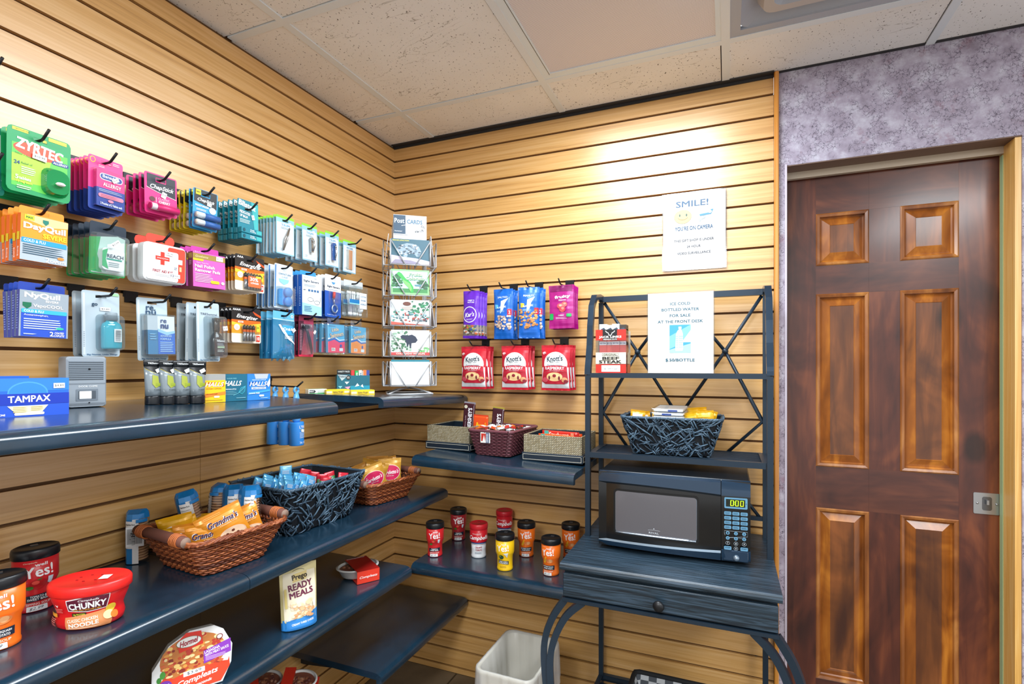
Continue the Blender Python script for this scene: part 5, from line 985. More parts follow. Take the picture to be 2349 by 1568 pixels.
# gel tubes
def tube_gel(loc, rz, label):
    e = tag(empty('gel_tube', loc, rz), label, 'hair gel', 'hair gel tubes'); K = mat('#14181d', .25)
    b = MB(); b.lathe([(.0001, 0), (.0175, 0), (.018, .002), (.0178, .018), (.0165, .021)], K, n=22, sx=1, sy=.72); b.build('cap', e)
    b = MB(); BD = mat('#7f8b92', .2, .1, .7); n = 22; rings = []
    for z, k in ((.021, 0), (.04, .12), (.07, .45), (.092, .8), (.104, 1), (.108, 1)): rings.append([((.0172 + .0035 * k) * math.cos(2 * PI * i / n), (.0125 * (1 - k) + .0007) * math.sin(2 * PI * i / n), z) for i in range(n)])
    b.loft(rings[:4], BD, True, True); b.loft(rings[3:], K, True, True)
    def fn(x, z, o):
        k = 0
        for (z0, k0), (z1, k1) in zip(((.021, 0), (.04, .12), (.07, .45), (.092, .8), (.104, 1)), ((.04, .12), (.07, .45), (.092, .8), (.104, 1), (.11, 1))):
            if z0 <= z <= z1: k = k0 + (k1 - k0) * (z - z0) / (z1 - z0)
        u = max(-.97, min(.97, x / (.0172 + .0035 * k))); return (x, -((.0125 * (1 - k) + .0007) * math.sqrt(1 - u * u) + .0004 + o), z)
    b.prints([('p', [(-20, 92), (20, 92), (19, 72), (0, 78), (-18, 88)], K), ('l', [(-18, 87), (0, 76), (18, 70)], 1, '#c8b84a'), ('t', 'TRESemmé', 1, 100, 26, 4, '#e6ebee', 'b'), ('p', [(-4, 72), (8, 68), (10, 44), (2, 40), (-5, 50)], '#98a238'), ('r', 2, 44, 16, 52, '#8a9a2c'), ('t', '4 extra', 5, 36, 14, 3, '#30383c', 'b'), ('p', [(2, 84), (14, 90), (18, 82), (6, 76)], '#f2f2f0')], fn=fn); b.build('tube', e); return e
for i, (x, y) in enumerate([(.142, -1.196), (.158, -1.170), (.172, -1.144), (.186, -1.114)]):
    tube_gel((x, y, onA(x)), RZA - .25, 'clear yellow hair gel tube on black cap, ' + ['nearest the door chime', 'second from the door chime', 'third from the door chime', 'beside the yellow lozenge box'][i])
def halls(c, c2, txt2, nm, loc, w=.064):
    c1 = c if not isinstance(c, str) else c; ops = [('t', 'HALLS', 0, 47, 44, 11, '#f6f8f8', 'bi')]
    if nm == 'yellow': ops = [('r', -32, 58, 32, 74, '#9a9c9a'), ('r', -32, 0, 32, 58, c)] + [('t', 'HALLS', 4, 47, 48, 12, '#b8501c', 'B'), ('t', 'HALLS', 4, 47, 47, 11, '#fbf6ec', 'bi'), ('t', 'HONEY LEMON', 2, 36, 38, 3, '#c86a1c', 'b'), ('p', [(-32, 20), (32, 28), (32, 20), (-32, 12)], '#e8872a'), ('t', 'LONG FLAVOR RELIEF', -4, 22, 30, 3, '#a83a1c', 'b'), ('q', 2, 12, 16, 17, 2, '#f6eccf'), ('m', -26, 26, 6, 1, 3, '#a88420')]
    elif nm == 'teal': ops = [('t', 'SUGAR FREE', -10, 62, 26, 3, '#7ac0cc', 'b'), ('t', 'HALLS', -6, 49, 46, 13, '#f6f8f8', 'bi'), ('t', 'MENTHO-LYPTUS', -12, 33, 28, 3.4, '#d8ecf0', 'b'), ('m', -28, 4, 27, 3, 4, '#5a9aac'), ('p', [(8, 24), (14, 36), (28, 42), (26, 26), (18, 18)], '#2f9ab0'), ('p', [(10, 25), (15, 34), (26, 39), (24, 27), (18, 20)], '#1b6a80'), ('l', [(-6, 16), (8, 22), (26, 39)], 1, '#6ac0d0'), ('m', 2, 30, 9, 1, 4, '#7ab0c0')]
    else: ops = [('p', [(-14, 74), (28, 74), (24, 60), (-10, 60)], '#b4bcc4'), ('t', 'MENTHO-LYPTUS', 0, 57, 40, 3, '#d8ecff', 'b'), ('t', 'HALLS', -2, 46, 52, 13, '#1c4a9a', 'B'), ('t', 'HALLS', -2, 46, 51, 12, '#f6f8f8', 'bi'), ('r', -22, 31, 20, 37, '#e4effa'), ('t', 'TRIPLE SOOTHING', -1, 34, 38, 3.4, '#1c4a9a', 'b'), ('p', [(22, 44), (32, 62), (33, 46), (28, 36)], '#e6f2fa'), ('p', [(-32, 22), (32, 30), (32, 24), (-32, 16)], '#3fa0e8'), ('t', 'SUGAR FREE', -14, 20, 30, 3.4, '#ffffff', 'b'), ('q', 0, 10, 14, 15, 2, '#e8f2fa'), ('m', 4, 30, 6, 1, 3, '#bcdcf8')]
    return sbox('lozenge_box', nm + ' cough lozenge box, ' + txt2, loc, RZA - .16, w, .05, .074, c, ops, 'lozenges', 'cough lozenge boxes', side=c2)
halls('#f2c21c', '#e8e0c0', 'between the gel tubes and the teal box', 'yellow', (.190, -1.074, onA(.19)), .058)
halls('#14627c', '#0f5066', 'middle one of three', 'teal', (.196, -1.012, onA(.2)), .066)
halls('#2c7fd6', '#1f6ac0', 'last of three toward the lint rollers', 'bright blue', (.208, -.945, onA(.21)), .068)
# gum on the corner shelf
zS = lambda x, y: zS2(y, x) + .0006
def flatbox(nm, label, loc, rz, w, d, h, m, ops, topc, tops=()):
    e = tag(empty(nm, loc, rz), label, 'chewing gum', 'chewing gum boxes'); b = MB(); b.box(-w / 2, w / 2, 0, d, 0, h, m, .001); b.box(-w / 2 + .002, w / 2 - .002, .002, d - .002, h, h + .0004, topc); b.prints(ops, -.0002); b.build('carton', e); return e
JF = [('q', -42, 6, -22, 14, 1, '#f2ecc0'), ('t', 'Juicy Fruit', 0, 10, 36, 6, '#2a3550', 'b'), ('q', 22, 6, 42, 14, 1, '#f2ecc0'), ('l', [(-16, 6), (0, 4.5), (16, 6)], .8, '#2a3550')]
flatbox('gum_box', 'white and green flat gum box beside the lint rollers', (.052, -.548, zS(.1, -.5)), PI / 4 + .25, .066, .045, .018, '#eef4ee', [('r', -32, 0, 32, 4, '#1fa84a'), ('p', [(-30, 5), (-12, 5), (-7, 10), (-12, 15), (-30, 15)], '#20282c'), ('t', 'MINT', -22, 10, 16, 5, '#ffffff', 'b'), ('q', 0, 5, 26, 14, 2, '#c8d4cc')], '#b8e0b8')
flatbox('gum_box', 'yellow flat gum box, first of the two yellow ones', (.108, -.505, zS(.2, -.45)), PI / 4 + .2, .086, .05, .019, '#f2cc1c', JF, '#f6e04a')
flatbox('gum_box', 'yellow flat gum box nearer the postcard rack', (.178, -.452, zS(.28, -.4)), PI / 4 + .1, .088, .05, .019, '#f4d020', JF, '#f6e04a')
flatbox('gum_box', 'lowest yellow flat gum box under the one nearer the rack', (.330, -.395, zS(.3, -.4)), PI / 4 + .1, .004, .004, .003, '#f4d020', [], '#f6e04a') if False else None
e = tag(empty('gum_display', (.102, -.412, zS(.15, -.42)), PI / 4 + .12), 'variety pack gum carton standing behind the yellow boxes', 'chewing gum'); b = MB()
b.box(-.062, .062, 0, .03, 0, .070, '#15657c'); b.box(-.062, -.012, -.0006, 0, 0, .092, '#15657c'); b.box(-.0118, .062, -.0006, 0, 0, .03, '#1f9ab8'); b.build('carton', e)
b = MB(); b.prints([('r', -62, 74, -12, 92, '#141c22'), ('t', 'VARIETY PACK', -37, 85, 44, 6, '#e8eef0', 'b'), ('p', [(-60, 74), (-20, 70), (-44, 50)], '#b8c8d0'), ('t', 'Trident', -42, 66, 28, 7, '#1c3a4c', 'bi'), ('e', -20, 62, 8, 8, '#10161a'), ('t', '15', -20, 62, 8, 7, '#f2f2f2', 'b'), ('p', [(-34, 46), (-16, 46), (-26, 36)], '#dff0ec'), ('p', [(-34, 26), (-12, 28), (-20, 16)], '#f2a8cc'), ('p', [(-58, 30), (-42, 30), (-50, 20)], '#7ac8d8'), ('p', [(4, 26), (14, 40), (22, 30)], '#e2f4fa'), ('p', [(26, 28), (34, 36), (38, 22)], '#e2f4fa'), ('r', -12, 0, 62, 6, '#2a3a9c')], -.0006); b.build('printed_face', e)
b = MB()
for i, (m, t) in enumerate((('#e23a3a', ''), ('#1fb05a', 'Trident'), ('#f2f2f0', 'Trident'), ('#e8e4e0', ''), ('#3a4a9a', ''))):
    x = -.008 + .0145 * i; b.box(x, x + .012, .004, .012, .03, .090 - .002 * (i % 2), m)
    if t: b.prints([('t', t, (x + .006) * 1000, 62, 7, 30, '#204a38' if i == 1 else '#2a7a5a', 'b')], .004) if False else b.prints([('t', t, (x + .006) * 1000, 60, 42, 8, '#f4faf4' if i == 1 else '#2a6a8a', 'b', 90)], .004)
b.box(.038, .050, .003, .011, .05, .091, '#f0783a'); b.build('gum_sticks', e)
# ================================================================ baskets
def wall_pt(x0, x1, y0, y1, r, t):
    """point and outward normal at fraction t round a rounded rectangle"""
    P = rrect(x0, y0, x1, y1, r, 5); P.append(P[0]); Ls = [math.dist(P[i], P[i + 1]) for i in range(len(P) - 1)]; T = sum(Ls) * (t % 1)
    for i, l in enumerate(Ls):
        if T <= l or i == len(Ls) - 1:
            k = T / max(l, 1e-9); dx_, dy_ = (P[i + 1][0] - P[i][0]) / max(l, 1e-9), (P[i + 1][1] - P[i][1]) / max(l, 1e-9)
            return P[i][0] + (P[i + 1][0] - P[i][0]) * k, P[i][1] + (P[i + 1][1] - P[i][1]) * k, dy_, -dx_
        T -= l
def surf(B, Rm, h, r, t, v, off=0):
    q = [B[i] + (Rm[i] - B[i]) * v for i in range(4)]; x, y, nx, ny = wall_pt(q[0], q[1], q[2], q[3], r, t); return (x + nx * off, y + ny * off, h * v)
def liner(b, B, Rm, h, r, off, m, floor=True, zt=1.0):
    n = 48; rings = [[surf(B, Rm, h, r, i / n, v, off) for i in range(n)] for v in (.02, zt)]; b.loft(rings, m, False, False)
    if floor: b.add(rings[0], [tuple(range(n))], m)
def wicker(name, label, loc, rz, B, Rm, h, handles=True, seed=1):
    e = tag(empty(name, loc, rz), label, 'basket'); rn = random.Random(seed); C = [mat(c, .42) for c in ('#7a3c20', '#95502a', '#a9623a', '#5e2c18')]
    b = MB(); n = 34; 
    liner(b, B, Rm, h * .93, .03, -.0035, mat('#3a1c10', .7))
    rows = int(h / .0062)
    for k in range(rows):
        v = (k + .6) / rows * .93; ph = k % 2; pts = []
        for i in range(n * 3 + 1):
            t = i / (n * 3); a = .0022 * math.cos(PI * (i / 1.5) + PI * ph) ; p = surf(B, Rm, h, .03, t, v, a + .0008); pts.append((p[0], p[1], p[2] + rn.uniform(-.0007, .0007)))
        b.tube(pts, .0024, C[k % 3 if rn.random() < .8 else 3], 5, False)
    b.build('woven_body', e)
    b = MB()
    for i in range(n):
        t = (i + .5) / n; b.tube([surf(B, Rm, h, .03, t, v, 0) for v in (0, .5, 1)], .0021, C[3], 5)
    for i in range(n * 2):    # braided rim: short canes leaning over one another
        t = i / (n * 2); p0 = surf(B, Rm, h, .03, t, .93, -.003); p1 = surf(B, Rm, h, .03, t + .022, 1.0, .006 + rn.uniform(-.001, .002)); p2 = surf(B, Rm, h, .03, t + .05, 1.07, .001); p3 = surf(B, Rm, h, .03, t + .075, .98, .007)
        b.tube([p0, p1, p2, p3], .0033, C[rn.randrange(3)], 5)
    b.build('braided_rim', e)
    if handles:
        for s in (0, 1):
            y = Rm[2] - .006 if s == 0 else Rm[3] + .006; xm = (Rm[0] + Rm[1]) / 2; L2 = (Rm[1] - Rm[0]) * .41; z = h * 1.10
            b = MB(); b.tube([(xm - L2, y, z), (xm - L2 * .3, y, z + .002), (xm + L2 * .4, y, z + .001), (xm + L2, y, z)], [.0125, .012, .013, .0125], mat('#6b4034', .75), 12); 
            for q in (-1, 1): b.tube([(xm + q * (L2 + .0002), y, z), (xm + q * (L2 + .0008), y, z)], .0118, mat('#8c7466', .8), 12)
            ho = b.build('log_handle', e)
            for q in (-1, 1):
                b = MB()
                for j in range(5): 
                    xx = xm + q * (L2 - .018 - .006 * j); b.tube([(xx + rn.uniform(-.001, .001), y + .0142 * math.cos(a), z + .0142 * math.sin(a)) for a in [2 * PI * k / 12 for k in range(13)]], .0019, mat('#b0602c', .5), 5, False)
                b.build('cane_binding', ho)
    return e
def twine(name, label, loc, rz, B, Rm, h, seed=1, n=620, inner='#0b131c'):
    e = tag(empty(name, loc, rz), label, 'basket'); rn = random.Random(seed); C = [mat(c, .5, .1) for c in ('#243646', '#3a5165', '#536d82', '#18232e')]
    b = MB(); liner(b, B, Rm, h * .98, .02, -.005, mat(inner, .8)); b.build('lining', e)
    b = MB()
    for i in range(n):
        t = rn.random(); v = rn.uniform(.02, .99); a = rn.choice([.5, -.5, .9, -.9, .2, 2.2]) + rn.uniform(-.3, .3); l = rn.uniform(.014, .026); P = 2 * ((Rm[1] - Rm[0]) + (Rm[3] - Rm[2])); pts = []
        for k in (-1, -.4, .4, 1):
            tt = t + k * l * math.cos(a) / P; vv = max(.0, min(1.0, v + k * l * math.sin(a) / h)); pts.append(surf(B, Rm, h, .02, tt, vv, -.002 + .0048 * (1 - k * k) + rn.uniform(0, .0015)))
        b.tube(pts, .0021, C[rn.randrange(3)], 5)
    b.build('twine_weave', e)
    b = MB(); m_ = 60
    b.tube([surf(B, Rm, h, .02, i / m_, 1.0, 0) for i in range(m_ + 1)], .0046, C[1], 7, False)
    for i in range(70): t = rn.random(); b.tube([surf(B, Rm, h, .02, t, .95, .003), surf(B, Rm, h, .02, t + .008, 1.03, .003), surf(B, Rm, h, .02, t + .016, 1.01, -.006)], .0019, C[2], 5)
    b.build('rim', e); return e
# near wicker basket with cookies
BB = (-.092, .092, -.082, .082); BR = (-.122, .122, -.125, .125)
B1 = (.216, -1.088); wicker('wicker_basket', 'brown wicker basket with log handles, full of cookie packets', (B1[0], B1[1], ZB + .001), -.10, BB, BR, .088, True, 2)
B2 = (.172, -.752); twine('twine_basket', 'dark twine basket of blue and red snack sticks between the two wicker baskets', (B2[0], B2[1], ZB + .001), -.04, (-.095, .095, -.125, .125), (-.130, .130, -.160, .160), .142, 3, 640)
B3 = (.215, -.415); wicker('wicker_basket', 'small brown wicker basket of snack mix bags near the corner', (B3[0], B3[1], ZB + .001), -.16, (-.075, .075, -.095, .095), (-.105, .105, -.130, .130), .078, True, 5)
twine('twine_basket', 'dark twine basket standing on the slatted rack shelf', (1.262, -.178, 1.0655), 0, (-.122, .122, -.068, .068), (-.160, .160, -.088, .088), .122, 7, 620)
def pack(name, label, cat, grp, loc, rot, w, h, T, m, ops, bands=None, seed=0):
    """a pillow packet standing in a basket; origin at the middle of its foot"""
    e = tag(empty(name, loc), label, cat, grp); e.rotation_euler = rot
    b = MB(); b.T = Matrix.Translation((0, 0, h)); softbag(b, w, h, T, m, [], seed, 10, bands); b.build('wrapper', e)
    if ops: b = MB(); b.T = Matrix.Translation((0, 0, h)); f = bagfn(w, h, T, seed); b.prints(ops, fn=lambda x, z, o: f(x, z, o + .0004), lay=.00025); b.build('printed_front', e)
    return e
OR = foil('#e8952a'); YE = foil('#f0b41c')
GM = [('t', "Grandma's", 4, -27, 74, 17, '#f6f0e6', 'B', 0), ('t', "Grandma's", 4, -27, 73, 15, '#3a2a5c', 'bi', 0), ('m', -34, 10, -8, 2, 3, '#f2b86a'), ('t', 'Chocolate Chip', 14, -40, 44, 5, '#fbe2b8', 'i'), ('e', 12, -72, 34, 20, '#e0b898'), ('e', 12, -70, 31, 18, '#ecc8a8'), ('e', 0, -66, 4, 3, '#6a3424'), ('e', 16, -62, 4, 3, '#6a3424'), ('e', 24, -72, 4, 3, '#6a3424'), ('e', 8, -78, 4, 3, '#6a3424'), ('e', -10, -76, 4, 3, '#6a3424'), ('p', [(-34, -80), (-22, -74), (-18, -88), (-34, -92)], '#f2f2f0')]
GMY = [('e', -6, -40, 26, 18, '#f4efe4'), ('t', 'G', -14, -40, 16, 24, '#3a2216', 'bi'), ('t', 'randma', 12, -36, 36, 12, '#3a2216', 'bi')]
zb = ZB + .003
def inb(Bx, dx_, dy_, dz_=0): return (Bx[0] + dx_, Bx[1] + dy_, zb + dz_)
FA = math.radians(52)     # packets look toward the shop floor
pack('cookie_packet', 'orange cookie packet leaning highest at the outer side of the wicker basket', 'cookies', 'orange cookie packets', inb(B1, .052, .008, .040), (.0, -.38, FA + .15), .108, .100, .012, OR, GM, None, 2)
pack('cookie_packet', 'orange cookie packet behind the highest one, reading chocolate chip', 'cookies', 'orange cookie packets', inb(B1, .050, .058, .034), (.05, -.30, FA + .12), .092, .095, .012, OR, GM, None, 3)
pack('cookie_packet', 'orange cookie packet next behind the tallest, showing its first letter', 'cookies', 'orange cookie packets', inb(B1, .020, -.032, .022), (.1, -.10, FA + .1), .090, .086, .012, OR, GM, None, 4)
pack('cookie_packet', 'orange cookie packet half hidden at the middle of the wicker basket', 'cookies', 'orange cookie packets', inb(B1, -.014, -.046, .022), (.1, -.05, FA), .085, .084, .011, OR, GM, None, 5)
for i, (a, c, g, zz) in enumerate([(-.036, -.058, -.2, .022), (-.048, -.036, -.5, .036), (-.056, -.052, -.3, .045), (-.062, .012, .1, .03), (-.018, .018, -.3, .034)]):
    pack('cookie_packet', 'yellow cookie packet ' + ['behind the log handle', 'standing tilted by the wall side', 'at the basket corner nearest the slats', 'below the biscuit sleeves', 'lying between orange packets and sleeves'][i], 'cookies', 'yellow cookie packets', inb(B1, a, c, zz), (.12, g * .6, FA + g * .3), .078, .078, .010, YE, GMY, None, 8 + i)
def sleeve(label, loc, rot, nf=170, h=.135):
    e = tag(empty('biscuit_sleeve', loc), label, 'biscuits', 'biscuit sleeves'); e.rotation_euler = rot; BLU = foil('#1f7fc4', .25); r = .024
    b = MB()
    for i in range(16): b.lathe([(.001, 0), (r - .0035, .0004), (r - .001, .0025), (r - .0035, .0046), (.001, .005)], mat('#d2a276', .8), (0, 0, .006 + i * .0068), 18)
    b.build('biscuits', e)
    b = MB(); O = [(math.cos(a) * r * 1.06 * (1.08 if k % 2 else 1), math.sin(a) * r * 1.06 * (1.08 if k % 2 else 1)) for k, a in enumerate([2 * PI * j / 12 + .26 for j in range(12)])]
    W_ = clear('film', '#f8fafb', .04, .1, .01)
    for j in range(12):
        a, c = O[j], O[(j + 1) % 12]; blue = j in (4, 5, 6, 7); b.add([(a[0], a[1], .001), (c[0], c[1], .001), (c[0], c[1], .112), (a[0], a[1], .112)], [(0, 1, 2, 3)], BLU if blue else ('#e8eaea' if j in (8, 3) else W_))
    b.loft([[(x, y, .112) for x, y in O], [(x * .95, y * .9, .124) for x, y in O], [(x * .75, y * .18, h) for x, y in O]], BLU, True, False); b.build('wrapper', e)
    b = MB(); fn = lambda x, z, o: ((r * 1.1 + .001 + o) * math.sin(x / .026), -(r * 1.1 + .001 + o) * math.cos(x / .026), z)
    b.prints([('r', -22, 40, 2, 108, '#eceeee'), ('t', 'Nutrition Facts', -10, 100, 20, 4, '#20262a', 'b')] + [('r', -20, 90 - 8 * i, 0, 90.8 - 8 * i, '#20262a') for i in range(6)] + [('r', -20, 70, 0, 72.5, '#20262a'), ('t', '170', -7, 77, 10, 6, '#20262a', 'b'), ('t', 'Calories', -14, 65, 12, 3, '#20262a', 'b'), ('r', 2, 104, 24, 112, '#1f7fc4')], fn=fn); b.build('nutrition_panel', e); return e
sleeve('blue topped biscuit sleeve at the outer end of the row', inb(B1, .036, .070, .040), (-.04, .06, FA + .25))
sleeve('blue topped biscuit sleeve second from the outer end', inb(B1, -.012, .062, .040), (-.04, .04, FA + .25))
sleeve('blue topped biscuit sleeve turned to show its back label', inb(B1, -.054, .050, .042), (-.1, -.05, FA - 1.1))
sleeve('blue topped biscuit sleeve leaning crooked near the seam', inb(B1, -.064, .000, .040), (.0, -.22, FA + .15))
e = sleeve('shorter biscuit sleeve showing a barcode, standing behind the basket', (.045, -1.172, ZB + .001), (0, 0, FA - .1), h=.132); 
b = MB(); b.box(-.019, .019, -.0285, -.0279, .045, .095, '#e8eaea'); b.prints([('r', -16 + 2.3 * i, 52, -15 + 2.3 * i, 90, '#30363a') for i in range(14)], -.0285); b.build('barcode_label', e)
# snack sticks in the twine basket
rn = random.Random(21)
NTH = ['first', 'second', 'third', 'fourth', 'fifth', 'sixth', 'seventh']
def stick(label, grp, loc, rot, w, h, cols, name='snack_stick', cat='snack'):
    e = tag(empty(name, loc), label, cat, grp); e.rotation_euler = rot; b = MB(); t = .005
    b.loft([[(x, y, z) for x, y in ell(0, 0, w / 2, t * k + .0006, 10)] for z, k in ((0, .1), (.006, .3), (.012, 1), (h - .012, 1), (h - .006, .3), (h, .1))], foil(cols[0], .22), True, True); b.build('wrapper', e)
    b = MB(); b.prints([('r', -w * 420, 14, w * 420, h * 1000 - 14, cols[1]), ('r', -w * 300, h * 400, w * 300, h * 620, cols[2]), ('m', -w * 300, w * 300, h * 900 - 6, 3, 4, '#f2f4f6')], -.0062); b.build('printed_band', e); return e
WHB = ['back corner', 'rear row', 'middle row', 'front row']
for i in range(22):
    u = -.085 + .028 * (i % 6) + rn.uniform(-.003, .003); vv = -.118 + .036 * (i // 6) + .006 * (i % 2)
    stick('light blue snack wrapper, ' + NTH[i // 6] + ' row from the cookies, ' + NTH[i % 6] + ' from the slats', 'light blue snack wrappers in the twine basket', inb(B2, u, vv, .046 + rn.uniform(0, .012)), (math.radians(-16 + rn.uniform(-6, 6)), math.radians(24 + rn.uniform(-6, 6)), PI / 2 - .3 + rn.uniform(-.2, .2)), .034, .100, ['#5db8ec', '#3a9ae0', '#d6ecf8'])
stick('pale blue wrapper sticking up tallest in the twine basket', None, inb(B2, -.070, .0, .072), (0, .05, 1.0), .038, .098, ['#7cc8ec', '#5db8ec', '#a8dcf4'])
for i, (u, vv, zz) in enumerate([(-.05, .035, .07), (0, .03, .05), (.05, .04, .05), (.075, .095, .052), (.01, .075, .05), (-.05, .085, .05), (.03, .11, .052)]):
    e = stick('red fruit candy wrapper ' + ['standing tallest beside the blue wrappers', 'touching the blue wrappers near the basket middle', 'by the outer rim next to the blue wrappers', 'at the outer far corner of the twine basket', 'in the middle of the red bunch', 'by the slat side of the red bunch', 'at the far end of the red bunch'][i], 'red candy wrappers in the twine basket' if i else None, inb(B2, u, vv, zz), (rn.uniform(-.2, .2), rn.uniform(-.3, .3), .9 + rn.uniform(-.4, .4)), .036, .088, ['#d6263a', '#e0d8e4' if i % 2 else '#3aa05a', '#c41f30'])
# snack mix bags in the far wicker basket
TAN = foil('#d9a23c'); 
GD = [('e', 0, -52, 40, 30, '#f4ead4'), ('e', 0, -52, 38, 28, '#d8285e'), ('t', "Gardetto's", 0, -50, 66, 15, '#ffffff', 'bi', 4), ('t', 'SNACK MIX', 0, -64, 28, 4, '#f8dce4', 'b'), ('r', -42, -102, 42, -86, '#f4ead4')]
pack('snack_mix_bag', 'tan snack mix bag standing tallest with its pink oval facing out', 'snack mix', 'tan snack mix bags', inb(B3, .026, .044, .022), (-.05, 0, FA - .10), .088, .118, .012, TAN, GD, None, 31)
pack('snack_mix_bag', 'tan snack mix bag tilted toward the twine basket, pink oval low', 'snack mix', 'tan snack mix bags', inb(B3, .024, -.030, .028), (.1, -.3, FA + .0), .090, .110, .012, TAN, GD, None, 32)
for i, (u, vv, zz) in enumerate([(-.05, -.06, .012), (-.055, -.01, .022), (-.05, .045, .028), (-.015, -.02, .012), (-.01, .10, .02)]):
    pack('snack_mix_bag', 'tan snack mix bag ' + ['behind the tilted one by the slats', 'in the middle of the rear row', 'in the rear row reaching above the others', 'squeezed between front and rear bags', 'at the far end by the handle'][i], 'snack mix', 'tan snack mix bags', inb(B3, u * .7, vv * .8, zz + .02), (.05, rn.uniform(-.3, .3), FA + rn.uniform(-.5, .3)), .085, .100, .014, TAN if i % 2 else foil('#c98f3c'), GD, None, 33 + i)
# ================================================================ rack basket contents
z0b = 1.072
for i, (x, y, g, zz) in enumerate([(-.120, -.02, .1, .045), (-.085, .01, -.15, .038), (-.055, -.03, .2, .042)]):
    pack('snack_packet', 'yellow and white packet ' + ['at the end beside the lattice', 'between two other yellow packets', 'next to the clear bagged pile'][i], 'snack', 'yellow and white packets in the rack basket', (1.262 + x, -.178 + y, z0b + zz), (.1, g, g), .050, .092, .009, YE, [('r', -18, -60, 16, -12, '#efe8dc')], None, 41 + i)
for i in range(6): 
    e = tag(empty('clear_packet', (1.262 - .005, -.185 + .002 * i, z0b + .075 + .0125 * i)), 'clear packet of white cloths with blue print, ' + ['lowest', 'second from the bottom', 'third from the bottom', 'fourth from the bottom', 'second from the top', 'topmost'][i] + ' of the pile', 'packet', 'clear packets in the rack basket'); e.rotation_euler = (.05, 0, rn.uniform(-.08, .08)); b = MB()
    b.box(-.048, .048, -.055, .055, 0, .009, '#f0f1f3', .002); b.box(-.040 + .02 * (i % 3), -.010 + .02 * (i % 3), -.0556, -.05, .001, .007, '#2a50a8'); b.build('folded_cloth', e); b = MB(); b.box(-.056, .056, -.060, .060, -.0012, .0106, clear('film', '#f8fafb', .04, .1, .01), .003); b.build('film_bag', e)
for i, (x, y, g, zz) in enumerate([(.076, -.025, -.25, .044), (.100, .0, .15, .050), (.112, -.028, -.1, .050), (.088, .03, -.1, .056)]):
    pack('snack_packet', 'bright yellow packet ' + ['touching the clear bagged pile', 'in the middle of the yellow bunch', 'leaning over the basket end', 'tallest at the back of the bunch'][i], 'snack', 'bright yellow packets in the rack basket', (1.262 + x, -.178 + y, z0b + zz), (.1, g, g), .062, .092, .009, foil('#f4bc12'), [('e', -4, -30, 9, 7, '#f6e6b0'), ('r', -20, -20, 20, -14, '#f8d24a')], None, 51 + i)
# ================================================================ candy boxes on the rear wall shelf
def weave(name, c1, c2, sc_=80):
    m, t, b = nt(name); mp = coords(t, (sc_, sc_, sc_), (0, PI / 4, 0)); mp2 = coords(t, (sc_, sc_, sc_)); c = N(t, 'ShaderNodeTexBrick', Scale=1.0, Mortar__Size=.13, Brick__Width=1.0, Row__Height=.5); 
    sp = N(t, 'ShaderNodeSeparateXYZ'); L(t, mp2, 0, sp, 0); ad = N(t, 'ShaderNodeMath', _operation='ADD'); L(t, sp, 0, ad, 0); L(t, sp, 1, ad, 1); cb = N(t, 'ShaderNodeCombineXYZ')
    r1 = N(t, 'ShaderNodeMath', _operation='ADD'); L(t, ad, 0, r1, 0); L(t, sp, 2, r1, 1); r2 = N(t, 'ShaderNodeMath', _operation='SUBTRACT'); L(t, ad, 0, r2, 0); L(t, sp, 2, r2, 1); L(t, r1, 0, cb, 0); L(t, r2, 0, cb, 1)
    L(t, cb, 0, c, 0); c.inputs['Color1'].default_value = (*lin(c1), 1); c.inputs['Color2'].default_value = (*lin(c2), 1); c.inputs['Mortar'].default_value = (*lin('#2a2418'), 1)
    L(t, c, 0, b, 'Base Color'); b.inputs['Roughness'].default_value = .6; bump(t, b, c, 1, -.9, .002); return m
STRAW = weave('straw_weave', '#c4b48a', '#e9dfc0'); LEA = mat('#122230', .45); STI = mat('#d8d4c4', .6)
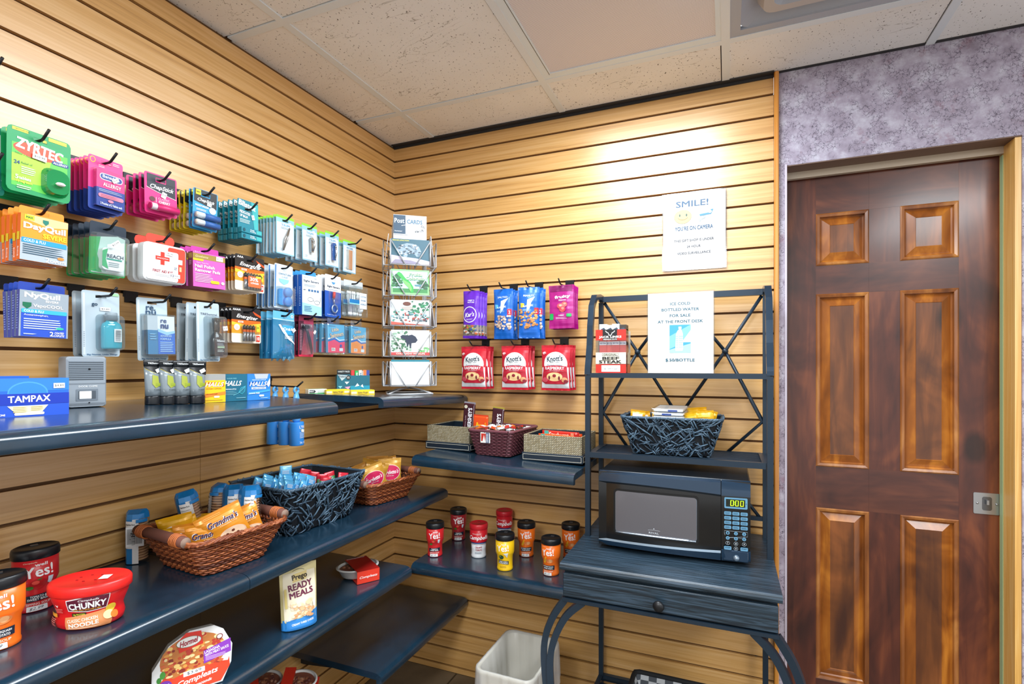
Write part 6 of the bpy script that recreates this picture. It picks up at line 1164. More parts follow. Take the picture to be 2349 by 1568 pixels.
def tray(name, label, loc, rz, w, d, h):
    e = tag(empty(name, loc, rz), label, 'box', 'straw candy boxes'); b = MB(); th = .005
    b.box(-w / 2, w / 2, 0, th, .03, h, STRAW); b.box(-w / 2, w / 2, d - th, d, .03, h, STRAW); b.box(-w / 2, -w / 2 + th, th, d - th, .03, h, STRAW); b.box(w / 2 - th, w / 2, th, d - th, .03, h, STRAW); b.build('woven_wall', e)
    b = MB(); q = .0006; b.box(-w / 2 + th, w / 2 - th, th, th + q, .03, h - .003, LEA); b.box(-w / 2 + th, w / 2 - th, d - th - q, d - th, .03, h - .003, LEA); b.box(-w / 2 + th, -w / 2 + th + q, th, d - th, .03, h - .003, LEA); b.box(w / 2 - th - q, w / 2 - th, th, d - th, .03, h - .003, LEA); b.box(-w / 2 + th, w / 2 - th, th, d - th, .03, .032, LEA); b.build('lining', e)
    b = MB(); o = .006; b.box(-w / 2 - o, w / 2 + o, -o, d + o, 0, .030, LEA, .002)
    def st(x0, z0, x1, z1, y, ax):
        n = max(1, int(math.hypot(x1 - x0, z1 - z0) / .005))
        for i in range(n):
            a, c = i / n, (i + .66) / n; p = (x0 + (x1 - x0) * a, z0 + (z1 - z0) * a, x0 + (x1 - x0) * c, z0 + (z1 - z0) * c)
            if ax == 'x': b.box(min(p[0], p[2]) - .0006, max(p[0], p[2]) + .0006, y - .0006, y, min(p[1], p[3]) - .0006, max(p[1], p[3]) + .0006, STI)
            else: b.box(y, y + .0006, min(p[0], p[2]) - .0006, max(p[0], p[2]) + .0006, min(p[1], p[3]) - .0006, max(p[1], p[3]) + .0006, STI)
    for a in ((-w / 2, .006, w / 2, .006), (-w / 2, .024, w / 2, .024), (-w / 2, .006, -w / 2, .024), (w / 2, .006, w / 2, .024)): st(*a, -o, 'x')
    for a in ((0, .006, d, .006), (0, .024, d, .024), (0, .006, 0, .024), (d, .006, d, .024)): st(*a, w / 2 + o, 'y')
    b.build('leather_base', e); return e
def zEs(x): return zE(x, 0) + .001
bxL = (.416, -.232, zEs(.435)); tray('candy_box', 'straw box on a stitched leather base, holding tall chocolate bars', bxL, -.06, .196, .20, .094)
bxR = (.857, -.262, zEs(.80)); tray('candy_box', 'straw box on a stitched leather base, beside the rack upright', bxR, -.01, .218, .20, .094)
# plum woven tray
e = tag(empty('candy_basket', (.628, -.165, zEs(.60)), -.08), 'plum woven tapered basket heaped with small candy bars', 'basket'); C3 = [mat('#5a3038', .4), mat('#6f3f48', .4), mat('#43232a', .4)]
CB, CR = (-.070, .070, -.095, .095), (-.092, .092, -.116, .116); hh = .094; b = MB(); liner(b, CB, CR, hh, .012, -.003, mat('#2a1418', .8))
for k in range(15):
    v = (k + .5) / 15 * .97; b.tube([surf(CB, CR, hh, .012, i / 132, v, .0018 * math.cos(PI * i / 2 + PI * (k % 2)) + .001) for i in range(133)], .0027, C3[k % 2], 5, False)
for i in range(44): b.tube([surf(CB, CR, hh, .012, (i + .5) / 44, v, .0006) for v in (0, 1)], .0015, C3[2], 5)
b.build('woven_body', e); b = MB(); b.tube([surf(CB, CR, hh, .012, i / 60, 1.0, 0) for i in range(61)], .0055, C3[1], 8, False); b.build('rim', e)
def bar(label, cat, grp, loc, rot, w, h, t, m, ops, name='chocolate_bar', ends=None):
    e = tag(empty(name, loc), label, cat, grp); e.rotation_euler = rot; b = MB()
    b.box(-w / 2, w / 2, -t, 0, .006, h - .006, m, t * .3); b.box(-w / 2, w / 2, -t * .6, -t * .4, 0, .008, ends or m); b.box(-w / 2, w / 2, -t * .6, -t * .4, h - .008, h, ends or m); b.build('wrapper', e)
    b = MB(); b.prints(ops, -t - .0001); b.build('printed_front', e); return e
PL2 = foil('#3d1522', .25); SV = foil('#8d8a94', .25)
bar('dark plum chocolate bar standing tallest in the straw box', 'chocolate bar', 'plum chocolate bars', (.462, -.150, zEs(.5) + .040), (.06, .10, .12), .048, .150, .010, PL2, [('t', "HERSHEY'S", 5, 84, 84, 16, '#e6e4ea', 'B', 90), ('e', -14, 130, 7, 7, '#c8c4b0'), ('t', 'SPECIAL DARK', -12, 70, 50, 4, '#c8a8b0', '', 90), ('l', [(20, 12), (20, 138)], 1.2, '#c8c4cc')], ends=SV)
bar('dark plum chocolate bar leaning behind the plum basket', 'chocolate bar', 'plum chocolate bars', (.575, -.118, zEs(.58) + .040), (.12, .12, .15), .048, .135, .010, PL2, [('t', "HERSHEY'S", 5, 66, 84, 16, '#e6e4ea', 'B', 90), ('l', [(20, 12), (20, 124)], 1.2, '#c8c4cc')], ends=foil('#a8983a'))
bar('plum chocolate bar lying flat behind the tallest bar', 'chocolate bar', 'plum chocolate bars', (.425, -.110, zEs(.5) + .050), (-1.2, .0, .2), .048, .130, .010, PL2, [('l', [(-20, 12), (-20, 124)], 1.2, '#8a7a80')], ends=SV)
bar('orange peanut butter cup packet between the two plum bars', 'chocolate bar', None, (.520, -.150, zEs(.53) + .040), (.05, .05, .12), .062, .100, .012, foil('#e8501a'), [('t', "Reese's", 4, 58, 44, 24, '#f6c81c', 'Bi'), ('m', -24, 20, 34, 3, 4, '#f8a83a')], ends=foil('#c8401a'))
bar('dark red chocolate bar lying across the front of the straw box', 'chocolate bar', None, (.410, -.175, zEs(.4) + .062), (0, PI / 2, 0), .03, .11, .012, foil('#6a2a2c'), [])
cols = ['#b8281e', '#e8e2da', '#c84a1c', '#5a2a1c', '#dfe6ea', '#8a2a20', '#e07a2a', '#3a1c14', '#cfd8e0', '#a03428']
K = 0
for i in range(34):
    gx_, gy_ = i % 5, (i // 5) % 5; lay = i // 25; x = -.066 + .033 * gx_ + rn.uniform(-.006, .006); y = -.085 + .042 * gy_ + rn.uniform(-.006, .006); c = cols[(i * 7 + gx_) % 10] if gx_ < 3 else rn.choice(['#3a1c14', '#5a2a1c', '#cfd8e0', '#2c1810'])
    ca, sa = math.cos(-.08), math.sin(-.08); px, py = .628 + x * ca - y * sa, -.165 + x * sa + y * ca; dome = .010 * (1 - (x / .09) ** 2) * (1 - (y / .12) ** 2)
    e = tag(empty('mini_candy_bar', (px, py, zEs(.60) + .082 + dome + .009 * lay)), {'#b8281e': 'red', '#e8e2da': 'cream', '#c84a1c': 'orange', '#5a2a1c': 'brown', '#dfe6ea': 'silver', '#8a2a20': 'dark red', '#e07a2a': 'bright orange', '#3a1c14': 'dark brown', '#cfd8e0': 'grey', '#a03428': 'brick red', '#2c1810': 'near black'}[c] + ' candy bar in the plum basket, ' + NTH[gy_] + ' row back, ' + NTH[gx_] + ' across' + (', on top' if lay else ''), 'candy', 'small candy bars in the plum basket'); e.rotation_euler = (rn.uniform(-.35, .35), rn.uniform(-.3, .3), rn.uniform(0, 3.1))
    b = MB(); b.box(-.019, .019, -.009, .009, 0, .009, foil(c, .25), .0025); b.box(-.024, -.017, -.009, .009, .0035, .0055, foil(c, .25)); b.box(.017, .024, -.009, .009, .0035, .0055, foil(c, .25)); b.box(-.010, .010, -.0092, .0092, .0005, .0096, ('#f2efe8' if i % 4 == 0 else cols[(i * 3 + 1) % 10])); b.build('wrapper', e)
e = tag(empty('chocolate_bar', (.600, -.2805, zEs(.6) + .071), -.08), 'small white and red candy bar seen through the front of the plum basket', 'candy'); b = MB(); b.box(-.018, .022, -.0020, .003, -.021, .019, '#f0eeea', .0008); b.prints([('r', 6, -20, 20, 18, '#5a6a8a'), ('p', [(-14, -14), (-8, -14), (-2, 10), (4, -14), (6, 14), (-14, 14)], '#c8382c'), ('m', 8, 18, 12, 8, 4, '#e8ecf4')], -.002); b.build('wrapper', e)
for i in range(7):
    r_, c_ = i // 3, i % 3; z = zEs(.85) + .058 + .012 * (i // 2)
    bar('orange fruit chew stick lying ' + ['at the bottom front', 'at the bottom back', 'in the second layer front', 'in the second layer back', 'in the third layer front', 'in the third layer back', 'on top of the others'][i] + ' of the straw box', 'candy', 'orange fruit chew sticks', (.765 + .006 * i, -.222 + .05 * (i % 2) + .01 * (i // 2), z), (.12, PI / 2, -.06 + .05 * (i % 3)), .026, .150, .014, foil('#e8541c' if i % 3 else '#d8342a'), [('t', 'Starburst', 0, 72, 80, 16, '#f6ead8', 'b', 90), ('r', -13, 12, 13, 30, '#4ab0a0'), ('m', -10, 10, 130, 3, 4, '#f8d8a8')], 'fruit_chew')
# ================================================================ postcard spinner on the corner shelf
PX, PY = .215, -.205; pz = zS2(PY, PX) + .001
RZ = math.radians(38)
e = tag(empty('postcard_rack', (PX, PY, pz), RZ), 'white wire revolving rack of postcards on the corner shelf', 'card rack')
b = MB(); bw = .088
sq = [(-bw, -bw, .003), (bw, -bw, .003), (bw, bw, .003), (-bw, bw, .003), (-bw, -bw, .003)]; b.tube(sq, .0032, WIRE, 6)
for q in ((-bw, -bw), (bw, -bw), (bw, bw), (-bw, bw)): b.tube([(q[0], q[1], .003), (q[0] * .5, q[1] * .5, .018), (0, 0, .026)], .0032, WIRE, 6)
b.tube([(0, 0, .02), (0, 0, .70)], .004, WIRE, 8); b.build('base', e)
b = MB(); hw = .064; 
for x, y in ((-hw, -hw), (hw, -hw), (hw, hw), (-hw, hw)): b.tube([(x, y, .034), (x, y, .700)], .0024, WIRE, 6)
for z in (.034, .36, .700): b.tube([(-hw, -hw, z), (hw, -hw, z), (hw, hw, z), (-hw, hw, z), (-hw, -hw, z)], .0022, WIRE, 6)
for f in ((-hw, -hw, hw, -hw), (hw, -hw, hw, hw), (hw, hw, -hw, hw), (-hw, hw, -hw, -hw)):
    for t in (.36, .64): x = f[0] + (f[2] - f[0]) * t; y = f[1] + (f[3] - f[1]) * t; b.tube([(x, y, .034), (x, y, .7)], .002, WIRE, 6)
b.build('frame', e)
TZ = [.517, .396, .276, .156, .038]
for side in range(4):
    R_ = Matrix.Rotation(side * PI / 2, 4, 'Z')
    for i, z in enumerate(TZ):
        b = MB(); b.T = R_; y0, y1 = -hw - .003, -hw - .040; w = .078; r = .0021
        b.tube([(-w, y0, z + .055), (-w, y1, z + .095), (-w, y1, z - .002), (-w, y0, z - .002)], r, WIRE, 6); b.tube([(w, y0, z + .055), (w, y1, z + .095), (w, y1, z - .002), (w, y0, z - .002)], r, WIRE, 6)
        b.tube([(-w, y1, z + .095), (-.020, y1, z - .002), (-.020, y0, z - .004)], r, WIRE, 6); b.tube([(w, y1, z + .095), (.020, y1, z - .002), (.020, y0, z - .004)], r, WIRE, 6)
        b.tube([(-w, y1, z - .002), (w, y1, z - .002)], r, WIRE, 6); b.tube([(-w, y0, z + .03), (w, y0, z + .03)], r, WIRE, 6); b.build('wire_pocket', e)
def rackpt(side, x, y, z):
    a = RZ + side * PI / 2; return (PX + x * math.cos(a) - y * math.sin(a), PY + x * math.sin(a) + y * math.cos(a), pz + z)
def pcard(label, side, z, w, h, ops, base='#eef0f0', grp='postcards on the rack', t=.0025, y=-.099, tilt=.08, x=0):
    c = tag(empty('postcard', rackpt(side, x, y, z)), label, 'postcard', grp); c.rotation_euler = (-tilt, 0, RZ + side * PI / 2)
    b = MB(); b.box(-w / 2, w / 2, 0, t, 0, h, base); b.build('card_stock', c); 
    if ops: b = MB(); b.box(-w / 2, w / 2, -.0002, 0, 0, h, base); b.prints(ops, -.0002); b.build('printed_picture', c)
    return c
rn = random.Random(8)
def blobs(cols, x0, x1, z0, z1, n, s0, s1): return [('e', rn.uniform(x0, x1), rn.uniform(z0, z1), rn.uniform(s0, s1), rn.uniform(s0, s1) * .7, rn.choice(cols)) for _ in range(n)]
W_, H_ = .148, .100
BF = [('r', -75, 0, 75, 100, '#155a70'), ('p', [(-75, 0), (75, 0), (75, 14), (20, 24), (-30, 28), (-75, 34)], '#c9c4d8'), ('t', 'GRAND JUNCTION', -38, 93, 64, 7, '#e8dc3a', 'b'), ('p', [(-52, 60), (-40, 74), (-14, 84), (10, 82), (34, 70), (42, 52), (36, 34), (24, 30), (16, 40), (-8, 44), (-14, 28), (-26, 26), (-30, 42), (-42, 40), (-50, 46)], '#8fa6b8')] + blobs(['#3a5468', '#d6e2ea', '#6a8498', '#20384a'], -44, 36, 38, 76, 60, 2, 6) + [('p', [(-75, 0), (-60, 16), (0, 14), (30, 6), (40, 0)], '#8a84a0')]
DN = [('r', -75, 0, 75, 100, '#8ed88a'), ('r', -68, 7, 68, 93, '#bfe6f0'), ('r', -68, 7, 68, 24, '#3a8a4a')] + blobs(['#1c5a34', '#2a7a44', '#0f4a2c'], 30, 66, 26, 56, 22, 5, 10) + blobs(['#1c5a34', '#2a7a44'], -66, -36, 34, 76, 22, 5, 9) + [('p', [(-52, 84), (-44, 90), (-34, 84), (-20, 66), (0, 50), (12, 30), (12, 8), (2, 8), (-6, 30), (-24, 46), (-38, 66), (-50, 78)], '#2fb04a'), ('p', [(-30, 60), (-2, 44), (6, 26), (2, 10), (-8, 28), (-26, 46)], '#7adf6a'), ('t', 'Fruita', 22, 80, 50, 13, '#2a8a5a', 'B'), ('t', 'Fruita', 21, 81, 50, 12, '#f4f2cc', 'b'), ('t', 'Colorado', 20, 64, 72, 13, '#2a8a5a', 'B'), ('t', 'Colorado', 19, 65, 72, 12, '#f4f2cc', 'b'), ('p', [(16, 40), (50, 42), (46, 34), (20, 34)], '#5a8a9a')]
MX = [('r', -75, 0, 75, 100, '#dfe8ea')] + blobs(['#2a6a6e', '#8fb4bc', '#e8f0f2', '#1c4a58', '#5a9a8a', '#a8483c'], -70, 70, 14, 60, 90, 3, 7) + blobs(['#1f6a4a', '#2a8a5a', '#cfe8dc'], 5, 72, 50, 96, 50, 3, 8) + [('e', -14, 84, 16, 8, '#6a3424'), ('p', [(-34, 70), (0, 76), (12, 66), (-6, 58), (-30, 62)], '#b8b0aa'), ('t', 'Wildlife', 36, 18, 60, 9, '#2a3a4a', 'bi'), ('p', [(-75, 0), (75, 0), (-20, 6), (-75, 12)], '#d85a4a')]
MO = [('r', -75, 0, 75, 100, '#eef2f2')] + blobs(['#4a7a5a', '#8fb49a', '#bcd4c4', '#3a6a4c'], -74, 0, 12, 96, 90, 3, 8) + blobs(['#8ad88a', '#5aa45a'], 30, 72, 12, 34, 24, 2, 6) + [('p', [(-40, 74), (-30, 80), (-10, 78), (6, 82), (20, 74), (28, 60), (20, 50), (4, 48), (2, 28), (-2, 28), (-6, 46), (-12, 28), (-16, 48), (-22, 62), (-34, 66)], '#1f2c44'), ('r', -75, 0, 75, 11, '#d8484a'), ('t', 'COLORADO WILDLIFE', 0, 5.5, 112, 6, '#f4f0e4', 'b')]
HD = [('r', -65, 22, 65, 96, '#dfe2e6'), ('r', -65, 22, -18, 96, '#2a4f6c'), ('t', 'Post', -42, 74, 38, 18, '#e8f2f8', 'b'), ('t', 'CARDS', 18, 72, 60, 16, '#3f7aa0', 'b'), ('l', [(-34, 54), (-10, 60), (30, 58)], 2, '#f4f6f8'), ('t', '50c', 52, 54, 18, 8, '#2a3a4a', '', -20), ('t', '4 for 1.75', 36, 36, 34, 9, '#2a3a4a', 'b', 12), ('t', 'Summer', -46, 32, 30, 5, '#e8eef2', 'b'), ('m', -64, 10, 18, 1, 3, '#8a98a4')]
c = pcard('tall header card lettered for postcards at the top of the rack', 0, TZ[0] + .012, .131, .190, [(q[0],) + q[1:] for q in []] , '#dfe2e6', None, .0025, -.0755, .01)
b = MB(); b.prints([tuple(q) for q in HD], -.0003, dz=92); b.build('printed_picture', c)
pcard('bison statue postcard on dark teal in the top pocket', 0, TZ[0] + .002, W_, H_, BF)
pcard('green bordered dinosaur postcard in the second pocket', 0, TZ[1] + .002, W_ * .98, H_ * .96, DN, x=-.001)
pcard('red edged animals postcard in the middle pocket', 0, TZ[2] + .002, W_, H_ * .98, MX)
pcard('black bull moose postcard in the fourth pocket', 0, TZ[3] + .002, W_ * .99, H_, MO)
pcard('blank white postcard back with teal edge in the lowest pocket', 0, TZ[4] + .002, W_, H_, [('r', -75, 92, 75, 100, '#2a8a9c')], '#f1f4f6')
for side, nm in ((3, 'flank facing the left slats'), (1, 'flank facing the rear slats')):
    nm = {3: 'on the flank toward the pegs', 1: 'on the flank toward the snack bags'}[side]
    for i, z in enumerate(TZ):
        if side == 1 and i not in (0, 2): continue
        pcard('pale postcards in the ' + ['top', 'second', 'middle', 'fourth', 'lowest'][i] + ' pocket, ' + nm, side, z + .002, W_ * .86, H_ * (1.25 if i == 0 else .95), [], '#c9ced6', 'postcards on the rack flanks', .0025, -.100, .12)
# ================================================================ jerky display on the rack
e = tag(empty('jerky_box', (1.068, -.262, 1.3365)), 'clear and red counter box of beef steak packets on the rack', 'snack display'); w = .052; h = .146; d = .085; R = '#d8281e'
b = MB(); b.box(-w, w, 0, .0015, 0, h, clear('film', '#f8fafb', .04, .1, .01)); b.box(w - .0015, w, .0015, d, 0, h, clear('film', '#f8fafb', .04, .1, .01)); b.box(-w, -w + .0015, .0015, d, 0, h, clear('film', '#f8fafb', .04, .1, .01)); b.box(-w, w, d - .0015, d, 0, h, '#d8d4c8'); b.box(-w, w, 0, d, 0, .003, R); b.build('clear_box', e)
b = MB(); b.prints([('r', -52, 0, 52, 29, R), ('r', -32, 4, 32, 26, '#f4f2ee'), ('t', '$1.99 + tax', 0, 14, 44, 6, '#5a5f66'), ('r', -52, 31, 52, 70, '#dcd8c6'), ('q', -30, 58, 26, 67, 1, '#2a2c30'), ('q', -29, 59, 25, 66, 1, '#dcd8c6'), ('t', 'ORIGINAL', -2, 62.5, 46, 5.5, '#2a2c30', 'b'), ('t', 'BEEF', 0, 50, 56, 9.5, '#1c1e22', 'B'), ('t', 'STEAK', -2, 38, 76, 10, '#1c1e22', 'B'),
   ('r', -52, 112, 52, 148, R), ('r', -28, 112, 22, 148, '#15181d'), ('l', [(-18, 144), (-14, 139), (-9, 137), (-6, 130), (-2, 128), (2, 130), (5, 137), (10, 139), (14, 144)], 2.4, '#f4f4f2'), ('t', 'JACK LINKS', -2, 122, 76, 9, '#f8f6f2', 'B'), ('t', 'PREMIUM CUTS', -2, 114.5, 46, 4, '#f8f6f2', 'b')], -.0004); b.prints([('r', 20, 0, 80, 29, '#d86a4a'), ('r', 20, 31, 80, 70, '#cfc6ae')], 0, fn=lambda x, z, o: (w + o, x - .0, z)); b.build('printed_bands', e)
b = MB()
for i in range(4):
    x = -.030 + .022 * i; m = ['#d84a44', '#e0564c', '#c83a38', '#d24a42'][i]; b.box(x - .012, x + .013, .012 + .006 * (i % 2), .060, .004, .150, m); b.box(x - .012, x + .013, .0115 + .006 * (i % 2), .0600, .096, .108, '#e8e8ee'); b.prints([('t', 'BEEF STEAK', (x + .001) * 1000, 102, 20, 5, '#2a3a7a', 'b')], .0113 + .006 * (i % 2))
    b.box(x - .012, x + .013, .011 + .006 * (i % 2), .0605, .135, .168 - .003 * (i % 2), ['#e6e8ea', '#dcdcd6', '#cfd4d8', '#3a3430'][i]); b.prints([('p', [(x * 1000 - 8, 150), (x * 1000 + 4, 156), (x * 1000 + 11, 148), (x * 1000 + 2, 144)], '#3a4a5a')], .0108 + .006 * (i % 2))
b.build('jerky_packets', e)
# ================================================================ meal packs on the lower shelves
e = tag(empty('meal_pouch', (.338, -.925, ZC + .001), 0), 'cream stand-up ready meal pouch with blue foot on the shelf under the baskets', 'ready meal'); e.rotation_euler = (-.10, 0, math.atan2(.080, .045)); w, h = .100, .168
b = MB(); n = 12; K = 16; X = [-w / 2 + w * i / n for i in range(n + 1)]; Zs = [h * i / K for i in range(K + 1)]
def pf(x, z, o=0, s=1):
    u = x / (w / 2); v = z / h; k = max(0, 1 - abs(u) ** 2.4); dp = (.024 * (1 - v) ** 1.0 * (1 if v > .02 else .9) + .002) * k ** .6 * (1 - max(0, v - .86) * 7) if v < .99 else 0
    return (x * (1 - .06 * (1 - v)), -(max(dp, 0) + o) * s - .0005, z)
FO = foil('#dccf96', .32)
for s in (1, -1):
    for k in range(K):
        c = foil('#2f86d4', .3) if k < 2 else FO
        vs = [pf(x, z, 0, s) for z in Zs[k:k + 2] for x in X]; fs = [(i, i + 1, n + 2 + i, n + 1 + i) for i in range(n)]; b.add(vs, fs if s > 0 else [q[::-1] for q in fs], c, True)
b.build('pouch', e)
b = MB(); b.prints([('p', [(-44, 24), (44, 40), (46, 100), (44, 148), (-42, 148), (-44, 90)], '#efe6cc'), ('p', [(-48, 2), (48, 2), (48, 42), (30, 38), (0, 28), (-48, 28)], '#2f86d4'), ('t', 'CREAMY THREE CHEESE', 4, 16, 62, 5, '#ffffff', 'b', 3), ('p', [(-18, 122), (20, 126), (22, 148), (-16, 144)], '#e8d28a'), ('t', 'Prego', 2, 134, 40, 17, '#2a1c10', 'B', 5), ('l', [(-16 + 4 * i, 151 + 4 - .25 * (i - 4) ** 2) for i in range(9)], 1, '#3a3020'),
   ('t', 'READY', 2, 112, 64, 16, '#6a1f44', 'B', 6), ('t', 'MEALS', 4, 92, 64, 15, '#6a1f44', 'B', 6)] + [('e', rn.uniform(-26, 34), rn.uniform(34, 76) - 6, rn.uniform(4, 8), rn.uniform(3, 5), rn.choice(['#e8b88a', '#f2cca4', '#d9a070', '#f4dcc0'])) for _ in range(44)] + [('r', -42, 60, -36, 110, '#d8c478'), ('p', [(34, 52), (40, 52), (40, 70), (34, 66)], '#f2f2ee')], fn=lambda x, z, o: pf(x, z, o + .0005)); b.build('printed_front', e)
def tray_meal(label, loc, rot, sc_=1.0, flatlay=False):
    e = tag(empty('meal_tray', loc), label, 'ready meal', 'oval meal trays'); e.rotation_euler = rot
    b = MB(); b.lathe([(.0001, 0), (.046 * sc_, 0), (.052 * sc_, .004), (.066 * sc_, .030), (.071 * sc_, .031), (.071 * sc_, .033), (.064 * sc_, .034)], mat('#eceae6', .35), n=36, sx=1.18, sy=.95, cap=False); b.build('tray', e)
    b = MB(); b.lathe([(.0001, .036), (.05 * sc_, .0355), (.069 * sc_, .0335)], clear('film', '#f8fafb', .04, .1, .01), n=36, sx=1.18, sy=.95, cap=False)
    b.lathe([(.0001, .0275), (.062 * sc_, .0265)], mat('#8a4a34', .4), n=30, sx=1.15, sy=.92, cap=False); r3 = random.Random(int(loc[1] * 1000))
    for _ in range(30): a, q = r3.uniform(0, 6.28), r3.uniform(0, .052 * sc_); b.sphere((q * 1.1 * math.cos(a), q * .9 * math.sin(a), .027), r3.uniform(.004, .008), r3.choice(['#9a5a3c', '#c28a6a', '#6a2f24', '#b0704c']), 5, .6)
    b.build('food_window', e); return e
e = tray_meal('oval meal tray in a red sleeve lying beyond the cream pouch', (.262, -.585, ZC + .0055), (0, 0, 1.0), .86)
b = MB(); R = '#e03a24'
b.box(-.026, .050, -.072, .062, -.004, -.0015, R); b.box(-.026, .050, -.074, .060, .0365, .0375, mat('#a81e1a', .3)); b.loft([[(x, -.074, .0375) for x in (-.026, .050)] + [(x, -.0725, -.004) for x in (.050, -.026)], [(x, -.0735, .0375) for x in (-.026, .050)] + [(x, -.072, -.004) for x in (.050, -.026)]], R)
b.T = Matrix.Translation((0, 0, .0376)) @ Matrix.Rotation(-PI / 2, 4, 'X'); b.prints([('t', 'Compleats', 10, 52, 62, 9, '#f6e8e4', 'bi')], 0); b.T = None
b.prints([('t', 'Compleats', 12, 16, 60, 10, '#f6e8e4', 'bi')], -.0745); b.build('red_sleeve', e)
# the upright oval pack in front
e = tag(empty('meal_carton', (.338, -1.235, ZC + .001)), 'round-topped red lasagna meal carton standing on the shelf under the baskets', 'ready meal'); e.rotation_euler = (-.16, 0, math.radians(62)); e.scale = (.86, .86, .84); b = MB()
OUT = [(-.072, .0), (.066, .0), (.088, .044), (.092, .090), (.072, .134), (.050, .150), (-.006, .152), (-.052, .128), (-.088, .076), (-.090, .030)]
b.slab(OUT, -.004, 0, '#e6e8ea'); b.slab([(x * .97, z * .96 + .002) for x, z in OUT], 0, .034, mat('#d8d4cc', .5)); b.build('carton', e)
b = MB(); r4 = random.Random(11); O2 = [(x * 960, z * 960 + 3) for x, z in OUT]
food = [('e', r4.uniform(-64, 66), 0, 0, 0, '') for _ in range(0)]
for _ in range(150):
    x, z = r4.uniform(-66, 70), r4.uniform(50, 138)
    if ((x - 2) / 74) ** 2 + ((z - 84) / 56) ** 2 < 1: food.append(('e', x, z, r4.uniform(3, 8), r4.uniform(2.5, 5), r4.choice(['#e8a24a', '#f2cc7a', '#b8382a', '#d8683a', '#8a2a20', '#f4dca0', '#c8502c'])))
b.prints([('p', O2, '#eef0f0'), ('p', [(-80, 36), (-60, 58), (0, 66), (80, 50), (84, 60), (84, 36), (62, 4), (-68, 4), (-84, 28)], '#ea4526'), ('e', 2, 88, 74, 54, '#c87a3a')] + food + [('e', 2, 148, .1, .1, '#ffffff'), ('p', [(-66, 40), (-20, 52), (50, 54), (84, 44), (84, 36), (62, 4), (-68, 4), (-84, 28)], '#ea4526'), ('p', [(-30, 104), (24, 112), (20, 146), (-14, 150), (-34, 132)], '#e03020'), ('e', -8, 126, 28, 13, '#2a7a5a'), ('e', -8, 126, 27, 12, '#f4f4f2'), ('t', 'Hormel', -8, 126, 42, 13, '#a8203a', 'Bi', 6), ('p', [(24, 60), (88, 72), (88, 106), (24, 92)], '#8a3ab8'), ('t', 'LASAGNA', 44, 90, 36, 7, '#ffffff', 'b', 9), ('t', 'WITH MEAT SAUCE', 55, 83, 56, 6.5, '#ffffff', 'b', 9), ('m', 28, 78, 74, 3, 3.4, '#d8b8ec'), ('r', -22, 42, 26, 54, '#f2f2ee'), ('t', '$3.69', 2, 48, 32, 8, '#3a4250', '', 2), ('t', 'Compleats', 10, 30, 92, 17, '#ffffff', 'bi', 6), ('t', '60 seconds', 16, 15, 50, 7, '#ffffff', 'bi', 5), ('e', -62, 34, 15, 13, '#7a34ac'), ('t', '16g', -62, 36, 18, 9, '#ffffff', 'b'), ('e', -66, 62, 6, 9, '#4a9a3a'), ('e', -74, 52, 5, 7, '#3a8a34'), ('e', 62, 118, 8, 7, '#7a1c30'), ('e', 62, 118, 6, 5, '#e6dcd0')], -.0042, lay=.00012); b.build('printed_front', e)
for i, (x, y, a, lb) in enumerate([(.10, -.83, .9, 'red sleeved meal tray seen low under the shelf nose, the nearer one'), (.215, -.80, .6, 'red sleeved meal tray seen low under the shelf nose, beside the bare bracket')]):
    e = tray_meal(lb, (x, y, .355 + .01 * i), (.25, .1, a), .6); b = MB(); b.box(-.052, -.02, -.044, .044, -.0015, .0365, '#c8301e'); b.box(-.052, .052, -.044, .044, -.003, -.0015, '#c8301e'); b.build('red_sleeve', e)
# ================================================================ waste basket, bottom basket
e = tag(empty('waste_basket', (.782, -.392, .001), -.02), 'beige waste basket with a white bag liner between shelf and rack', 'waste basket'); IV = mat('#cfc4a4', .45)
b = MB(); ring = lambda hx_, hy_, z, r=.03: [(x, y, z) for x, y in rrect(-hx_, -hy_, hx_, hy_, r, 5)]
b.loft([ring(.072, .105, 0), ring(.096, .134, .376), ring(.101, .139, .380), ring(.101, .139, .368), ring(.099, .137, .366), ring(.0975, .1355, .368), ring(.099, .137, .378), ring(.092, .130, .378), ring(.070, .103, .004)], IV, True, False); b.build('bin', e)
LN = clear('bag_plastic', '#f4f5f5', .03, .35, .42); b = MB(); nL = 150; r5 = random.Random(2); ph = [r5.uniform(0, 6.28) for _ in range(8)]; hang_ = [.30 + .03 * math.sin(i / nL * 19 + 1) + r5.uniform(-.006, .006) for i in range(nL)]
def lr(hx_, hy_, z, A, f=1):
    out = []
    for i in range(nL):
        x, y, nx, ny = wall_pt(-hx_, hx_, -hy_, hy_, .03, i / nL); t = i / nL * 2 * PI; q = A * (math.sin(t * 23 * f + ph[0]) + .7 * math.sin(t * 37 * f + ph[1]) + .5 * math.sin(t * 61 + ph[2])); out.append((x + nx * q, y + ny * q, z if not callable(z) else z(i)))
    return out
b.loft([lr(.1085, .1465, lambda i: hang_[i] - .05, .0018), lr(.1065, .1445, lambda i: hang_[i] + .01, .0014), lr(.1045, .1425, .374, .0006), lr(.103, .141, .3835, .0003), lr(.098, .136, .3845, .0003), lr(.0905, .1285, .378, .0003), lr(.083, .119, .30, .0015, .5), lr(.074, .106, .17, .002, .5), lr(.062, .094, .02, .001)], LN, False, True)
b.build('bag_liner', e)
e = tag(empty('lined_basket', (1.262, -.30, .1895)), 'black basket with grey plaid lining on the bottom rack shelf', 'basket')
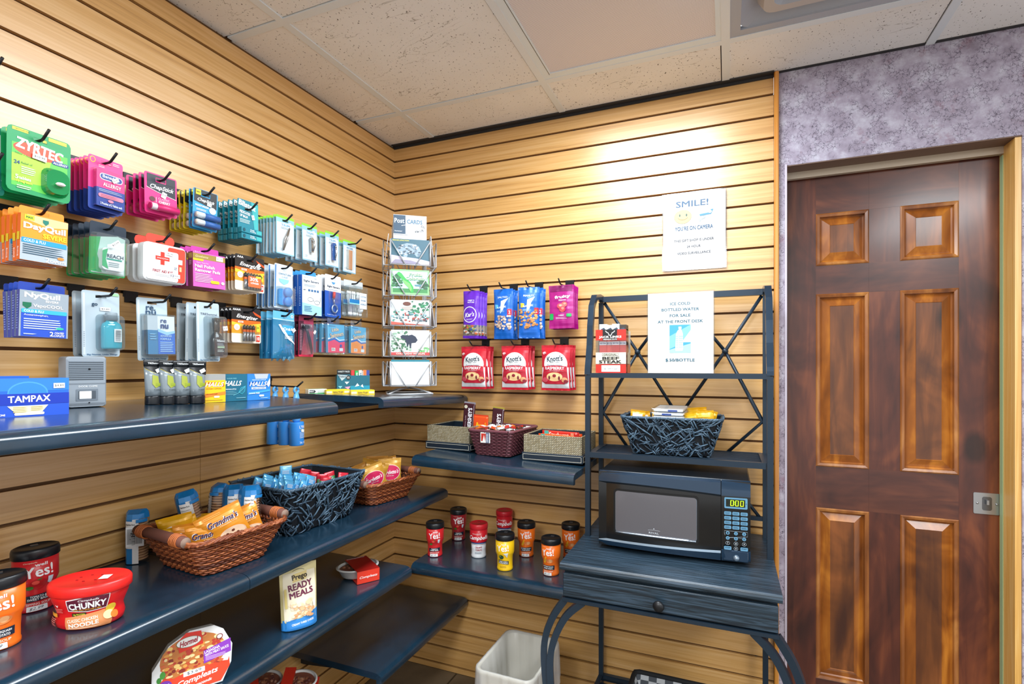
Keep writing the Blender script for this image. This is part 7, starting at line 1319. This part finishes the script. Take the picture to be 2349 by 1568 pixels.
def plaid():
    m, t, bb = nt('grey_plaid'); mp = coords(t, (60, 60, 60)); a = N(t, 'ShaderNodeTexChecker', Scale=.6); L(t, mp, 0, a, 0); a.inputs[1].default_value = (*lin('#b8bcc0'), 1); a.inputs[2].default_value = (*lin('#4a4f56'), 1); L(t, a, 0, bb, 'Base Color'); bb.inputs['Roughness'].default_value = .9; return m
B_, R2_ = (-.11, .11, -.14, .14), (-.135, .135, -.165, .165)
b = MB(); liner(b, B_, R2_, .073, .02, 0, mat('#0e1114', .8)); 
for k in range(10): b.tube([surf(B_, R2_, .073, .02, i / 96, (k + .5) / 10, .001 + .0016 * math.cos(PI * i / 2 + PI * (k % 2))) for i in range(97)], .0048, mat('#14181d', .6), 5, False)
b.build('woven_body', e); b = MB(); liner(b, B_, R2_, .075, .02, -.007, plaid()); b.build('plaid_lining', e); b = MB(); b.tube([surf(B_, R2_, .075, .02, i / 60, 1, -.002) for i in range(61)], .0085, mat('#101317', .8), 8, False); b.build('rim', e)
# boxes of meals filling the low shelf under the two trays
for i, (x, y, h) in enumerate([(.10, -.83, .088), (.215, -.80, .098)]):
    e = tag(empty('meal_carton', (x, y, .2635), .9 - .3 * i), 'plain red meal carton on the low shelf under the ' + ['farther', 'outer'][i] + ' tray', 'ready meal', 'plain red meal cartons'); b = MB(); b.box(-.054, .054, -.040, .040, 0, h - .012, '#c8301e', .002); b.build('carton', e); b = MB(); b.box(-.05, .05, -.0404, -.040, .01, h - .02, '#ece6dc'); b.build('printed_face', e)

# teal card at the edge of the picture
e = tag(empty('hang_card', (.100, -1.4865, zg(7) - .0305), PI / 2), 'teal green card hanging beside the green pill packs, mostly out of sight', 'medicine'); b = MB(); plate(b, 52, 84, -50, .8, [(84, -50, '#1a8a78')], 6); b.prints([('r', -20, 30, 20, 70, '#d8ece4'), ('t', 'ALLERGY', 0, 20, 36, 7, '#ffffff', 'b')]); b.build('card', e); b = MB(); blister(b, -20, -45, 20, -8, 10, CL, 6, 2); b.build('blister', e)
